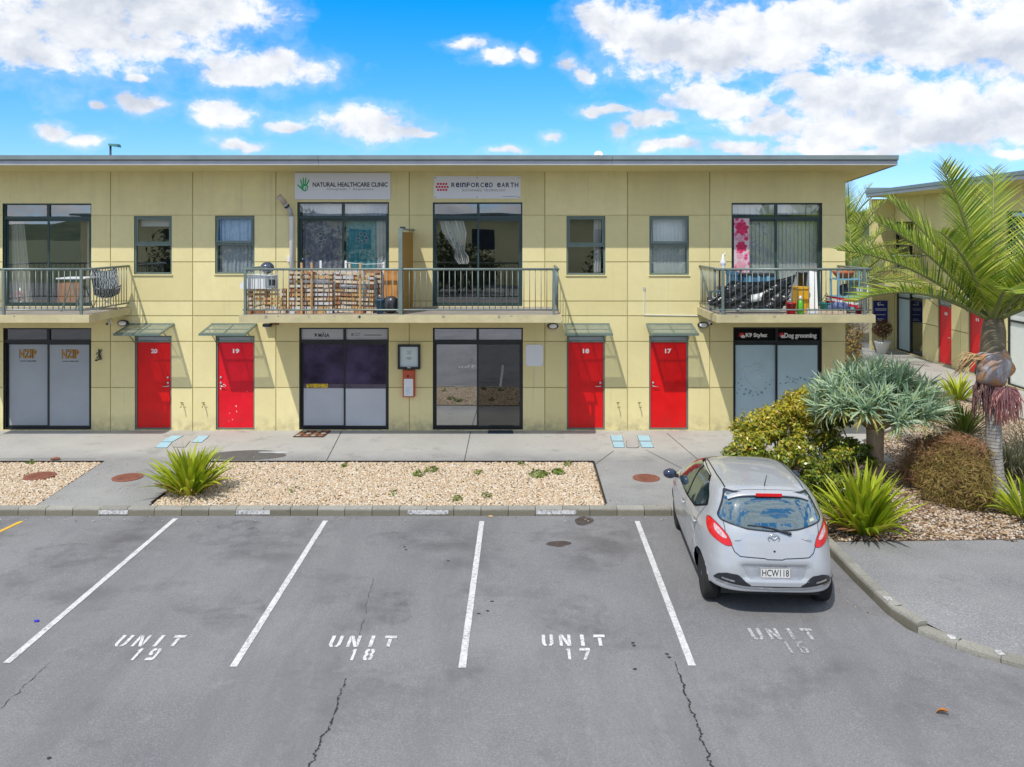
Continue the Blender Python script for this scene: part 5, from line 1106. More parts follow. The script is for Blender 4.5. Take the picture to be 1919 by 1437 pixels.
# ================= the silver hatchback
def m_carpaint(name, col):
    n = NT(name); fl = n.vor(900, 'Color'); sp = n.N('ShaderNodeSeparateColor'); n.L(fl, sp.inputs[0])
    dirt = n.rng(n.noise(2.2, 6, 0.65), 0.35, 0.75)
    c = n.mix(n.math('MULTIPLY', sp.outputs[0], 0.06), mul(col, 0.9), mul(col, 1.25)); c = n.mix(n.math('MULTIPLY', dirt, 0.18), c, mul(col, 0.72))
    return n.done(n.bsdf(c, n.rng(dirt, 0, 1, 0.26, 0.38), 0.30, 0.5, None, 0.9))
mt['carpaint'] = m_carpaint('silver_car_paint', (0.52, 0.545, 0.575))
n = NT('car_window_glass'); lw = n.N('ShaderNodeLayerWeight'); lw.inputs[0].default_value = .4; g = n.N('ShaderNodeBsdfGlossy'); g.inputs['Roughness'].default_value = .01; g.inputs[0].default_value = (.86, .97, 1, 1); n.L(n.bump(n.noise(2.5, 2), 0.006), g.inputs['Normal'])
ms = n.N('ShaderNodeMixShader'); n.L(n.rng(lw.outputs['Facing'], 0, 1, .22, .80), ms.inputs[0]); n.L(n.bsdf((0.010, 0.045, 0.06), .3, 0, .2), ms.inputs[1]); n.L(g.outputs[0], ms.inputs[2]); mt['carglass'] = n.done(ms.outputs[0])
mt['rubber'] = M('tyre_rubber', (0.022, 0.022, 0.023), 0.85, var=0.25, scale=20); mt['blackplastic'] = M('black_plastic_trim', (0.020, 0.022, 0.028), 0.35, 0, 0.5)
mt['rim'] = M('alloy_rim', (0.50, 0.51, 0.53), 0.35, 0.6); mt['lampred'] = M('red_lamp_lens', (0.66, 0.006, 0.010), 0.2, 0, 0.5, 0.05, coat=.3); mt['lampclear'] = M('clear_lamp_lens', (0.66, 0.44, 0.45), 0.15, 0.1, 0.6, 0.35, 30, coat=.4)
mt['chrome'] = M('chrome', (0.66, 0.68, 0.70), 0.12, 1.0); mt['plate'] = M('white_number_plate', (0.70, 0.70, 0.68), 0.4, var=0.02)
rp = G(1325, 1117, ZA); fp = G(1266, 986, ZA); hd = math.atan2(-(fp.x - rp.x), fp.y - rp.y) - 0.024
cdir = Vector((-math.sin(hd), math.cos(hd), 0)); cside = Vector((cdir.y, -cdir.x, 0))
cc = rp + cdir * 1.245 + cside * 0.71
car = thing('parked_car', 'silver five door hatchback parked nose to the kerb, rear facing the camera', 'car', (cc.x, cc.y, ZA), hd)
# plan loops stacked from the sill to the roof
kz = np.array([.20, .28, .36, .46, .58, .70, .80, .90, .98, 1.06, 1.16, 1.27, 1.36, 1.415, 1.45, 1.470])
ky0 = np.array([-1.80, -1.855, -1.875, -1.88, -1.868, -1.838, -1.81, -1.78, -1.75, -1.71, -1.66, -1.59, -1.515, -1.445, -1.32, -.80])   # rear
ky1 = np.array([1.90, 1.96, 1.99, 2.0, 1.985, 1.93, 1.80, 1.52, 1.22, 1.06, .86, .62, .38, .20, .02, -.22])   # front
kw = np.array([.755, .81, .832, .842, .845, .842, .836, .825, .81, .782, .738, .682, .625, .575, .50, .32])    # half width
kn = np.array([4.8, 4.9, 4.9, 4.8, 4.7, 4.5, 4.3, 4.2, 4.2, 4.3, 4.4, 4.5, 4.4, 4.0, 3.4, 2.8])
NL, NA = 76, 160
zs_ = np.interp(np.linspace(0, 1, NL), np.linspace(0, 1, len(kz)), kz)
def sm(k):
    v = np.interp(zs_, kz, k)
    for _ in range(5): v[1:-1] = (v[:-2] + 2 * v[1:-1] + v[2:]) / 4
    return v
y0_, y1_, w_, n_ = sm(ky0), sm(ky1), sm(kw), sm(kn)
cv = []
def sq(y, z):
    t = min(1, max(0, (-y - 1.44) / .14)); return max(z, .20 + .135 * t * t * (3 - 2 * t))
for i in range(NL):
    cy, hl = (y0_[i] + y1_[i]) / 2, (y1_[i] - y0_[i]) / 2
    for j in range(NA):
        a = 2 * math.pi * (j + .5) / NA; c, s = math.cos(a), math.sin(a); e = 2 / n_[i]
        sx_ = math.copysign(abs(c) ** e, c); sy_ = math.copysign(abs(s) ** e, s)
        x, y, z = w_[i] * sx_, cy + hl * sy_, zs_[i]
        z = sq(y, z)
        z += -0.025 * max(0, z - 1.3) / .17 * abs(x / .6) ** 2
        # hatch: recessed plate niche under the shut line, fuller shoulder at the lamps
        if y < -1.5 and .46 < z < .66 and abs(x) < .42: y += .030 * min(1, (z - .46) / .03, (.66 - z) / .03) * min(1, (.42 - abs(x)) / .05)
        if abs(x) > .5 and .68 < z < 1.05: k_ = math.sin((z - .68) / .37 * math.pi); x += math.copysign(.010 * k_, x)
        cv.append((x, y, z))
cf = [(i*NA+j, i*NA+(j+1)%NA, (i+1)*NA+(j+1)%NA, (i+1)*NA+j) for i in range(NL-1) for j in range(NA)]
cv.append((0, (y0_[-1] + y1_[-1]) / 2, zs_[-1] + .004)); top = len(cv) - 1; cf += [((NL-1)*NA+j, (NL-1)*NA+(j+1)%NA, top) for j in range(NA)]
bvh = BVHTree.FromPolygons([Vector(v) for v in cv], cf)
AX = 1.245; WR = .295; AR = .325
def inarch(v): return abs(v[0]) > .45 and min(math.hypot(v[1] - AX, v[2] - WR), math.hypot(v[1] + AX, v[2] - WR)) < AR
keep = [f for f in cf if not all(inarch(cv[i]) for i in f)]
for i, v in enumerate(cv):
    if inarch(v):
        a = AX if v[1] > 0 else -AX; d = Vector((v[1] - a, v[2] - WR)); L = max(d.length, 1e-4); d *= (AR + .0) / L; cv[i] = (v[0], a + d.x, sq(a + d.x, max(.2, WR + d.y)))
body = MB().add(cv, keep).build('body', mt['carpaint'], car, True, True)
def hit(axis, a, b):
    if axis == 'rear': o, d = Vector((a, -4, b)), Vector((0, 1, 0))
    elif axis == 'front': o, d = Vector((a, 4, b)), Vector((0, -1, 0))
    elif axis == 'left': o, d = Vector((-3, a, b)), Vector((1, 0, 0))
    elif axis == 'right': o, d = Vector((3, a, b)), Vector((-1, 0, 0))
    else: o, d = Vector((a, b, 4)), Vector((0, 0, -1))
    r = bvh.ray_cast(o, d)
    if r[0] is None: r = bvh.find_nearest(o + d * 2.2)
    return r[0], (r[1] if r[1].dot(d) < 0 else -r[1])
def spline(pts, n=6):
    out = []; k = len(pts)
    for i in range(k):
        p0, p1, p2, p3 = (Vector((*pts[(i + q) % k], 0)) for q in (-1, 0, 1, 2))
        for s in range(n):
            t = s / n; out.append((0.5 * ((2*p1) + (p2-p0)*t + (2*p0-5*p1+4*p2-p3)*t*t + (3*p1-p0-3*p2+p3)*t**3)).to_2d())
    return out
def rounded(pts, r=.03, n=4):
    out = []; k = len(pts)
    for i in range(k):
        p, a, b = Vector(pts[i]), Vector(pts[i - 1]), Vector(pts[(i + 1) % k]); ra, rb = min(r, (a - p).length * .45), min(r, (b - p).length * .45)
        A, B = p + (a - p).normalized() * ra, p + (b - p).normalized() * rb
        for s in range(n + 1): t = s / n; out.append(A * (1-t)**2 + p * 2*t*(1-t) + B * t*t)
    return out
def patch(name, outline, axis, off, m, parent=None, edge=.05):
    bm = bmesh.new(); f = bm.faces.new([bm.verts.new((p[0], p[1], 0)) for p in outline]); bmesh.ops.triangulate(bm, faces=[f])
    for _ in range(5):
        es = [e for e in bm.edges if e.calc_length() > edge]
        if not es: break
        bmesh.ops.subdivide_edges(bm, edges=es, cuts=1); bmesh.ops.triangulate(bm, faces=[f for f in bm.faces if len(f.verts) > 3])
    ps = []
    for v in bm.verts: p, nn = hit(axis, v.co.x, v.co.y); ps.append(p + nn * off)
    for v, p in zip(bm.verts, ps): v.co = p
    bmesh.ops.recalc_face_normals(bm, faces=bm.faces)
    me = bpy.data.meshes.new(name); bm.to_mesh(me); bm.free(); me.materials.append(m); me.polygons.foreach_set('use_smooth', [True] * len(me.polygons))
    return ob(name, me, parent or car, local=True)
def seam(name, pts, axis, w, m, off=.0025, closed=False, parent=None, step=.03):
    P = [Vector(p) for p in pts]; P = P + [P[0]] if closed else P; Q = []
    for a, b in zip(P, P[1:]):
        n = max(1, int((b - a).length / step)); Q += [a.lerp(b, i / n) for i in range(n)]
    Q.append(P[-1]); vs = []
    for i, p in enumerate(Q):
        t = (Q[min(i+1, len(Q)-1)] - Q[max(i-1, 0)]).normalized(); nn = Vector((-t.y, t.x))
        for s in (-1, 1): h, q = hit(axis, *(p + nn * w / 2 * s)); vs.append(h + q * off)
    return MB().add(vs, [(2*i, 2*i+1, 2*i+3, 2*i+2) for i in range(len(Q)-1)]).build(name, m, parent or car, local=True)
mir = lambda pts: [(-p[0], p[1]) for p in pts][::-1]
# glass
rw = [(-.51, 1.392), (.51, 1.392), (.625, 1.135), (.60, 1.10), (.30, 1.035), (0, 1.012), (-.30, 1.035), (-.60, 1.10), (-.625, 1.135)]
g_ = patch('rear_window', rounded(rw, .02), 'rear', .004, mt['carglass']); seam('window_seal', rounded(rw, .02), 'rear', .016, mt['blackplastic'], .006, True, g_)
patch('sticker', [(.46, 1.11), (.525, 1.12), (.515, 1.15), (.46, 1.14)], 'rear', .007, M('pale_sticker', (0.55, 0.62, 0.50), 0.5), g_)
for ax in ('left', 'right'):
    fw = [(.88, 1.01), (.30, 1.365), (-.22, 1.395), (-.24, 1.0), (.3, .985)]; bw = [(-.30, 1.0), (-.28, 1.395), (-.72, 1.385), (-1.12, 1.26), (-1.20, 1.17), (-.80, 1.03)]
    bp = [(.98, .985), (.33, 1.39), (-.22, 1.412), (-.75, 1.405), (-1.16, 1.275), (-1.26, 1.165), (-.82, 1.01), (-.2, .972)]
    patch('window_surround', rounded(bp, .04), ax, .002, mt['matt_black'])
    patch('side_window', rounded(fw, .04), ax, .005, mt['carglass']); patch('side_window', rounded(bw, .04), ax, .005, mt['carglass'])
    seam('door_gap', [(.93, .985), (.96, .6), (.88, .30), (-.22, .27)], ax, .007, mt['black']); seam('door_gap', [(-.25, .97), (-.26, .28)], ax, .007, mt['black'])
    seam('door_gap', [(-1.22, 1.15), (-1.05, .92), (-.93, .66), (-.80, .40), (-.72, .28), (-.26, .27)], ax, .007, mt['black'])
    seam('waist_crease', [(1.2, .80), (.4, .80), (-.6, .84), (-1.3, .90)], ax, .006, mt['carpaint'], .004)
    for hy in (-.12, -1.0):
        hz = .86 if hy > -.5 else .90; p, q = hit(ax, hy, hz); s = -1 if ax == 'left' else 1
        MB().tube([p + Vector((s * .006, -.085, 0)), p + Vector((s * .028, -.06, 0)), p + Vector((s * .030, .06, 0)), p + Vector((s * .006, .085, 0))], .013, 8).build('door_handle', mt['carpaint'], car, True, True)
patch('windscreen', rounded([(-.56, .98), (.56, .98), (.48, .26), (-.48, .26)], .05), 'top', .004, mt['carglass'])
for s in (-1, 1): seam('roof_strip', [(s * .485, .10), (s * .500, -.30), (s * .505, -.80), (s * .49, -1.28)], 'top', .016, mt['blackplastic'], .003)
seam('tailgate_gap', [(-.50, -1.40), (0, -1.415), (.50, -1.40)], 'top', .006, mt['black'], .003)
# tail lamps, one reaching round each corner
tl = spline([(-.712, 1.075), (-.66, 1.06), (-.60, 1.015), (-.54, .955), (-.505, .885), (-.50, .845), (-.56, .835), (-.645, .865), (-.72, .915), (-.738, .995)], 5)
tc_ = spline([(-.665, 1.035), (-.62, 1.01), (-.57, .96), (-.545, .92), (-.575, .91), (-.625, .935), (-.665, .975)], 5)
for f in (lambda p: p, mir):
    o = patch('tail_light', f([tuple(p) for p in tl]), 'rear', .008, mt['lampred'], None, .03); patch('reflector', f([tuple(p) for p in tc_]), 'rear', .0125, mt['lampclear'], o, .03)
    seam('lamp_gap', f([tuple(p) for p in tl]), 'rear', .008, mt['black'], .0055, True, o)
# third brake light under the roof edge spoiler
b = MB(); sp = []
for u in np.linspace(-.50, .50, 21): p, q = hit('top', u, -1.41); sp.append((u, p.z))
vs = []
for (u, z) in sp: vs += [(u, -1.39, z + .002), (u, -1.525 + .04 * abs(u / .53) ** 3, z - .022), (u, -1.53 + .04 * abs(u / .53) ** 3, z - .040), (u, -1.45, z - .050)]
b.add(vs, [(4*i+a, 4*i+a+1, 4*i+a+5, 4*i+a+4) for i in range(20) for a in range(3)]); b.build('spoiler', mt['carpaint'], car, True, True)
zz = sp[10][1]; b = MB(); b.add([(-.15, -1.524, zz - .016), (.15, -1.524, zz - .016), (.165, -1.535, zz - .04), (-.165, -1.535, zz - .04)], [(0, 1, 2, 3)]); b.box(-.16, .16, -1.537, -1.515, zz - .048, zz - .014); b.build('brake_light', mt['lampred'], car, local=True)
# tailgate outline, bumper, niche, plate
seam('tailgate_gap', [(-.50, .845), (-.47, .78), (-.41, .735), (-.12, .722), (-.09, .710), (.09, .710), (.12, .722), (.41, .735), (.47, .78), (.50, .845)], 'rear', .010, mt['black'], .003)
seam('tailgate_gap', [(-.575, 1.10), (-.565, 1.04), (-.56, .98)], 'rear', .007, mt['black'], .003); seam('tailgate_gap', [(.575, 1.10), (.565, 1.04), (.56, .98)], 'rear', .007, mt['black'], .003)
ins = [(.71, .43), (.66, .50), (.57, .535), (.44, .53), (.36, .455), (.29, .412), (.30, .385), (.50, .395)]
for f in (lambda p: p, mir): patch('bumper_insert', rounded(f(ins), .02), 'rear', .005, mt['blackplastic'])
seam('bumper_gap', [(-.30, .397), (.30, .397)], 'rear', .018, mt['blackplastic'], .004)
seam('chrome_lip', [(-.68, .425), (-.35, .392), (0, .384), (.35, .392), (.68, .425)], 'rear', .022, mt['chrome'], .010)
for s in (-1, 1): patch('rear_reflector', rounded([(s*.62, .455), (s*.48, .44), (s*.48, .46), (s*.62, .475)], .008), 'rear', .009, mt['chrome'])
patch('plate_niche', rounded([(-.39, .635), (.39, .635), (.31, .48), (-.31, .48)], .03), 'rear', .004, M('shaded_silver', (0.42, 0.44, 0.48), 0.4, 0.5))
seam('niche_edge', [(-.41, .645), (.41, .645)], 'rear', .010, mt['carpaint'], .012)
yp = hit('rear', 0, .55)[0].y - .012
pl = MB().box(-.18, .18, yp - .004, yp, .495, .620).build('number_plate', mt['plate'], car, local=True)
def ctext(s, x0, x1, z0, z1, y, m, parent, **k):
    me = text(s, x0, x1, z0, z1, y, m, None, **k); me.parent = parent; return me
ctext('HCW118', -.158, .158, .518, .600, yp - .0055, mt['ink'], pl, bold=.012)
b = MB(); b.box(-.172, .172, yp - .0055, yp - .0042, .612, .616); b.box(-.172, .172, yp - .0055, yp - .0042, .499, .503); b.box(-.176, -.172, yp - .0055, yp - .0042, .499, .616); b.box(.172, .176, yp - .0055, yp - .0042, .499, .616); b.build('plate_border', mt['ink'], pl, local=True)
# badge: a ring with spread wings
by = hit('rear', 0, .94)[0].y - .006; ring = [(.068 * math.cos(a), by - .004, .94 + .054 * math.sin(a)) for a in [i * math.pi / 14 for i in range(29)]]
b = MB(); b.tube(ring, .0055, 6, cap=False); b.tube([(-.062, by - .004, .967), (-.030, by - .006, .957), (0, by - .008, .920), (.030, by - .006, .957), (.062, by - .004, .967)], [.004, .008, .006, .008, .004], 6); b.build('badge', mt['chrome'], car, True, True)
ctext('mazda', -.465, -.355, .90, .92, hit('rear', -.41, .91)[0].y - .006, mt['greyink'], car, bold=.02, name='badge_lettering')
ctext('Demio', .335, .455, .905, .94, hit('rear', .40, .92)[0].y - .006, mt['greyink'], car, bold=.01, name='badge_lettering')
b = MB(); p, q = hit('rear', 0, .80); b.blob(p, (.014, .008, .014), 10, 6); b.build('lock_button', mt['black'], car, True, True)
# wiper lying across the glass
pts = [hit('rear', u, z)[0] + Vector((0, -.022, 0)) for u, z in ((.19, 1.0), (.10, 1.02), (0, 1.05), (-.12, 1.07), (-.30, 1.08))]
MB().tube(pts, [.017, .013, .010, .008, .006], 8).build('wiper', mt['blackplastic'], car, True, True)
b = MB(); b.blob(pts[0], (.028, .02, .022), 10, 7); b.build('wiper_boss', mt['blackplastic'], car, True, True)
# mirrors
for s in (-1, 1):
    b = MB().blob((s * .925, .78, .985), (.105, .075, .075), 14, 10); b.build('mirror', M('blue_black_mirror', (0.012, 0.025, 0.06), 0.12, 0, 0.6, coat=1), car, True, True)
    MB().tube([(s * .80, .76, .955), (s * .87, .78, .96)], .03, 8).build('mirror_arm', mt['blackplastic'], car, True, True)
# wheels
prof_t = [(.20, -.092), (.262, -.092), (.286, -.078), (.295, -.05), (.295, .05), (.286, .078), (.262, .092), (.20, .092)]
tyre = MB().lathe(prof_t, 36); tyre = tyre.mesh('tyre', mt['rubber'], True)
rb = MB().lathe([(.03, .055), (.19, .045), (.203, .085), (.207, .088), (.195, .06), (.19, -.07)], 32)
rim_me = rb.mesh('rim', mt['blackplastic'], True); spk = MB()
for i in range(10):
    T = Matrix.Rotation(2 * math.pi * i / 10, 4, 'Z'); spk.box(.03, .195, -.016, .016, .058, .080, mat=T)
spk.lathe([(.05, .05), (.05, .085), (.03, .092)], 16); spk.lathe([(.188, .07), (.206, .09), (.200, .092), (.186, .078)], 32); spk_me = spk.mesh('spokes', mt['rim'])
for sx_ in (-1, 1):
    for sy_ in (-1, 1):
        w = ob('wheel', tyre, car, (sx_ * .690, sy_ * AX, WR), (0, R(90) * sx_, 0), local=True); ob('rim', rim_me, w, local=True); ob('spokes', spk_me, w, local=True)
b = MB()
for sy_ in (-1, 1): b.box(-.60, .60, sy_ * AX - .36, sy_ * AX + .36, .20, .66)
b.box(-.62, .62, -1.40, 1.75, .19, .36); b.build('underbody', mt['black'], car, local=True)
for sx_ in (-1, 1): MB().box(sx_ * .70, sx_ * .78, -.92, .92, .195, .235).build('sill_trim', mt['blackplastic'], car, local=True)
for s in (-1, 1): patch('headlight', rounded([(s*.80, .74), (s*.52, .66), (s*.50, .72), (s*.74, .84)], .03), 'front', .006, mt['lampclear'])
patch('grille', rounded([(-.45, .50), (.45, .50), (.38, .32), (-.38, .32)], .05), 'front', .005, mt['blackplastic'])
MB().tube([(0, -1.30, hit('top', 0, -1.30)[0].z), (0, -1.42, hit('top', 0, -1.30)[0].z + .16)], [.008, .004], 6).build('aerial', mt['black'], car, True, True)
# ================= the second block beyond the garden
u_ = Vector((-0.012, -1, 0)).normalized(); P0 = Vector((14.6, 13.45, 0)); ang = math.atan2(u_.y, u_.x)
far = thing('courtyard_building', 'second yellow two storey block with red doors beyond the palm', 'building', P0, ang)
LT = 19.0
FW = lambda px: (lambda s: s)(px)
def t_of(px):      # distance along the facade at which the sight line through px meets it
    k = (px - PX) / F; # P0 + u t, with x = k (y + DW)
    return (k * (P0.y + DW) - P0.x) / (u_.x - k * u_.y)
def zt(px, py): t = t_of(px); return H - (py - PY) * (P0.y + u_.y * t + DW) / F
def lb(name, m, x0, x1, y0, y1, z0, z1, parent=None): return MB().box(x0, x1, y0, y1, z0, z1).build(name, m, parent or far, local=True)
# holes: shop front, two doors, near shop front, upper windows
holes = [(t_of(1679), t_of(1729), .05, 2.55), (t_of(1757), t_of(1783), .03, 2.42), (t_of(1814), t_of(1843), .03, 2.42), (t_of(1886), t_of(1886) + 2.0, .03, 2.42), (t_of(1677), t_of(1729), 3.2, 5.0), (t_of(1886), t_of(1886) + 2.0, 2.9, 5.2)]
xs = sorted({0, LT} | {q for h in holes for q in h[:2]}); zs2 = sorted({0, 6.0} | {q for h in holes for q in h[2:]} | {2.75})
cuts = [0, t_of(1732), t_of(1800), t_of(1862), t_of(1886) + 2.6, LT]
def panel_rects(x0, x1, z0, z1):
    X_ = sorted({x0, x1} | {q for h in holes for q in h[:2] if x0 < q < x1}); Z_ = sorted({z0, z1} | {q for h in holes for q in h[2:] if z0 < q < z1}); b = MB()
    for i in range(len(X_) - 1):
        for j in range(len(Z_) - 1):
            mx_, mz = (X_[i] + X_[i+1]) / 2, (Z_[j] + Z_[j+1]) / 2
            if not any(h[0] < mx_ < h[1] and h[2] < mz < h[3] for h in holes): b.box(X_[i], X_[i+1], 0, .18, Z_[j], Z_[j+1])
    return b
for a, c in zip(cuts, cuts[1:]):
    for z0, z1 in ((0, 1.30), (1.30, 2.55), (2.55, 3.25), (3.25, 4.6), (4.6, 6.0)):
        b = panel_rects(a + .012, c - .012, z0 + .012, z1 - .012)
        if b.f: b.build('wall_panel', mt['wall'], far, local=True)
b = MB(); b.box(0.02, LT - .02, .19, .25, 0, 6); bk = [(h[0], h[1], h[2], h[3]) for h in holes]; 
lb('inner_wall', mt['joint'], 0.0, LT, .60, .66, 0, 6); lb('side_wall', mt['wall'], -.05, .0, .2, 6, 0, 5.7); lb('rear_wall', mt['wall'], 0, LT, 6, 6.2, 0, 6)
def lslab(x0, x1, y0, y1, z0, z1, s): return MB().add([(x0,y0,z0),(x1,y0,z0),(x1,y1,z0+s),(x0,y1,z0+s),(x0,y0,z1),(x1,y0,z1),(x1,y1,z1+s),(x0,y1,z1+s)], [(3,2,1,0),(4,5,6,7),(0,1,5,4),(1,2,6,5),(2,3,7,6),(3,0,4,7)])
lslab(-.05, LT, -.93, 6.4, 6.0, 6.06, -.35).build('soffit', mt['wall_plain'], far, local=True); lslab(-.07, LT, -.95, 6.4, 6.062, 6.18, -.35).build('roof', mt['gut'], far, local=True)
lslab(-.10, LT, -.99, -.955, 6.0, 6.11, 0).build('fascia_board', mt['fascia'], far, local=True); lslab(-.11, LT, -1.03, -.956, 6.115, 6.23, 0).build('gutter', mt['gut'], far, local=True)
lb('roof_upstand', mt['gut'], -.14, -.075, -.98, 6.4, 5.98, 6.36)
def lfront(h, m, pm, mid=True):
    b = MB(); frame(b, h[0], h[1], h[2], h[3], .04, .14, .05)
    if mid: xm = (h[0] + h[1]) / 2; b.box(xm - .03, xm + .03, .045, .135, h[2] + .05, h[3] - .05)
    if h[3] - h[2] > 1.9 and mid: b.box(h[0] + .05, h[1] - .05, .05, .13, h[3] - .5, h[3] - .44)
    o = b.build('shop_front' if h[2] < 1 else 'window', m, far, local=True); xm = (h[0] + h[1]) / 2
    for i, (a, c) in enumerate(((h[0] + .05, xm - .03), (xm + .03, h[1] - .05))): MB().quad((a, .09, h[2] + .05), (c, .09, h[2] + .05), (c, .09, h[3] - .05), (a, .09, h[3] - .05)).build('pane', pm[i], o, local=True)
    return o
lfront(holes[0], mt['black'], (mt['frost_blue'], mt['dark_glass'])); lfront(holes[3], mt['black'], (mt['blind'], mt['blind'])); lfront(holes[4], mt['black'], (mt['dark_glass'], mt['dark_glass'])); lfront(holes[5], mt['green'], (mt['dark_glass'], mt['dark_glass']))
for h, nm in ((holes[1], '23'), (holes[2], '24')):
    b = MB(); frame(b, h[0], h[1], h[2], h[3], .03, .12, .04); b.box(h[0] + .04, h[1] - .04, .035, .115, 2.06, 2.10); fr = b.build('door_frame', mt['greyframe'], far, local=True)
    MB().quad((h[0] + .04, .07, 2.1), (h[1] - .04, .07, 2.1), (h[1] - .04, .07, h[3] - .04), (h[0] + .04, .07, h[3] - .04)).build('pane', mt['frost_pale'], fr, local=True)
    d = lb('door', mt['red'], h[0] + .04, h[1] - .04, .06, .10, .06, 2.055)
    xm = (h[0] + h[1]) / 2; b = MB(); b.box(xm - .09, xm - .02, .056, .059, 1.74, 1.84); b.box(xm + .02, xm + .09, .056, .059, 1.74, 1.84); b.build('door_number', mt['whiteink'], d, local=True)
    MB().tube([(h[1] - .13, .058, 1.0), (h[1] - .13, .0, 1.0), (h[1] - .25, .0, 1.0)], .014, 6).build('handle', mt['steel'], d, True, True)
    a, c = h[0] - .15, h[1] + .15; cn = MB(); lf = lslab(a, c, -.80, -.0, 2.36, 2.385, .14)
    f = MB(); f.box(a, c, -.82, -.79, 2.33, 2.40); f.box(a, c, -.03, -.002, 2.47, 2.53)
    for x in (a, c - .03): f.add([(x, -.79, 2.34), (x + .03, -.79, 2.34), (x + .03, -.03, 2.48), (x, -.03, 2.48), (x, -.79, 2.39), (x + .03, -.79, 2.39), (x + .03, -.03, 2.53), (x, -.03, 2.53)], [(3,2,1,0),(4,5,6,7),(0,1,5,4),(1,2,6,5),(2,3,7,6),(3,0,4,7)])
    fo = f.build('canopy', mt['greyframe'], far, local=True); lf.build('glass_pane', mt['canopy_glass'], fo, local=True)
    for x in (a + .15, c - .15): MB().tube([(x, -.003, 2.0), (x, -.45, 2.38)], .012, 5).build('bracket', mt['greyframe'], fo, local=True)
# balcony of the second block
ta, tb = t_of(1679) - 1.0, t_of(1729) + .55
s = lb('balcony', mt['slab_edge'], ta, tb, -1.6, -.003, 2.66, 2.82)
b = MB(); b.tube([(ta + .05, -1.53, 3.76), (tb - .05, -1.53, 3.76)], .025, 6); b.tube([(tb - .05, -1.53, 3.76), (tb - .05, 0, 3.76)], .025, 6); b.tube([(ta + .05, -1.53, 3.76), (ta + .05, 0, 3.76)], .025, 6); b.box(ta + .05, tb - .05, -1.54, -1.52, 2.9, 2.93)
r_ = b.build('railing', mt['rail'], far, True, True); me = MB().tube([(0, 0, 2.9), (0, 0, 3.75)], .012, 5).mesh('baluster', mt['rail'], True)
nb = int((tb - ta) / .12)
for i in range(1, nb): ob('baluster', me, r_, (ta + .05 + (tb - ta - .1) * i / nb, -1.53, 0), local=True)
for i in range(1, 12): ob('baluster', me, r_, (tb - .05, -1.53 * i / 12, 0), local=True)
# sign, pot plant, fence, gate
t = thing('office_sign', 'dark blue sign with white lettering on the wall of the second block', 'sign', (X(1650, 13.2), 13.2, Z(603.5, 13.2))); y = 13.2
s_ = MB().box(X(1637, y), X(1663.5, y), y, y + .04, Z(603.5, y), Z(563.5, y)).build('panel', M('blue_sign', (0.012, 0.025, 0.22), 0.4), t)
b = MB()
for i, (u0, u1, v) in enumerate(((1640, 1661, 578), (1640, 1661, 580.5), (1641, 1659, 589), (1644, 1656, 597), (1642, 1658, 599.5))): b.box(X(u0, y), X(u1, y), y - .004 , y - .002, Z(v + 1, y), Z(v, y))
b.build('small_print', mt['whiteink'], t); b = MB(); b.tube([(X(1644, y), y - .01, Z(569, y)), (X(1646, y), y - .01, Z(572, y)), (X(1651, y), y - .01, Z(570.5, y)), (X(1656, y), y - .01, Z(571.5, y))], .018, 5); b.tube([(X(1646, y), y - .02, Z(571, y)), (X(1645, y), y - .02, Z(567, y)), (X(1650, y), y - .02, Z(567, y))], .016, 5); b.build('script_emblem', mt['whiteink'], t)
w = MB().box(X(1634, 13.25), 14.58, 13.25, 13.5, 0, 5.9).build('courtyard_side_wall', mt['wall'], far); 
fn = thing('timber_fence', 'pale weathered timber fence between the two blocks', 'fence', (X(1610, 15.6), 15.6, 0))
xa = X(1585, 15.6); pl_ = MB().box(0, .145, 0, .03, 0, 1.95).mesh('paling', M('grey_weathered_palings', (0.45, 0.40, 0.35), 0.9, var=0.2, scale=5))
for i in range(13): ob('paling', pl_, fn, (xa + i * .155, 15.6 + rnd.uniform(0, .012), rnd.uniform(-.02, .02)))
t = thing('pot_plant', 'reddish shrub in a white pot below the dark blue sign', 'plant', (X(1654, 12.4), 12.4, 0))
MB().lathe([(.18, 0), (.28, .40), (.31, .46), (.27, .46), (.24, .38), (.01, .36)], 18).build('pot', mt['white'], t, True, True)
# ================= plants
def blade(L, w, bend, fold=.25, n=7, base=.5, twist=0.0, tip=1.0):
    """a strap leaf along +Z that bows towards +Y"""
    vs = []; p = Vector((0, 0, 0)); 
    for i in range(n + 1):
        t = i / n; a = bend * t ** 1.6; d = Vector((0, math.sin(a), math.cos(a)))
        if i: p = p + d * L / n
        ww = w * (base + (1 - base) * min(1, t * 3)) * (1 - max(0, (t - .45) / .55) ** 1.7 * tip) + .002
        q = twist * t; ax = Vector((math.cos(q), math.sin(q) * math.cos(a), -math.sin(q) * math.sin(a))); up = Vector((0, math.cos(a), -math.sin(a)))
        vs += [p - ax * ww / 2 + up * -fold * ww, p.copy(), p + ax * ww / 2 + up * -fold * ww]
    fs = []
    for i in range(n):
        k = 3 * i; fs += [(k, k+1, k+4, k+3), (k+1, k+2, k+5, k+4)]
    b = MB(); b.add(vs, fs); return b
mt['flax'] = m_leaf('flax_leaf', [(0.20, 0.31, 0.016), (0.33, 0.44, 0.022), (0.48, 0.55, 0.034), (0.40, 0.49, 0.028), (0.58, 0.56, 0.055)], .38, .45, .30, 'obj', (0.42, 0.31, 0.07), 1.0)
mt['flax_dead'] = m_leaf('dry_flax_leaf', [(0.28, 0.14, 0.07), (0.42, 0.27, 0.13), (0.50, 0.30, 0.05)], .7, .2, .15, 'obj')
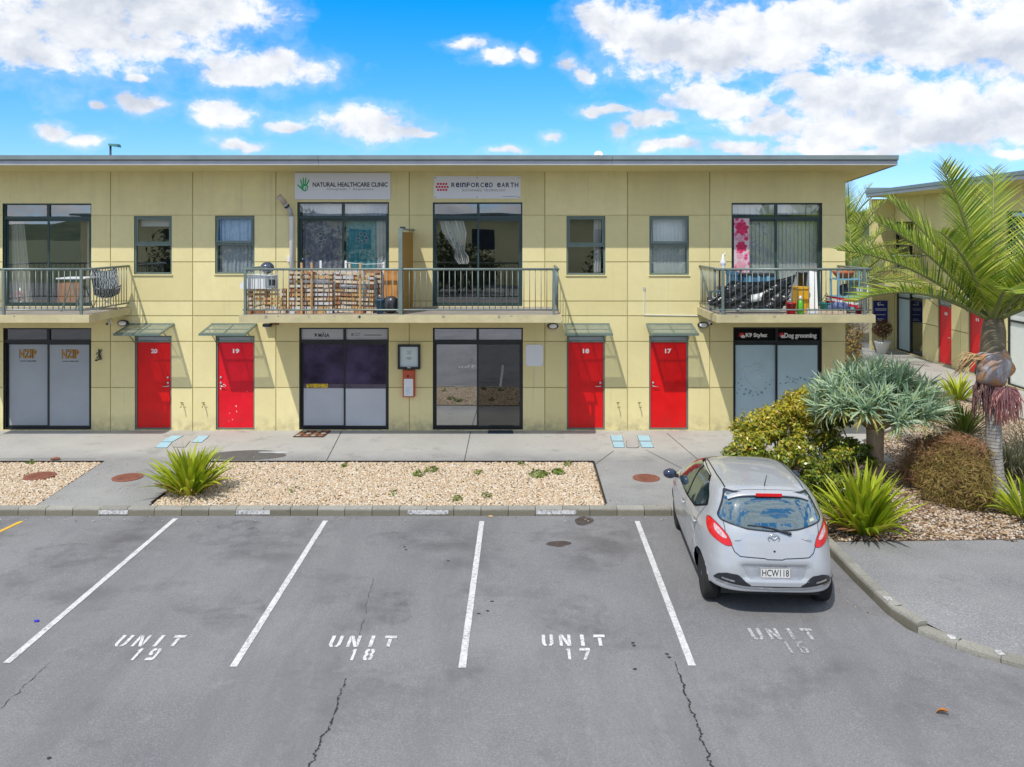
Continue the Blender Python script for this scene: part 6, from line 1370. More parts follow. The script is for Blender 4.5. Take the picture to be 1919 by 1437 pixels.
mt['flax_dark'] = m_leaf('dark_flax_leaf', [(0.06, 0.10, 0.02), (0.11, 0.16, 0.03), (0.18, 0.22, 0.04)], .4, .4, .25, 'obj')
fl_me = [blade(1.0, w, bd, .22, 6, .55, tw).mesh('leaf', mt['flax'], True) for w, bd, tw in ((.080, .30, .2), (.088, .60, -.3), (.072, .12, .1), (.084, .95, .4), (.076, .42, -.5))]
fd_me = [blade(1.0, w, bd, .15, 6, .5, tw).mesh('leaf', mt['flax_dead'], True) for w, bd, tw in ((.06, .5, .6), (.07, .25, -.8), (.055, .35, 1.4))]
fk_me = [blade(1.0, .055, bd, .22, 6, .55).mesh('leaf', mt['flax_dark'], True) for bd in (.3, .8)]
def flax(loc, n, L, lab, seed, spread=1.0, dead=14, mes=None, wide=1.0, r0=.14):
    r = random.Random(seed); t = thing('flax', lab, 'flax plant', loc, 0, 'clumps of flax')
    for i in range(n + dead):
        d = i >= n; a = r.uniform(0, 6.283); u = r.random() ** .75; rad = r0 * u * 1.6
        tilt = (.04 + .98 * u * spread + r.uniform(-.08, .08)) if not d else r.uniform(.95, 1.28)
        l = L * r.uniform(.72, 1.06) * (1 - .18 * u) * (1 if not d else .6)
        me = r.choice(mes or fl_me) if not d else r.choice(fd_me)
        ob('leaf', me, t, (rad * math.cos(a), rad * math.sin(a), 0.0 if not d else .02), (-tilt, 0, a - math.pi / 2), (wide * r.uniform(.85, 1.2), 1, l) if False else (l * wide * r.uniform(.9, 1.25), l, l), local=True)
    return t
c = G(352, 927); flax((c.x, c.y + .1, 0), 150, .94, 'bright green flax clump in the gravel by the cross path', 3, .86, 44)
c = G(1617, 996); flax((c.x, c.y, 0), 165, 1.08, 'bright yellow green flax clump right of the silver car', 4, .80, 40)
c = G(1925, 968); flax((c.x, c.y, 0), 60, .85, 'flax clump cut by the right edge of the view', 5, 1.05, 10)
c = G(1806, 812); flax((c.x, c.y, 0), 60, 1.05, 'dark green flax behind the brown rounded bush', 6, .9, 4, fk_me)
c = G(1795, 748); flax((c.x, c.y, 0), 40, .95, 'small yellow green flax below the red doors', 8, .9, 4)
# leafy shrubs: thousands of small leaves spread through lumpy volumes
def leaf_cloud(n, lumps, size, seed, cupped=.3, squash=1.0, upb=.35, shell=.55):
    r = np.random.default_rng(seed); L = np.array(lumps, float); wgt = (L[:, 3] * L[:, 4] * L[:, 5]) ** .72; wgt /= wgt.sum()
    k = r.choice(len(L), n, p=wgt); d = r.normal(size=(n, 3)); d /= np.linalg.norm(d, axis=1)[:, None]
    rad = (shell + (1 - shell) * r.random(n)) ** .8; rad *= 1 + .16 * r.normal(size=n) * .6
    p = L[k, :3] + d * rad[:, None] * L[k, 3:6]
    # leaf frame: normal leans outward and up
    nrm = d * .7 + r.normal(size=(n, 3)) * .55; nrm[:, 2] += upb; nrm /= np.linalg.norm(nrm, axis=1)[:, None]
    t = np.cross(nrm, r.normal(size=(n, 3))); t /= np.linalg.norm(t, axis=1)[:, None]; s = np.cross(nrm, t)
    sz = size * (.6 + .8 * r.random(n))[:, None]
    v = np.stack([p - t * sz, p + s * sz * .42 * squash + nrm * sz * cupped * .4, p + t * sz, p - s * sz * .42 * squash + nrm * sz * cupped * .4], 1).reshape(-1, 3)
    return v, p
def quads(name, v, m, parent=None, kind=None, idx=None, local=False):
    n = len(v) // 4; me = bpy.data.meshes.new(name); me.vertices.add(n * 4); me.vertices.foreach_set('co', np.asarray(v, np.float32).ravel())
    me.loops.add(n * 4); me.loops.foreach_set('vertex_index', np.arange(n * 4, dtype=np.int32)); me.polygons.add(n); me.polygons.foreach_set('loop_start', np.arange(0, n * 4, 4, dtype=np.int32))
    for q in (m if isinstance(m, (list, tuple)) else [m]): me.materials.append(q)
    if idx is not None: me.polygons.foreach_set('material_index', np.asarray(idx, np.int32))
    me.update(calc_edges=True); o = ob(name, me, parent, local=local)
    if kind: o['kind'] = kind
    return o
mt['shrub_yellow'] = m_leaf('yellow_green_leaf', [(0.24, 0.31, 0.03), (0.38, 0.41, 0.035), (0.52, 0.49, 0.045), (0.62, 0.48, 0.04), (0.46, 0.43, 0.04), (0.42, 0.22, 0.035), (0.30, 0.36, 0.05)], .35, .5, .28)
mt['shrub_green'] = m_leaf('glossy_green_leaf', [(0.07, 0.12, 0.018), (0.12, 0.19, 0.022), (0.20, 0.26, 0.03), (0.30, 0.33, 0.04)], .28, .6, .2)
mt['bark'] = M('grey_brown_bark', (0.22, 0.175, 0.14), 0.9, var=0.3, scale=14, bump=.006, bscale=40); mt['twig'] = M('pale_twig', (0.34, 0.29, 0.25), 0.85, var=0.25, scale=14)
def clumpy(lumps, per, fr, seed):
    r = random.Random(seed); out = []
    for L in lumps:
        for _ in range(per):
            d = Vector((r.gauss(0, 1), r.gauss(0, 1), r.gauss(.25, 1))).normalized(); k = r.uniform(.62, 1.08); f = r.uniform(.7, 1.3) * fr
            out.append((L[0] + d.x * L[3] * k, L[1] + d.y * L[4] * k, max(.1, L[2] + d.z * L[5] * k), f, f, f * .72))
    return out
def shrub(lab, base, lumps, n, size, m, seed, name='shrub', cat='shrub', stems=14, grp=None, **k):
    t = thing(name, lab, cat, (base[0], base[1], 0), 0, grp)
    v, p = leaf_cloud(n, lumps, size, seed, **k); idx = None
    if isinstance(m, list):      # the second, darker green leaf colour takes over towards the bottom
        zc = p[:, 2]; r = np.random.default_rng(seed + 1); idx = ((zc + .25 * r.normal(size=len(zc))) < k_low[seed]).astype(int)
    quads('foliage', v, m, t, 'stuff', idx)
    r = random.Random(seed); b = MB()
    for i in range(stems):
        L = r.choice(lumps); q = Vector((L[0] + r.uniform(-.5, .5) * L[3], L[1] + r.uniform(-.5, .5) * L[4], L[2] + r.uniform(-.2, .6) * L[5])); s = Vector((base[0] + r.uniform(-.12, .12), base[1] + r.uniform(-.12, .12), 0))
        b.tube([s, s.lerp(q, .4) + Vector((r.uniform(-.1, .1), r.uniform(-.1, .1), .1)), q], [.028, .018, .006], 5)
    b.build('branch', mt['bark'], t, True); return t
def lump(px, py, d, rx, rz, ry=None):       # an ellipsoid given by where it shows at distance d
    s = d / F; px += OFF[0]; py += OFF[1]; return ((px - PX) * s, d - DW, H - (py - PY) * s, rx * s, (ry or rx) * s, rz * s)
OFF = (12, 16)
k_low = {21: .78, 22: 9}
lp = [lump(1475, 765, 15.6, 45, 36), lump(1410, 780, 15.3, 42, 32), lump(1520, 775, 15.8, 48, 42), lump(1450, 820, 15.0, 62, 40), lump(1390, 835, 14.7, 38, 38), lump(1500, 840, 14.8, 62, 55), lump(1550, 850, 15.2, 40, 45),
      lump(1440, 870, 14.5, 62, 45), lump(1515, 900, 14.2, 55, 48), lump(1540, 925, 14.0, 45, 36), lump(1392, 852, 14.5, 34, 30), lump(1490, 740, 15.9, 26, 22), lump(1560, 905, 14.2, 34, 34)]
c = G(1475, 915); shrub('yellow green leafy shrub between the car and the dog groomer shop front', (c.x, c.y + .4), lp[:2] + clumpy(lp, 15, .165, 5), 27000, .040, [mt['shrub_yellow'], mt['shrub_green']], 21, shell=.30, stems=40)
OFF = (0, 0)
lp = [lump(1575, 860, 15.3, 48, 46), lump(1608, 872, 15.0, 32, 50), lump(1575, 815, 15.8, 36, 32), lump(1600, 915, 14.6, 34, 30), lump(1550, 880, 14.8, 34, 34)]
c = G(1595, 920); shrub('dark glossy shrub behind the bright flax, left of the dragon tree trunk', (c.x, c.y), clumpy(lp, 11, .13, 6), 6500, .042, mt['shrub_green'], 22, stems=22, shell=.3)
# wiry rounded bush, brown green
mt['wiry'] = m_leaf('wiry_brown_green', [(0.18, 0.13, 0.045), (0.27, 0.21, 0.06), (0.36, 0.27, 0.085), (0.42, 0.24, 0.115), (0.27, 0.26, 0.055)], .6, .3, .2)
mt['wiry_red'] = m_leaf('wiry_red_brown', [(0.30, 0.15, 0.08), (0.40, 0.21, 0.11), (0.26, 0.15, 0.07), (0.46, 0.32, 0.18)], .6, .3, .2)
lp = [lump(1792, 893, 14.1, 62, 62, 50), lump(1815, 905, 13.8, 46, 48), lump(1765, 915, 13.9, 42, 40), lump(1740, 870, 14.6, 44, 40), lump(1790, 860, 14.4, 55, 42), lump(1820, 930, 13.6, 36, 24)]
k_low[23] = -9; t = shrub('rounded wiry bush, red brown on top and olive below, left of the palm trunk', (lp[0][0], lp[0][1]), lp + clumpy(lp, 6, .16, 8), 17000, .046, mt['wiry'], 23, squash=.30, stems=12, shell=.55)
lp2 = [lump(1785, 832, 14.4, 44, 22), lump(1745, 845, 14.6, 44, 26), lump(1815, 840, 14.2, 32, 20), lump(1715, 880, 14.7, 30, 30)]
v, p = leaf_cloud(3400, lp, .10, 33, squash=.07, shell=.95); quads('wispy_stems', v, mt['wiry'], t, 'stuff'); v, p = leaf_cloud(1500, lp2, .11, 34, squash=.07, shell=.9); quads('red_stems', v, mt['wiry_red'], t, 'stuff')
v, p = leaf_cloud(3600, lp2, .050, 31, squash=.35); quads('red_foliage', v, mt['wiry_red'], t, 'stuff')
# grey wispy tussock at the right edge
mt['tussock'] = m_leaf('grey_green_tussock', [(0.20, 0.19, 0.10), (0.32, 0.30, 0.18), (0.13, 0.15, 0.06), (0.42, 0.38, 0.28)], .6, .3, .2)
def tussock(lab, loc, n, L, seed, m):
    r = random.Random(seed); t = thing('tussock', lab, 'grass', loc); b = MB()
    for i in range(n):
        a = r.uniform(0, 6.283); tl = r.uniform(.2, 1.25); q = blade(L * r.uniform(.6, 1.1), .012, r.uniform(.6, 1.6), .1, 5, .7); T = Matrix.Translation((r.uniform(-.2, .2), r.uniform(-.2, .2), 0)) @ Matrix.Rotation(a, 4, 'Z') @ Matrix.Rotation(-tl, 4, 'X')
        b.add([T @ Vector(v) for v in q.v], q.f)
    o = b.build('blades', m, t, True, True); o['kind'] = 'stuff'; return t
c = G(1905, 905); tussock('grey green tussock spreading at the right edge behind the palm trunk', (c.x, c.y, 0), 520, 1.35, 41, mt['tussock'])
c = G(1940, 870); tussock('second tussock farther right, cut by the picture edge', (c.x, c.y, 0), 300, 1.3, 42, mt['tussock'])
# ---- dragon tree
def dragon():
    c = G(1640, 900); t = thing('dragon_tree', 'dragon tree with ringed trunk and wide blue green rosette crown', 'tree', (c.x, c.y, 0)); r = random.Random(12)
    prof = []; z = 0; n = 46; Ht = 1.0
    for i in range(n + 1):
        u = i / n; rad = .135 + .045 * max(0, .2 - u) / .2 + .02 * u; prof.append((rad * (1 + (.035 if i % 2 else -.02)), Ht * u))
    MB().lathe(prof, 20).build('trunk', mt['ringbark'], t, True, True)
    heads = []; b = MB(); rx, ry = .98, .92
    spots = [(0, 0, 1.88), (.2, -.25, 1.84)] + [(rx * .46 * math.cos(a), ry * .46 * math.sin(a), 1.77 + r.uniform(-.07, .08)) for a in [i * 6.283 / 8 + .3 for i in range(8)]] + [(rx * .80 * math.cos(a), ry * .78 * math.sin(a), 1.54 + r.uniform(-.07, .08)) for a in [i * 6.283 / 13 + .1 for i in range(13)]] + [(rx * .93 * math.cos(a), ry * .93 * math.sin(a), 1.34 + r.uniform(-.08, .08)) for a in [i * 6.283 / 13 + .35 for i in range(13)]]
    for (x, y, z) in spots:
        p = Vector((x, y, z)); mid = Vector((x * .35, y * .35, Ht + .12 + .1 * r.random())); b.tube([(0, 0, Ht - .05), mid, p], [.10, .07, .045], 7); heads.append((p, (p - Vector((0, 0, .75))).normalized()))
    b.build('branch', mt['ringbark'], t, True, True)
    lm = [blade(.46, .033, bd, .18, 4, .8, tip=.9).mesh('leaf', mt['dragon'], True) for bd in (.15, .45, .8)]; ly = [blade(.42, .034, bd, .18, 4, .8, tip=.9).mesh('leaf', mt['dragon_old'], True) for bd in (1.0, 1.5)]
    extra = MB(); cnt = 0
    for hi, (p, d) in enumerate(heads):
        q = (d + Vector((0, 0, .25))).normalized().to_track_quat('Z', 'Y'); n = 84
        for i in range(n):
            u = (i + .5) / n; tilt = .10 + 1.12 * u ** .8; az_ = i * 2.39996; rot = q @ Matrix.Rotation(az_, 3, 'Z').to_quaternion() @ Matrix.Rotation(-tilt, 3, 'X').to_quaternion()
            off = p + d * (.10 * (1 - u) - .04) + Vector((r.uniform(-.10, .10), r.uniform(-.10, .10), r.uniform(-.06, .05))); sc = r.uniform(.75, 1.08); old = u > .72 and hi > 9 and r.random() < (.75 if p.y < .3 else .4)
            front = off.y < .2 and i % 3 == 0
            me = r.choice(ly) if old else r.choice(lm)
            if front and cnt < 295: ob('leaf', me, t, off, rot.to_euler(), sc, local=True); cnt += 1
            else:
                T = Matrix.LocRotScale(off, rot, Vector((sc,) * 3)); extra.add([T @ v.co for v in me.vertices], [tuple(f.vertices) for f in me.polygons], 1 if old else 0)
    o = extra.build('leaves', [mt['dragon_isl'], mt['dragon_isl2']], t, True, True); o['kind'] = 'stuff'
DC = [(0.20, 0.33, 0.21), (0.29, 0.43, 0.29), (0.40, 0.54, 0.39), (0.36, 0.46, 0.20), (0.50, 0.60, 0.46)]; DO = [(0.38, 0.42, 0.10), (0.52, 0.48, 0.13), (0.32, 0.38, 0.14), (0.58, 0.44, 0.13)]
mt['dragon'] = m_leaf('blue_green_leaf', DC, .38, .4, .22, 'obj'); mt['dragon_old'] = m_leaf('yellowing_leaf', DO, .5, .3, .22, 'obj'); mt['dragon_isl'] = m_leaf('blue_green_leaves', DC, .38, .4, .22); mt['dragon_isl2'] = m_leaf('yellowing_leaves', DO, .5, .3, .22)
mt['ringbark'] = M('ringed_bark', (0.40, 0.30, 0.20), 0.85, var=0.25, scale=10, bump=.006, bscale=30)
dragon()
# ---- palms
mt['frond'] = m_leaf('palm_leaflet', [(0.08, 0.15, 0.02), (0.15, 0.25, 0.025), (0.25, 0.36, 0.03), (0.38, 0.46, 0.045), (0.56, 0.55, 0.10)], .33, .5, .30)
mt['rachis'] = M('palm_rachis', (0.20, 0.22, 0.07), 0.5, var=.2); mt['rachis_old'] = M('pale_rachis', (0.34, 0.30, 0.20), 0.6, var=.2)
def frond(parent, org, az, up, L, droop, seed, leaf=.62, n=46, old=False, roll=0.0):
    r = random.Random(seed); pts = []; d = Vector((math.cos(az) * math.cos(up), math.sin(az) * math.cos(up), math.sin(up))); p = Vector(org); N_ = 22; side = Vector((-math.sin(az), math.cos(az), 0)); e = up
    for i in range(N_ + 1):
        t = i / N_; pts.append(p.copy()); e2 = e - droop * t ** 1.5
        p = p + Vector((math.cos(az) * math.cos(e2), math.sin(az) * math.cos(e2), math.sin(e2))) * L / N_
    b = MB(); b.tube(pts, [.045 * (1 - .85 * i / N_) + .004 for i in range(N_ + 1)], 6)
    fo = b.build('frond', mt['rachis'] if not old else mt['rachis_old'], parent, True); lf = MB()
    for i in range(n):
        t = .10 + .90 * (i + .5) / n; k_ = t * N_; j = min(N_ - 1, int(k_)); base = pts[j].lerp(pts[j + 1], k_ - j); tg = (pts[j + 1] - pts[j]).normalized(); up_ = side.cross(tg).normalized() * -1
        if up_.z < 0: up_ = -up_
        ll = leaf * (math.sin(min(1, t * 1.5 + .25) * math.pi * .5) if t < .6 else 1 - ((t - .6) / .4) ** 2 * .72) * r.uniform(.85, 1.1)
        for s in (-1, 1):
            dirn = (tg * (.62 + .5 * t + r.uniform(-.08, .08)) + side * s * (.95 * math.cos(roll)) + up_ * (.48 + r.uniform(-.12, .12))).normalized(); dd = Vector(dirn); q = base.copy(); wv = tg.cross(dirn).cross(dirn).normalized() if False else (tg - dirn * tg.dot(dirn)).normalized(); vs = []; m_ = 4
            for a in range(m_ + 1):
                u = a / m_; w = .034 * (1 - u ** 2 * .92) * (.6 + .4 * min(1, u * 5)); vs += [q - wv * w / 2, q + wv * w / 2]; dd = (dd + Vector((0, 0, -.07 * u - .05 * r.random()))).normalized(); q = q + dd * ll / m_
            lf.add(vs, [(2*a, 2*a+1, 2*a+3, 2*a+2) for a in range(m_)])
    o = lf.build('leaflets', mt['frond'], fo); o['kind'] = 'stuff'; return fo
mt['palmbark'] = None
n = NT('ringed_palm_trunk'); x, y, z = n.xyz(); w = n.math('FRACT', n.math('MULTIPLY', n.math('ADD', z, n.math('MULTIPLY', n.noise(3, 3), .06)), 17)); ring = n.rng(n.math('ABSOLUTE', n.math('SUBTRACT', w, .5)), .34, .5)
c_ = n.mix(n.rng(n.noise(9, 5, .7), .35, .7), (0.24, 0.225, 0.21), (0.47, 0.45, 0.43)); c_ = n.mix(n.math('MULTIPLY', ring, .7), c_, (0.16, 0.14, 0.12)); mt['palmbark'] = n.done(n.bsdf(c_, .85, 0, .3, n.bump(ring, .006)))
mt['crownshaft'] = M('palm_crownshaft', (0.19, 0.155, 0.10), 0.6, var=.5, scale=4); n = NT('dead_palm_sheath'); w_ = n.noise(2.4, 5, .65, (1.6, 1.6, .5)); mt['sheath'] = n.done(n.bsdf(n.ramp(w_, [(.32, (0.13, 0.07, 0.05)), (.45, (0.46, 0.24, 0.11)), (.53, (0.30, 0.26, 0.27)), (.62, (0.50, 0.47, 0.49)), (.72, (0.40, 0.21, 0.10))]), .5, 0, .4, n.bump(n.noise(16, 4, .6, (1, 1, .25)), .02))); mt['sheath_grey'] = M('grey_palm_sheath', (0.40, 0.38, 0.39), 0.4, var=.3, scale=6)
mt['fruit'] = M('pink_fruit_strand', (0.64, 0.30, 0.28), 0.7, var=.4, scale=20); mt['deadstrand'] = M('dry_fruit_strand', (0.24, 0.13, 0.12), 0.8, var=.4, scale=20); mt['straw'] = M('dry_straw', (0.48, 0.33, 0.17), 0.8, var=.3, scale=10)
c = G(1875, 930); palm = thing('palm_tree', 'tall feather palm with ringed grey trunk at the right side of the garden', 'palm', (c.x, c.y, 0)); s = (c.y + DW) / F
q_ = lambda px, py, dy=0.0: Vector(((px - PX) * s, c.y + dy, H - (py - PY) * s))
MB().tube([q_(1876, 934), q_(1872, 918), q_(1866, 890), q_(1863, 850), q_(1862, 800), q_(1861, 760), q_(1860, 720)], [.23, .165, .135, .128, .125, .122, .12], 20).build('trunk', mt['palmbark'], palm, True)
MB().tube([q_(1858, 722), q_(1857, 700), q_(1859, 680), q_(1861, 655), q_(1862, 620), q_(1862, 596)], [.14, .26, .23, .20, .19, .15], 18).build('crownshaft', mt['crownshaft'], palm, True)
def husk(cx, cy, rx, rz, m, dy, seed, lean):
    b = MB().blob((0, 0, 0), (rx, rx * .8, rz), 18, 14); out = []
    for v in b.v:
        v = Vector(v); v *= 1 + .22 * noise.noise(v * 5 + Vector((seed, 0, 0))); v.x += .05 * math.sin(v.z * 9 + seed); v.rotate(Matrix.Rotation(lean, 3, 'Y')); out.append(tuple(q_(cx, cy, dy) + v))
    b.v = out; b.build('dead_sheath', m, palm, True)
husk(1850, 690, .27, .29, mt['sheath'], -.10, 3, .5); husk(1856, 684, .245, .30, mt['sheath'], -.13, 7, .55); husk(1868, 686, .20, .24, mt['sheath'], -.08, 9, -.2)
r = random.Random(5)
def strands(cx, cy, n, ln, m, nm, dy, spread):
    b = MB()
    for i in range(n):
        a = r.uniform(0, 6.283); o_ = q_(cx, cy, dy); rr = spread * math.sqrt(r.random()); p1 = o_ + Vector((rr * math.cos(a) * .7, rr * math.sin(a) * .6, r.uniform(-.08, .02))); p2 = o_ + Vector((rr * math.cos(a), rr * math.sin(a) * .8, -.16)); p3 = p2 + Vector((r.uniform(-.07, .07), r.uniform(-.07, .07), -ln * r.uniform(.15, 1.0)))
        b.tube([o_, p1, p2, p2.lerp(p3, .5) + Vector((r.uniform(-.02, .02), 0, 0)), p3], [.010, .009, .009, .009, .006], 5)
    o = b.build(nm, m, palm, True); o['kind'] = 'stuff'
strands(1872, 722, 130, .50, mt['fruit'], 'fruit_cluster', -.22, .24); strands(1842, 708, 70, .62, mt['deadstrand'], 'dry_fruit_cluster', -.05, .20)
b = MB()
for i in range(46):
    o_ = q_(1836 + r.uniform(-6, 8), 668 + r.uniform(-5, 6), -.1); b.tube([o_, o_ + Vector((-r.uniform(.12, .25), r.uniform(-.1, .1), r.uniform(-.02, .06))), o_ + Vector((-r.uniform(.3, .5), r.uniform(-.15, .15), -r.uniform(.08, .32)))], [.011, .010, .004], 5)
o = b.build('dry_fibre', mt['straw'], palm, True); o['kind'] = 'stuff'
crown = q_(1861, 600)
for i, (az, up, L, dr) in enumerate([(180, 38, 2.95, .62), (192, 26, 2.75, .85), (172, 52, 2.6, .45), (150, 60, 2.7, .35), (215, 55, 2.3, .6), (205, 72, 2.9, .35), (100, 74, 3.1, .3), (60, 66, 3.2, .35), (20, 62, 3.3, .5), (355, 48, 3.0, .6), (-25, 66, 3.2, .45), (-60, 60, 2.9, .55), (-80, 45, 2.3, .8), (120, 48, 2.8, .5), (30, 40, 2.8, .7), (250, 40, 1.9, 1.0), (-40, 30, 2.4, .9), (80, 58, 3.0, .5), (-10, 40, 2.8, .7)]):
    frond(palm, crown + Vector((.04 * math.cos(R(az)), .04 * math.sin(R(az)), 0)), R(az), R(up), L, dr, 100 + i, .66, 50)
def back_palm(px, d, ztop, lab, seed, nf=13, L=2.6, trunk=.16):
    x = (px - PX) * d / F; t = thing('palm_tree', lab, 'palm', (x, d - DW, 0)); r = random.Random(seed)
    MB().tube([(x, d - DW, 0), (x + .1, d - DW, ztop * .5), (x, d - DW, ztop)], [trunk * 1.3, trunk, trunk * .9], 12).build('trunk', mt['palmbark'], t, True)
    for i in range(nf): frond(t, (x, d - DW, ztop), R(i * 360 / nf + r.uniform(-12, 12)), R(r.choice([70, 48, 30, 12]) + r.uniform(-6, 6)), L * r.uniform(.85, 1.1), r.uniform(.5, 1.0), seed * 50 + i, .6, 26)
back_palm(1590, 31, 3.6, 'palm growing beyond the end of the near block, behind the timber fence', 3, 22, 2.7); back_palm(1596, 28, 2.7, 'lower palm with yellow green fronds before the second block', 4, 18, 2.6); back_palm(1592, 38, 5.0, 'tallest dark palm rising past the end wall of the near block', 6, 13, 2.4)
# twiggy pot plant and hedge between the blocks
v, p = leaf_cloud(700, [(X(1654, 12.4), 12.4, .95, .36, .3, .36)], .05, 61); pp = bpy.data.objects['pot_plant']; mt['redleaf'] = m_leaf('red_brown_leaf', [(0.10, 0.035, 0.02), (0.17, 0.06, 0.03), (0.12, 0.08, 0.03)]); o = quads('foliage', v, mt['redleaf'], pp, 'stuff')
MB().tube([(X(1654, 12.4), 12.4, .4), (X(1655, 12.4), 12.4, .85)], [.03, .015], 6).build('stem', mt['bark'], pp)
shrub('small brown green bush at the corner of the near block', (X(1596, 9), 9), [(X(1595, 9), 9, .8, .4, .4, .9)], 1500, .05, mt['wiry'], 62, stems=5)
# ================= gravel, weeds, litter
def stones(name, polys, per, size, z, m, seed, holes=()):
    r = np.random.default_rng(seed); bm = bmesh.new(); bmesh.ops.create_icosphere(bm, subdivisions=1, radius=1); bv = np.array([v.co for v in bm.verts]); bf = np.array([[v.index for v in f.verts] for f in bm.faces]); bm.free()
    P = []
    for poly in polys:
        q = np.array(poly); lo, hi = q.min(0), q.max(0); n = int((hi - lo).prod() * per); p = lo + r.random((n, 2)) * (hi - lo); ins = np.zeros(n, bool); j = len(q) - 1
        for i in range(len(q)):
            c_ = ((q[i, 1] > p[:, 1]) != (q[j, 1] > p[:, 1])) & (p[:, 0] < (q[j, 0] - q[i, 0]) * (p[:, 1] - q[i, 1]) / (q[j, 1] - q[i, 1] + 1e-12) + q[i, 0]); ins ^= c_; j = i
        P.append(p[ins])
    p = np.concatenate(P)
    for hx, hy, hr in holes: p = p[np.hypot(p[:, 0] - hx, p[:, 1] - hy) > hr]
    n = len(p); sc = size * (.55 + .8 * r.random((n, 1)) ** 1.5) * np.stack([np.ones(n), .6 + .35 * r.random(n), .35 + .3 * r.random(n)], 1)
    jit = 1 + .22 * r.normal(size=(n, 12, 3)).clip(-1, 1); v = bv[None] * jit * sc[:, None, :]
    a = r.random(n) * 6.283; tl = r.normal(size=n) * .35; ca, sa, ct, st_ = np.cos(a), np.sin(a), np.cos(tl), np.sin(tl)
    y = v[..., 1] * ct[:, None] - v[..., 2] * st_[:, None]; zz = v[..., 1] * st_[:, None] + v[..., 2] * ct[:, None]; x = v[..., 0]
    V = np.stack([x * ca[:, None] - y * sa[:, None] + p[:, None, 0], x * sa[:, None] + y * ca[:, None] + p[:, None, 1], zz + z + (r.random(n) * .012)[:, None]], -1).reshape(-1, 3)
    Fc = (bf[None] + (np.arange(n) * 12)[:, None, None]).reshape(-1, 3); me = bpy.data.meshes.new(name); me.vertices.add(len(V)); me.vertices.foreach_set('co', V.astype(np.float32).ravel()); k = len(Fc)
    me.loops.add(k * 3); me.loops.foreach_set('vertex_index', Fc.astype(np.int32).ravel()); me.polygons.add(k); me.polygons.foreach_set('loop_start', np.arange(0, k * 3, 3, dtype=np.int32)); me.materials.append(m); me.update(calc_edges=True)
    o = ob(name, me); o['kind'] = 'stuff'; return o
SC_ = [(0.58, 0.45, 0.30), (0.68, 0.56, 0.41), (0.52, 0.37, 0.24), (0.74, 0.65, 0.52), (0.62, 0.50, 0.36), (0.55, 0.43, 0.30), (0.64, 0.47, 0.29), (0.78, 0.71, 0.61), (0.58, 0.50, 0.41)]
mt['pebble'] = m_stones('tan_pebbles', SC_); mt['mulch'] = m_stones('mixed_stone_and_bark', [(0.52, 0.41, 0.30), (0.30, 0.19, 0.12), (0.64, 0.55, 0.46), (0.40, 0.27, 0.18), (0.56, 0.43, 0.30), (0.22, 0.14, 0.09), (0.66, 0.59, 0.51), (0.48, 0.34, 0.23)])
hm = [(G(75, 892).x, G(75, 892).y, .27)]
ins_ = lambda q, e: [(q[0][0] + e, q[0][1] + e), (q[1][0] - e, q[1][1] + e), (q[2][0] - e, q[2][1] - e), (q[3][0] + e, q[3][1] - e)]
stones('gravel', [ins_(bed_main, .03), ins_([(-11, YF), bed_side[1], bed_side[2], (-11, YB)], .03)], 2000, .0235, -.018, mt['pebble'], 71, hm)
stones('stray_pebbles', [[(-8.2, -5.38), (4.3, -5.38), (4.3, -5.27), (-8.2, -5.27)], [(-9, YB + .02), (1.5, YB + .02), (1.5, YB + .35), (-9, YB + .35)], [(1.46, -5.2), (1.75, -5.2), (1.75, -2.6), (1.46, -2.6)], [(-8, -5.2), (-6.25, -5.2), (-6.25, -2.7), (-8, -2.7)], [(4.7, -7.15), (9, -6.98), (9, -6.7), (4.7, -6.85)]], 11, .014, .010, mt['pebble'], 75)
stones('lot_grit', [[(-9.5, -5.72), (4.3, -5.72), (4.3, -5.44), (-9.5, -5.44)], [(4.1, -9), (4.42, -9), (4.42, -5.6), (4.1, -5.6)]], 34, .012, ZA + .006, mt['mulch'], 76)
gin = [(3.68, YF + .04), (4.70, YF + .04), (4.70, -6.84), (12.4, -6.58), (12.2, 0), (11.9, 5.9), (11.2, 5.4), (9.7, 2.5), (8.7, .1), (7.5, -1.0), (7.4, YB - .05), (3.68, YB - .05)]
stones('garden_gravel', [gin], 950, .025, -.012, mt['mulch'], 72)
mt['timber_edge'] = M('dark_edging', (0.035, 0.03, 0.025), 0.9)
for a, c in (((-6.19, YB + .012), (1.44, YB + .012)), ((-14, YB + .012), (-8.28, YB + .012)), ((-6.212, YF + .15), (-6.205, YB)), ((1.432, YF + .1), (1.452, YB))):
    d = Vector((c[0] - a[0], c[1] - a[1], 0)); nn = Vector((-d.y, d.x, 0)).normalized() * .012; p, q = Vector((*a, 0)), Vector((*c, 0)); o = MB().prism([tuple(v.to_2d()) for v in (p - nn, q - nn, q + nn, p + nn)], -.05, .012).build('bed_edging', mt['timber_edge']); o['kind'] = 'structure'
# weeds
mt['weed'] = m_leaf('weed_leaf', [(0.09, 0.16, 0.02), (0.16, 0.24, 0.03), (0.24, 0.28, 0.06)], .5, .3, .25)
v = []
for px, py, rx, n in [(786, 889, 14, 90), (808, 881, 14, 90), (1010, 889, 20, 190), (1045, 885, 14, 130), (645, 874, 6, 40), (896, 886, 10, 35), (977, 870, 8, 34), (1063, 870, 9, 40), (857, 935, 9, 45), (912, 929, 10, 45), (58, 868, 7, 40), (738, 925, 10, 20), (548, 918, 14, 18)]:
    c = G(px, py); w, p = leaf_cloud(n, [(c.x, c.y, .015, rx * .0095, rx * .013, .05)], .034, px, upb=.9); v.append(w)
quads('weeds', np.concatenate(v), mt['weed'], None, 'stuff')
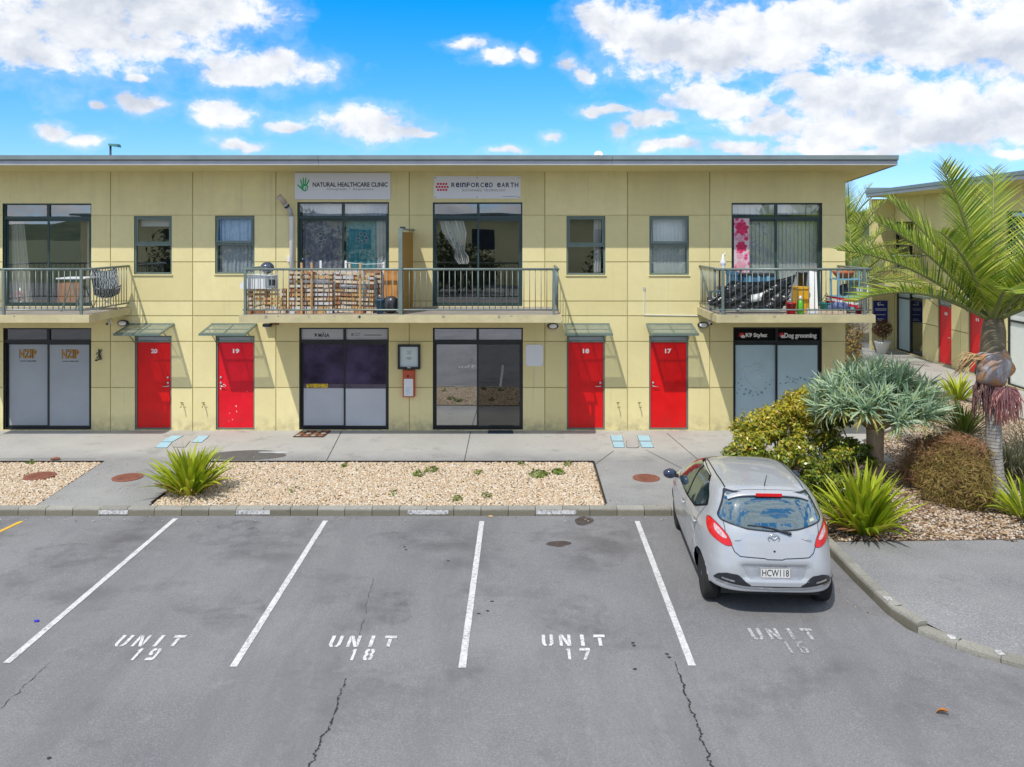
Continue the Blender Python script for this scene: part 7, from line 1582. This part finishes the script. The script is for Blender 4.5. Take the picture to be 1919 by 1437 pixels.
# fallen leaves and sticks in the garden
mt['deadleaf'] = m_leaf('fallen_leaf', [(0.30, 0.16, 0.08), (0.42, 0.28, 0.15), (0.22, 0.11, 0.06), (0.50, 0.36, 0.2)], .8, .2, .1); r = np.random.default_rng(5); n = 420
P = np.array([G(px, py) for px, py in zip(r.uniform(1560, 1919, n), r.uniform(885, 1015, n))]); w, p = leaf_cloud(n, [(0, 0, 0, 1, 1, 1)], .045, 8, upb=2.2); w = (w.reshape(-1, 4, 3) - p[:, None]) + P[:, None] + np.array([0, 0, .022]); quads('fallen_leaves', w.reshape(-1, 3), mt['deadleaf'], None, 'stuff')
b = MB(); rr = random.Random(9)
for i in range(46):
    c = G(rr.uniform(1560, 1915), rr.uniform(900, 1010)); a = rr.uniform(-.7, .7); l = rr.uniform(.08, .34); b.tube([(c.x, c.y, .02), (c.x + l * .5 * math.cos(a), c.y + l * .5 * math.sin(a), .035), (c.x + l * math.cos(a), c.y + l * math.sin(a), .02)], .007, 4)
o = b.build('dry_twigs', mt['straw']); o['kind'] = 'stuff'
c = G(1778, 1342, ZA); b = blade(.13, .07, 1.2, .3, 5, .4); o = b.build('fallen_leaf', M('orange_dry_leaf', (0.42, 0.15, 0.03), .7, var=.3, scale=20), None, True, loc=(c.x, c.y, ZA + .035), rot=(R(-80), .2, R(60))); tag(o, 'orange dry leaf lying alone on the asphalt at the lower right', 'leaf')
c = G(69, 1165, ZA); o = MB().blob((c.x, c.y, ZA + .012), (.035, .022, .012), 8, 6, 0, .2).build('bottle_cap', M('blue_scrap', (0.02, 0.02, 0.5), .4)); tag(o, 'small bright blue scrap on the asphalt near the left edge', 'litter')
c = G(60, 965, ZA); o = MB().blob((c.x, c.y + .03, ZA + .016), (.04, .025, .016), 8, 6, 0, .2).build('paper_scrap', M('violet_scrap', (0.32, 0.26, 0.6), .5)); tag(o, 'small violet and white scrap at the foot of the kerb near the yellow line', 'litter')
o = MB().blob((G(104, 862).x, G(104, 862).y, .03), (.10, .05, .025), 8, 6, 0, .25).build('brick_scrap', mt['terra']); tag(o, 'broken red brick piece at the edge of the left gravel strip', 'brick piece')
c = G(919, 968, ZA); o = MB().blob((c.x, c.y, ZA + .008), (.05, .03, .008), 8, 6, 0, .3).build('leaf_scrap', mt['straw']); tag(o, 'tan leaf scrap at the kerb foot by the middle bay line', 'litter')
# distant hills and, behind the camera, the trees and units that the windows mirror
n = NT('hill_bush'); c_ = n.mix(n.rng(n.noise(.05, 6, .7), .35, .65), (0.035, 0.06, 0.035), (0.09, 0.11, 0.06)); mt['hill'] = n.done(n.bsdf(c_, .95, 0, .1))
def ridge(name, y, x0, x1, h, seed, m):
    k = 90; vs = []
    for i in range(k + 1):
        x = x0 + (x1 - x0) * i / k; hh = h * (.55 + .45 * noise.noise(Vector((x * .004, seed, 0))) + .12 * noise.noise(Vector((x * .02, seed, 4)))); s = 1 if y > 0 else -1
        vs += [(x, y - s * 120, -.2), (x, y - s * 40, hh * .6), (x, y, hh), (x, y + s * 160, -.2)]
    o = MB().add(vs, [(4*i+a, 4*i+4+a, 4*i+5+a, 4*i+1+a) for i in range(k) for a in range(3)]).build(name, m, None, True); o['kind'] = 'structure'
ridge('hills', 900, -1500, 1500, 44, 2, mt['hill']); ridge('hills', -800, -1500, 1500, 26, 5, mt['hill'])
tv = []; mt['crown'] = m_leaf('tree_leaf', [(0.03, 0.05, 0.015), (0.055, 0.08, 0.02), (0.09, 0.11, 0.03)], .5, .3, .2)
for i, (x, y, h, w) in enumerate([(-16, -43, 7, 4), (-7, -47, 5.2, 4.5), (10, -45, 5.6, 4.5), (17, -43, 6.5, 4.5), (-23, -45, 8, 5), (25, -47, 8, 5)]):
    lv, p = leaf_cloud(2600, [(x, y, h * .45, w * .6, w * .5, h * .45), (x - w * .6, y, h * .32, w * .6, w * .4, h * .32), (x + w * .6, y, h * .36, w * .6, w * .4, h * .36)], .24, 90 + i); tv.append(lv)
quads('tree_line', np.concatenate(tv), mt['crown'], None, 'stuff')
t = thing('opposite_building', 'yellow unit block across the car park behind the viewer, mirrored in the glass', 'building', (0, -56, ZA)); MB().box(-40, 40, -64, -56, ZA, 6.2).build('wall', mt['wall_plain'], t); MB().box(-40.5, 40.5, -64.5, -55, 6.22, 6.4).build('roof', mt['gut'], t)
for i in range(14): MB().box(-38 + i * 5.6, -36 + i * 5.6, -55.99, -55.96, 3.2, 5).build('window', mt['black'], t); MB().box(-38 + i * 5.6, -36 + i * 5.6, -55.99, -55.96, ZA, 2.3).build('shop_front', mt['black'], t)
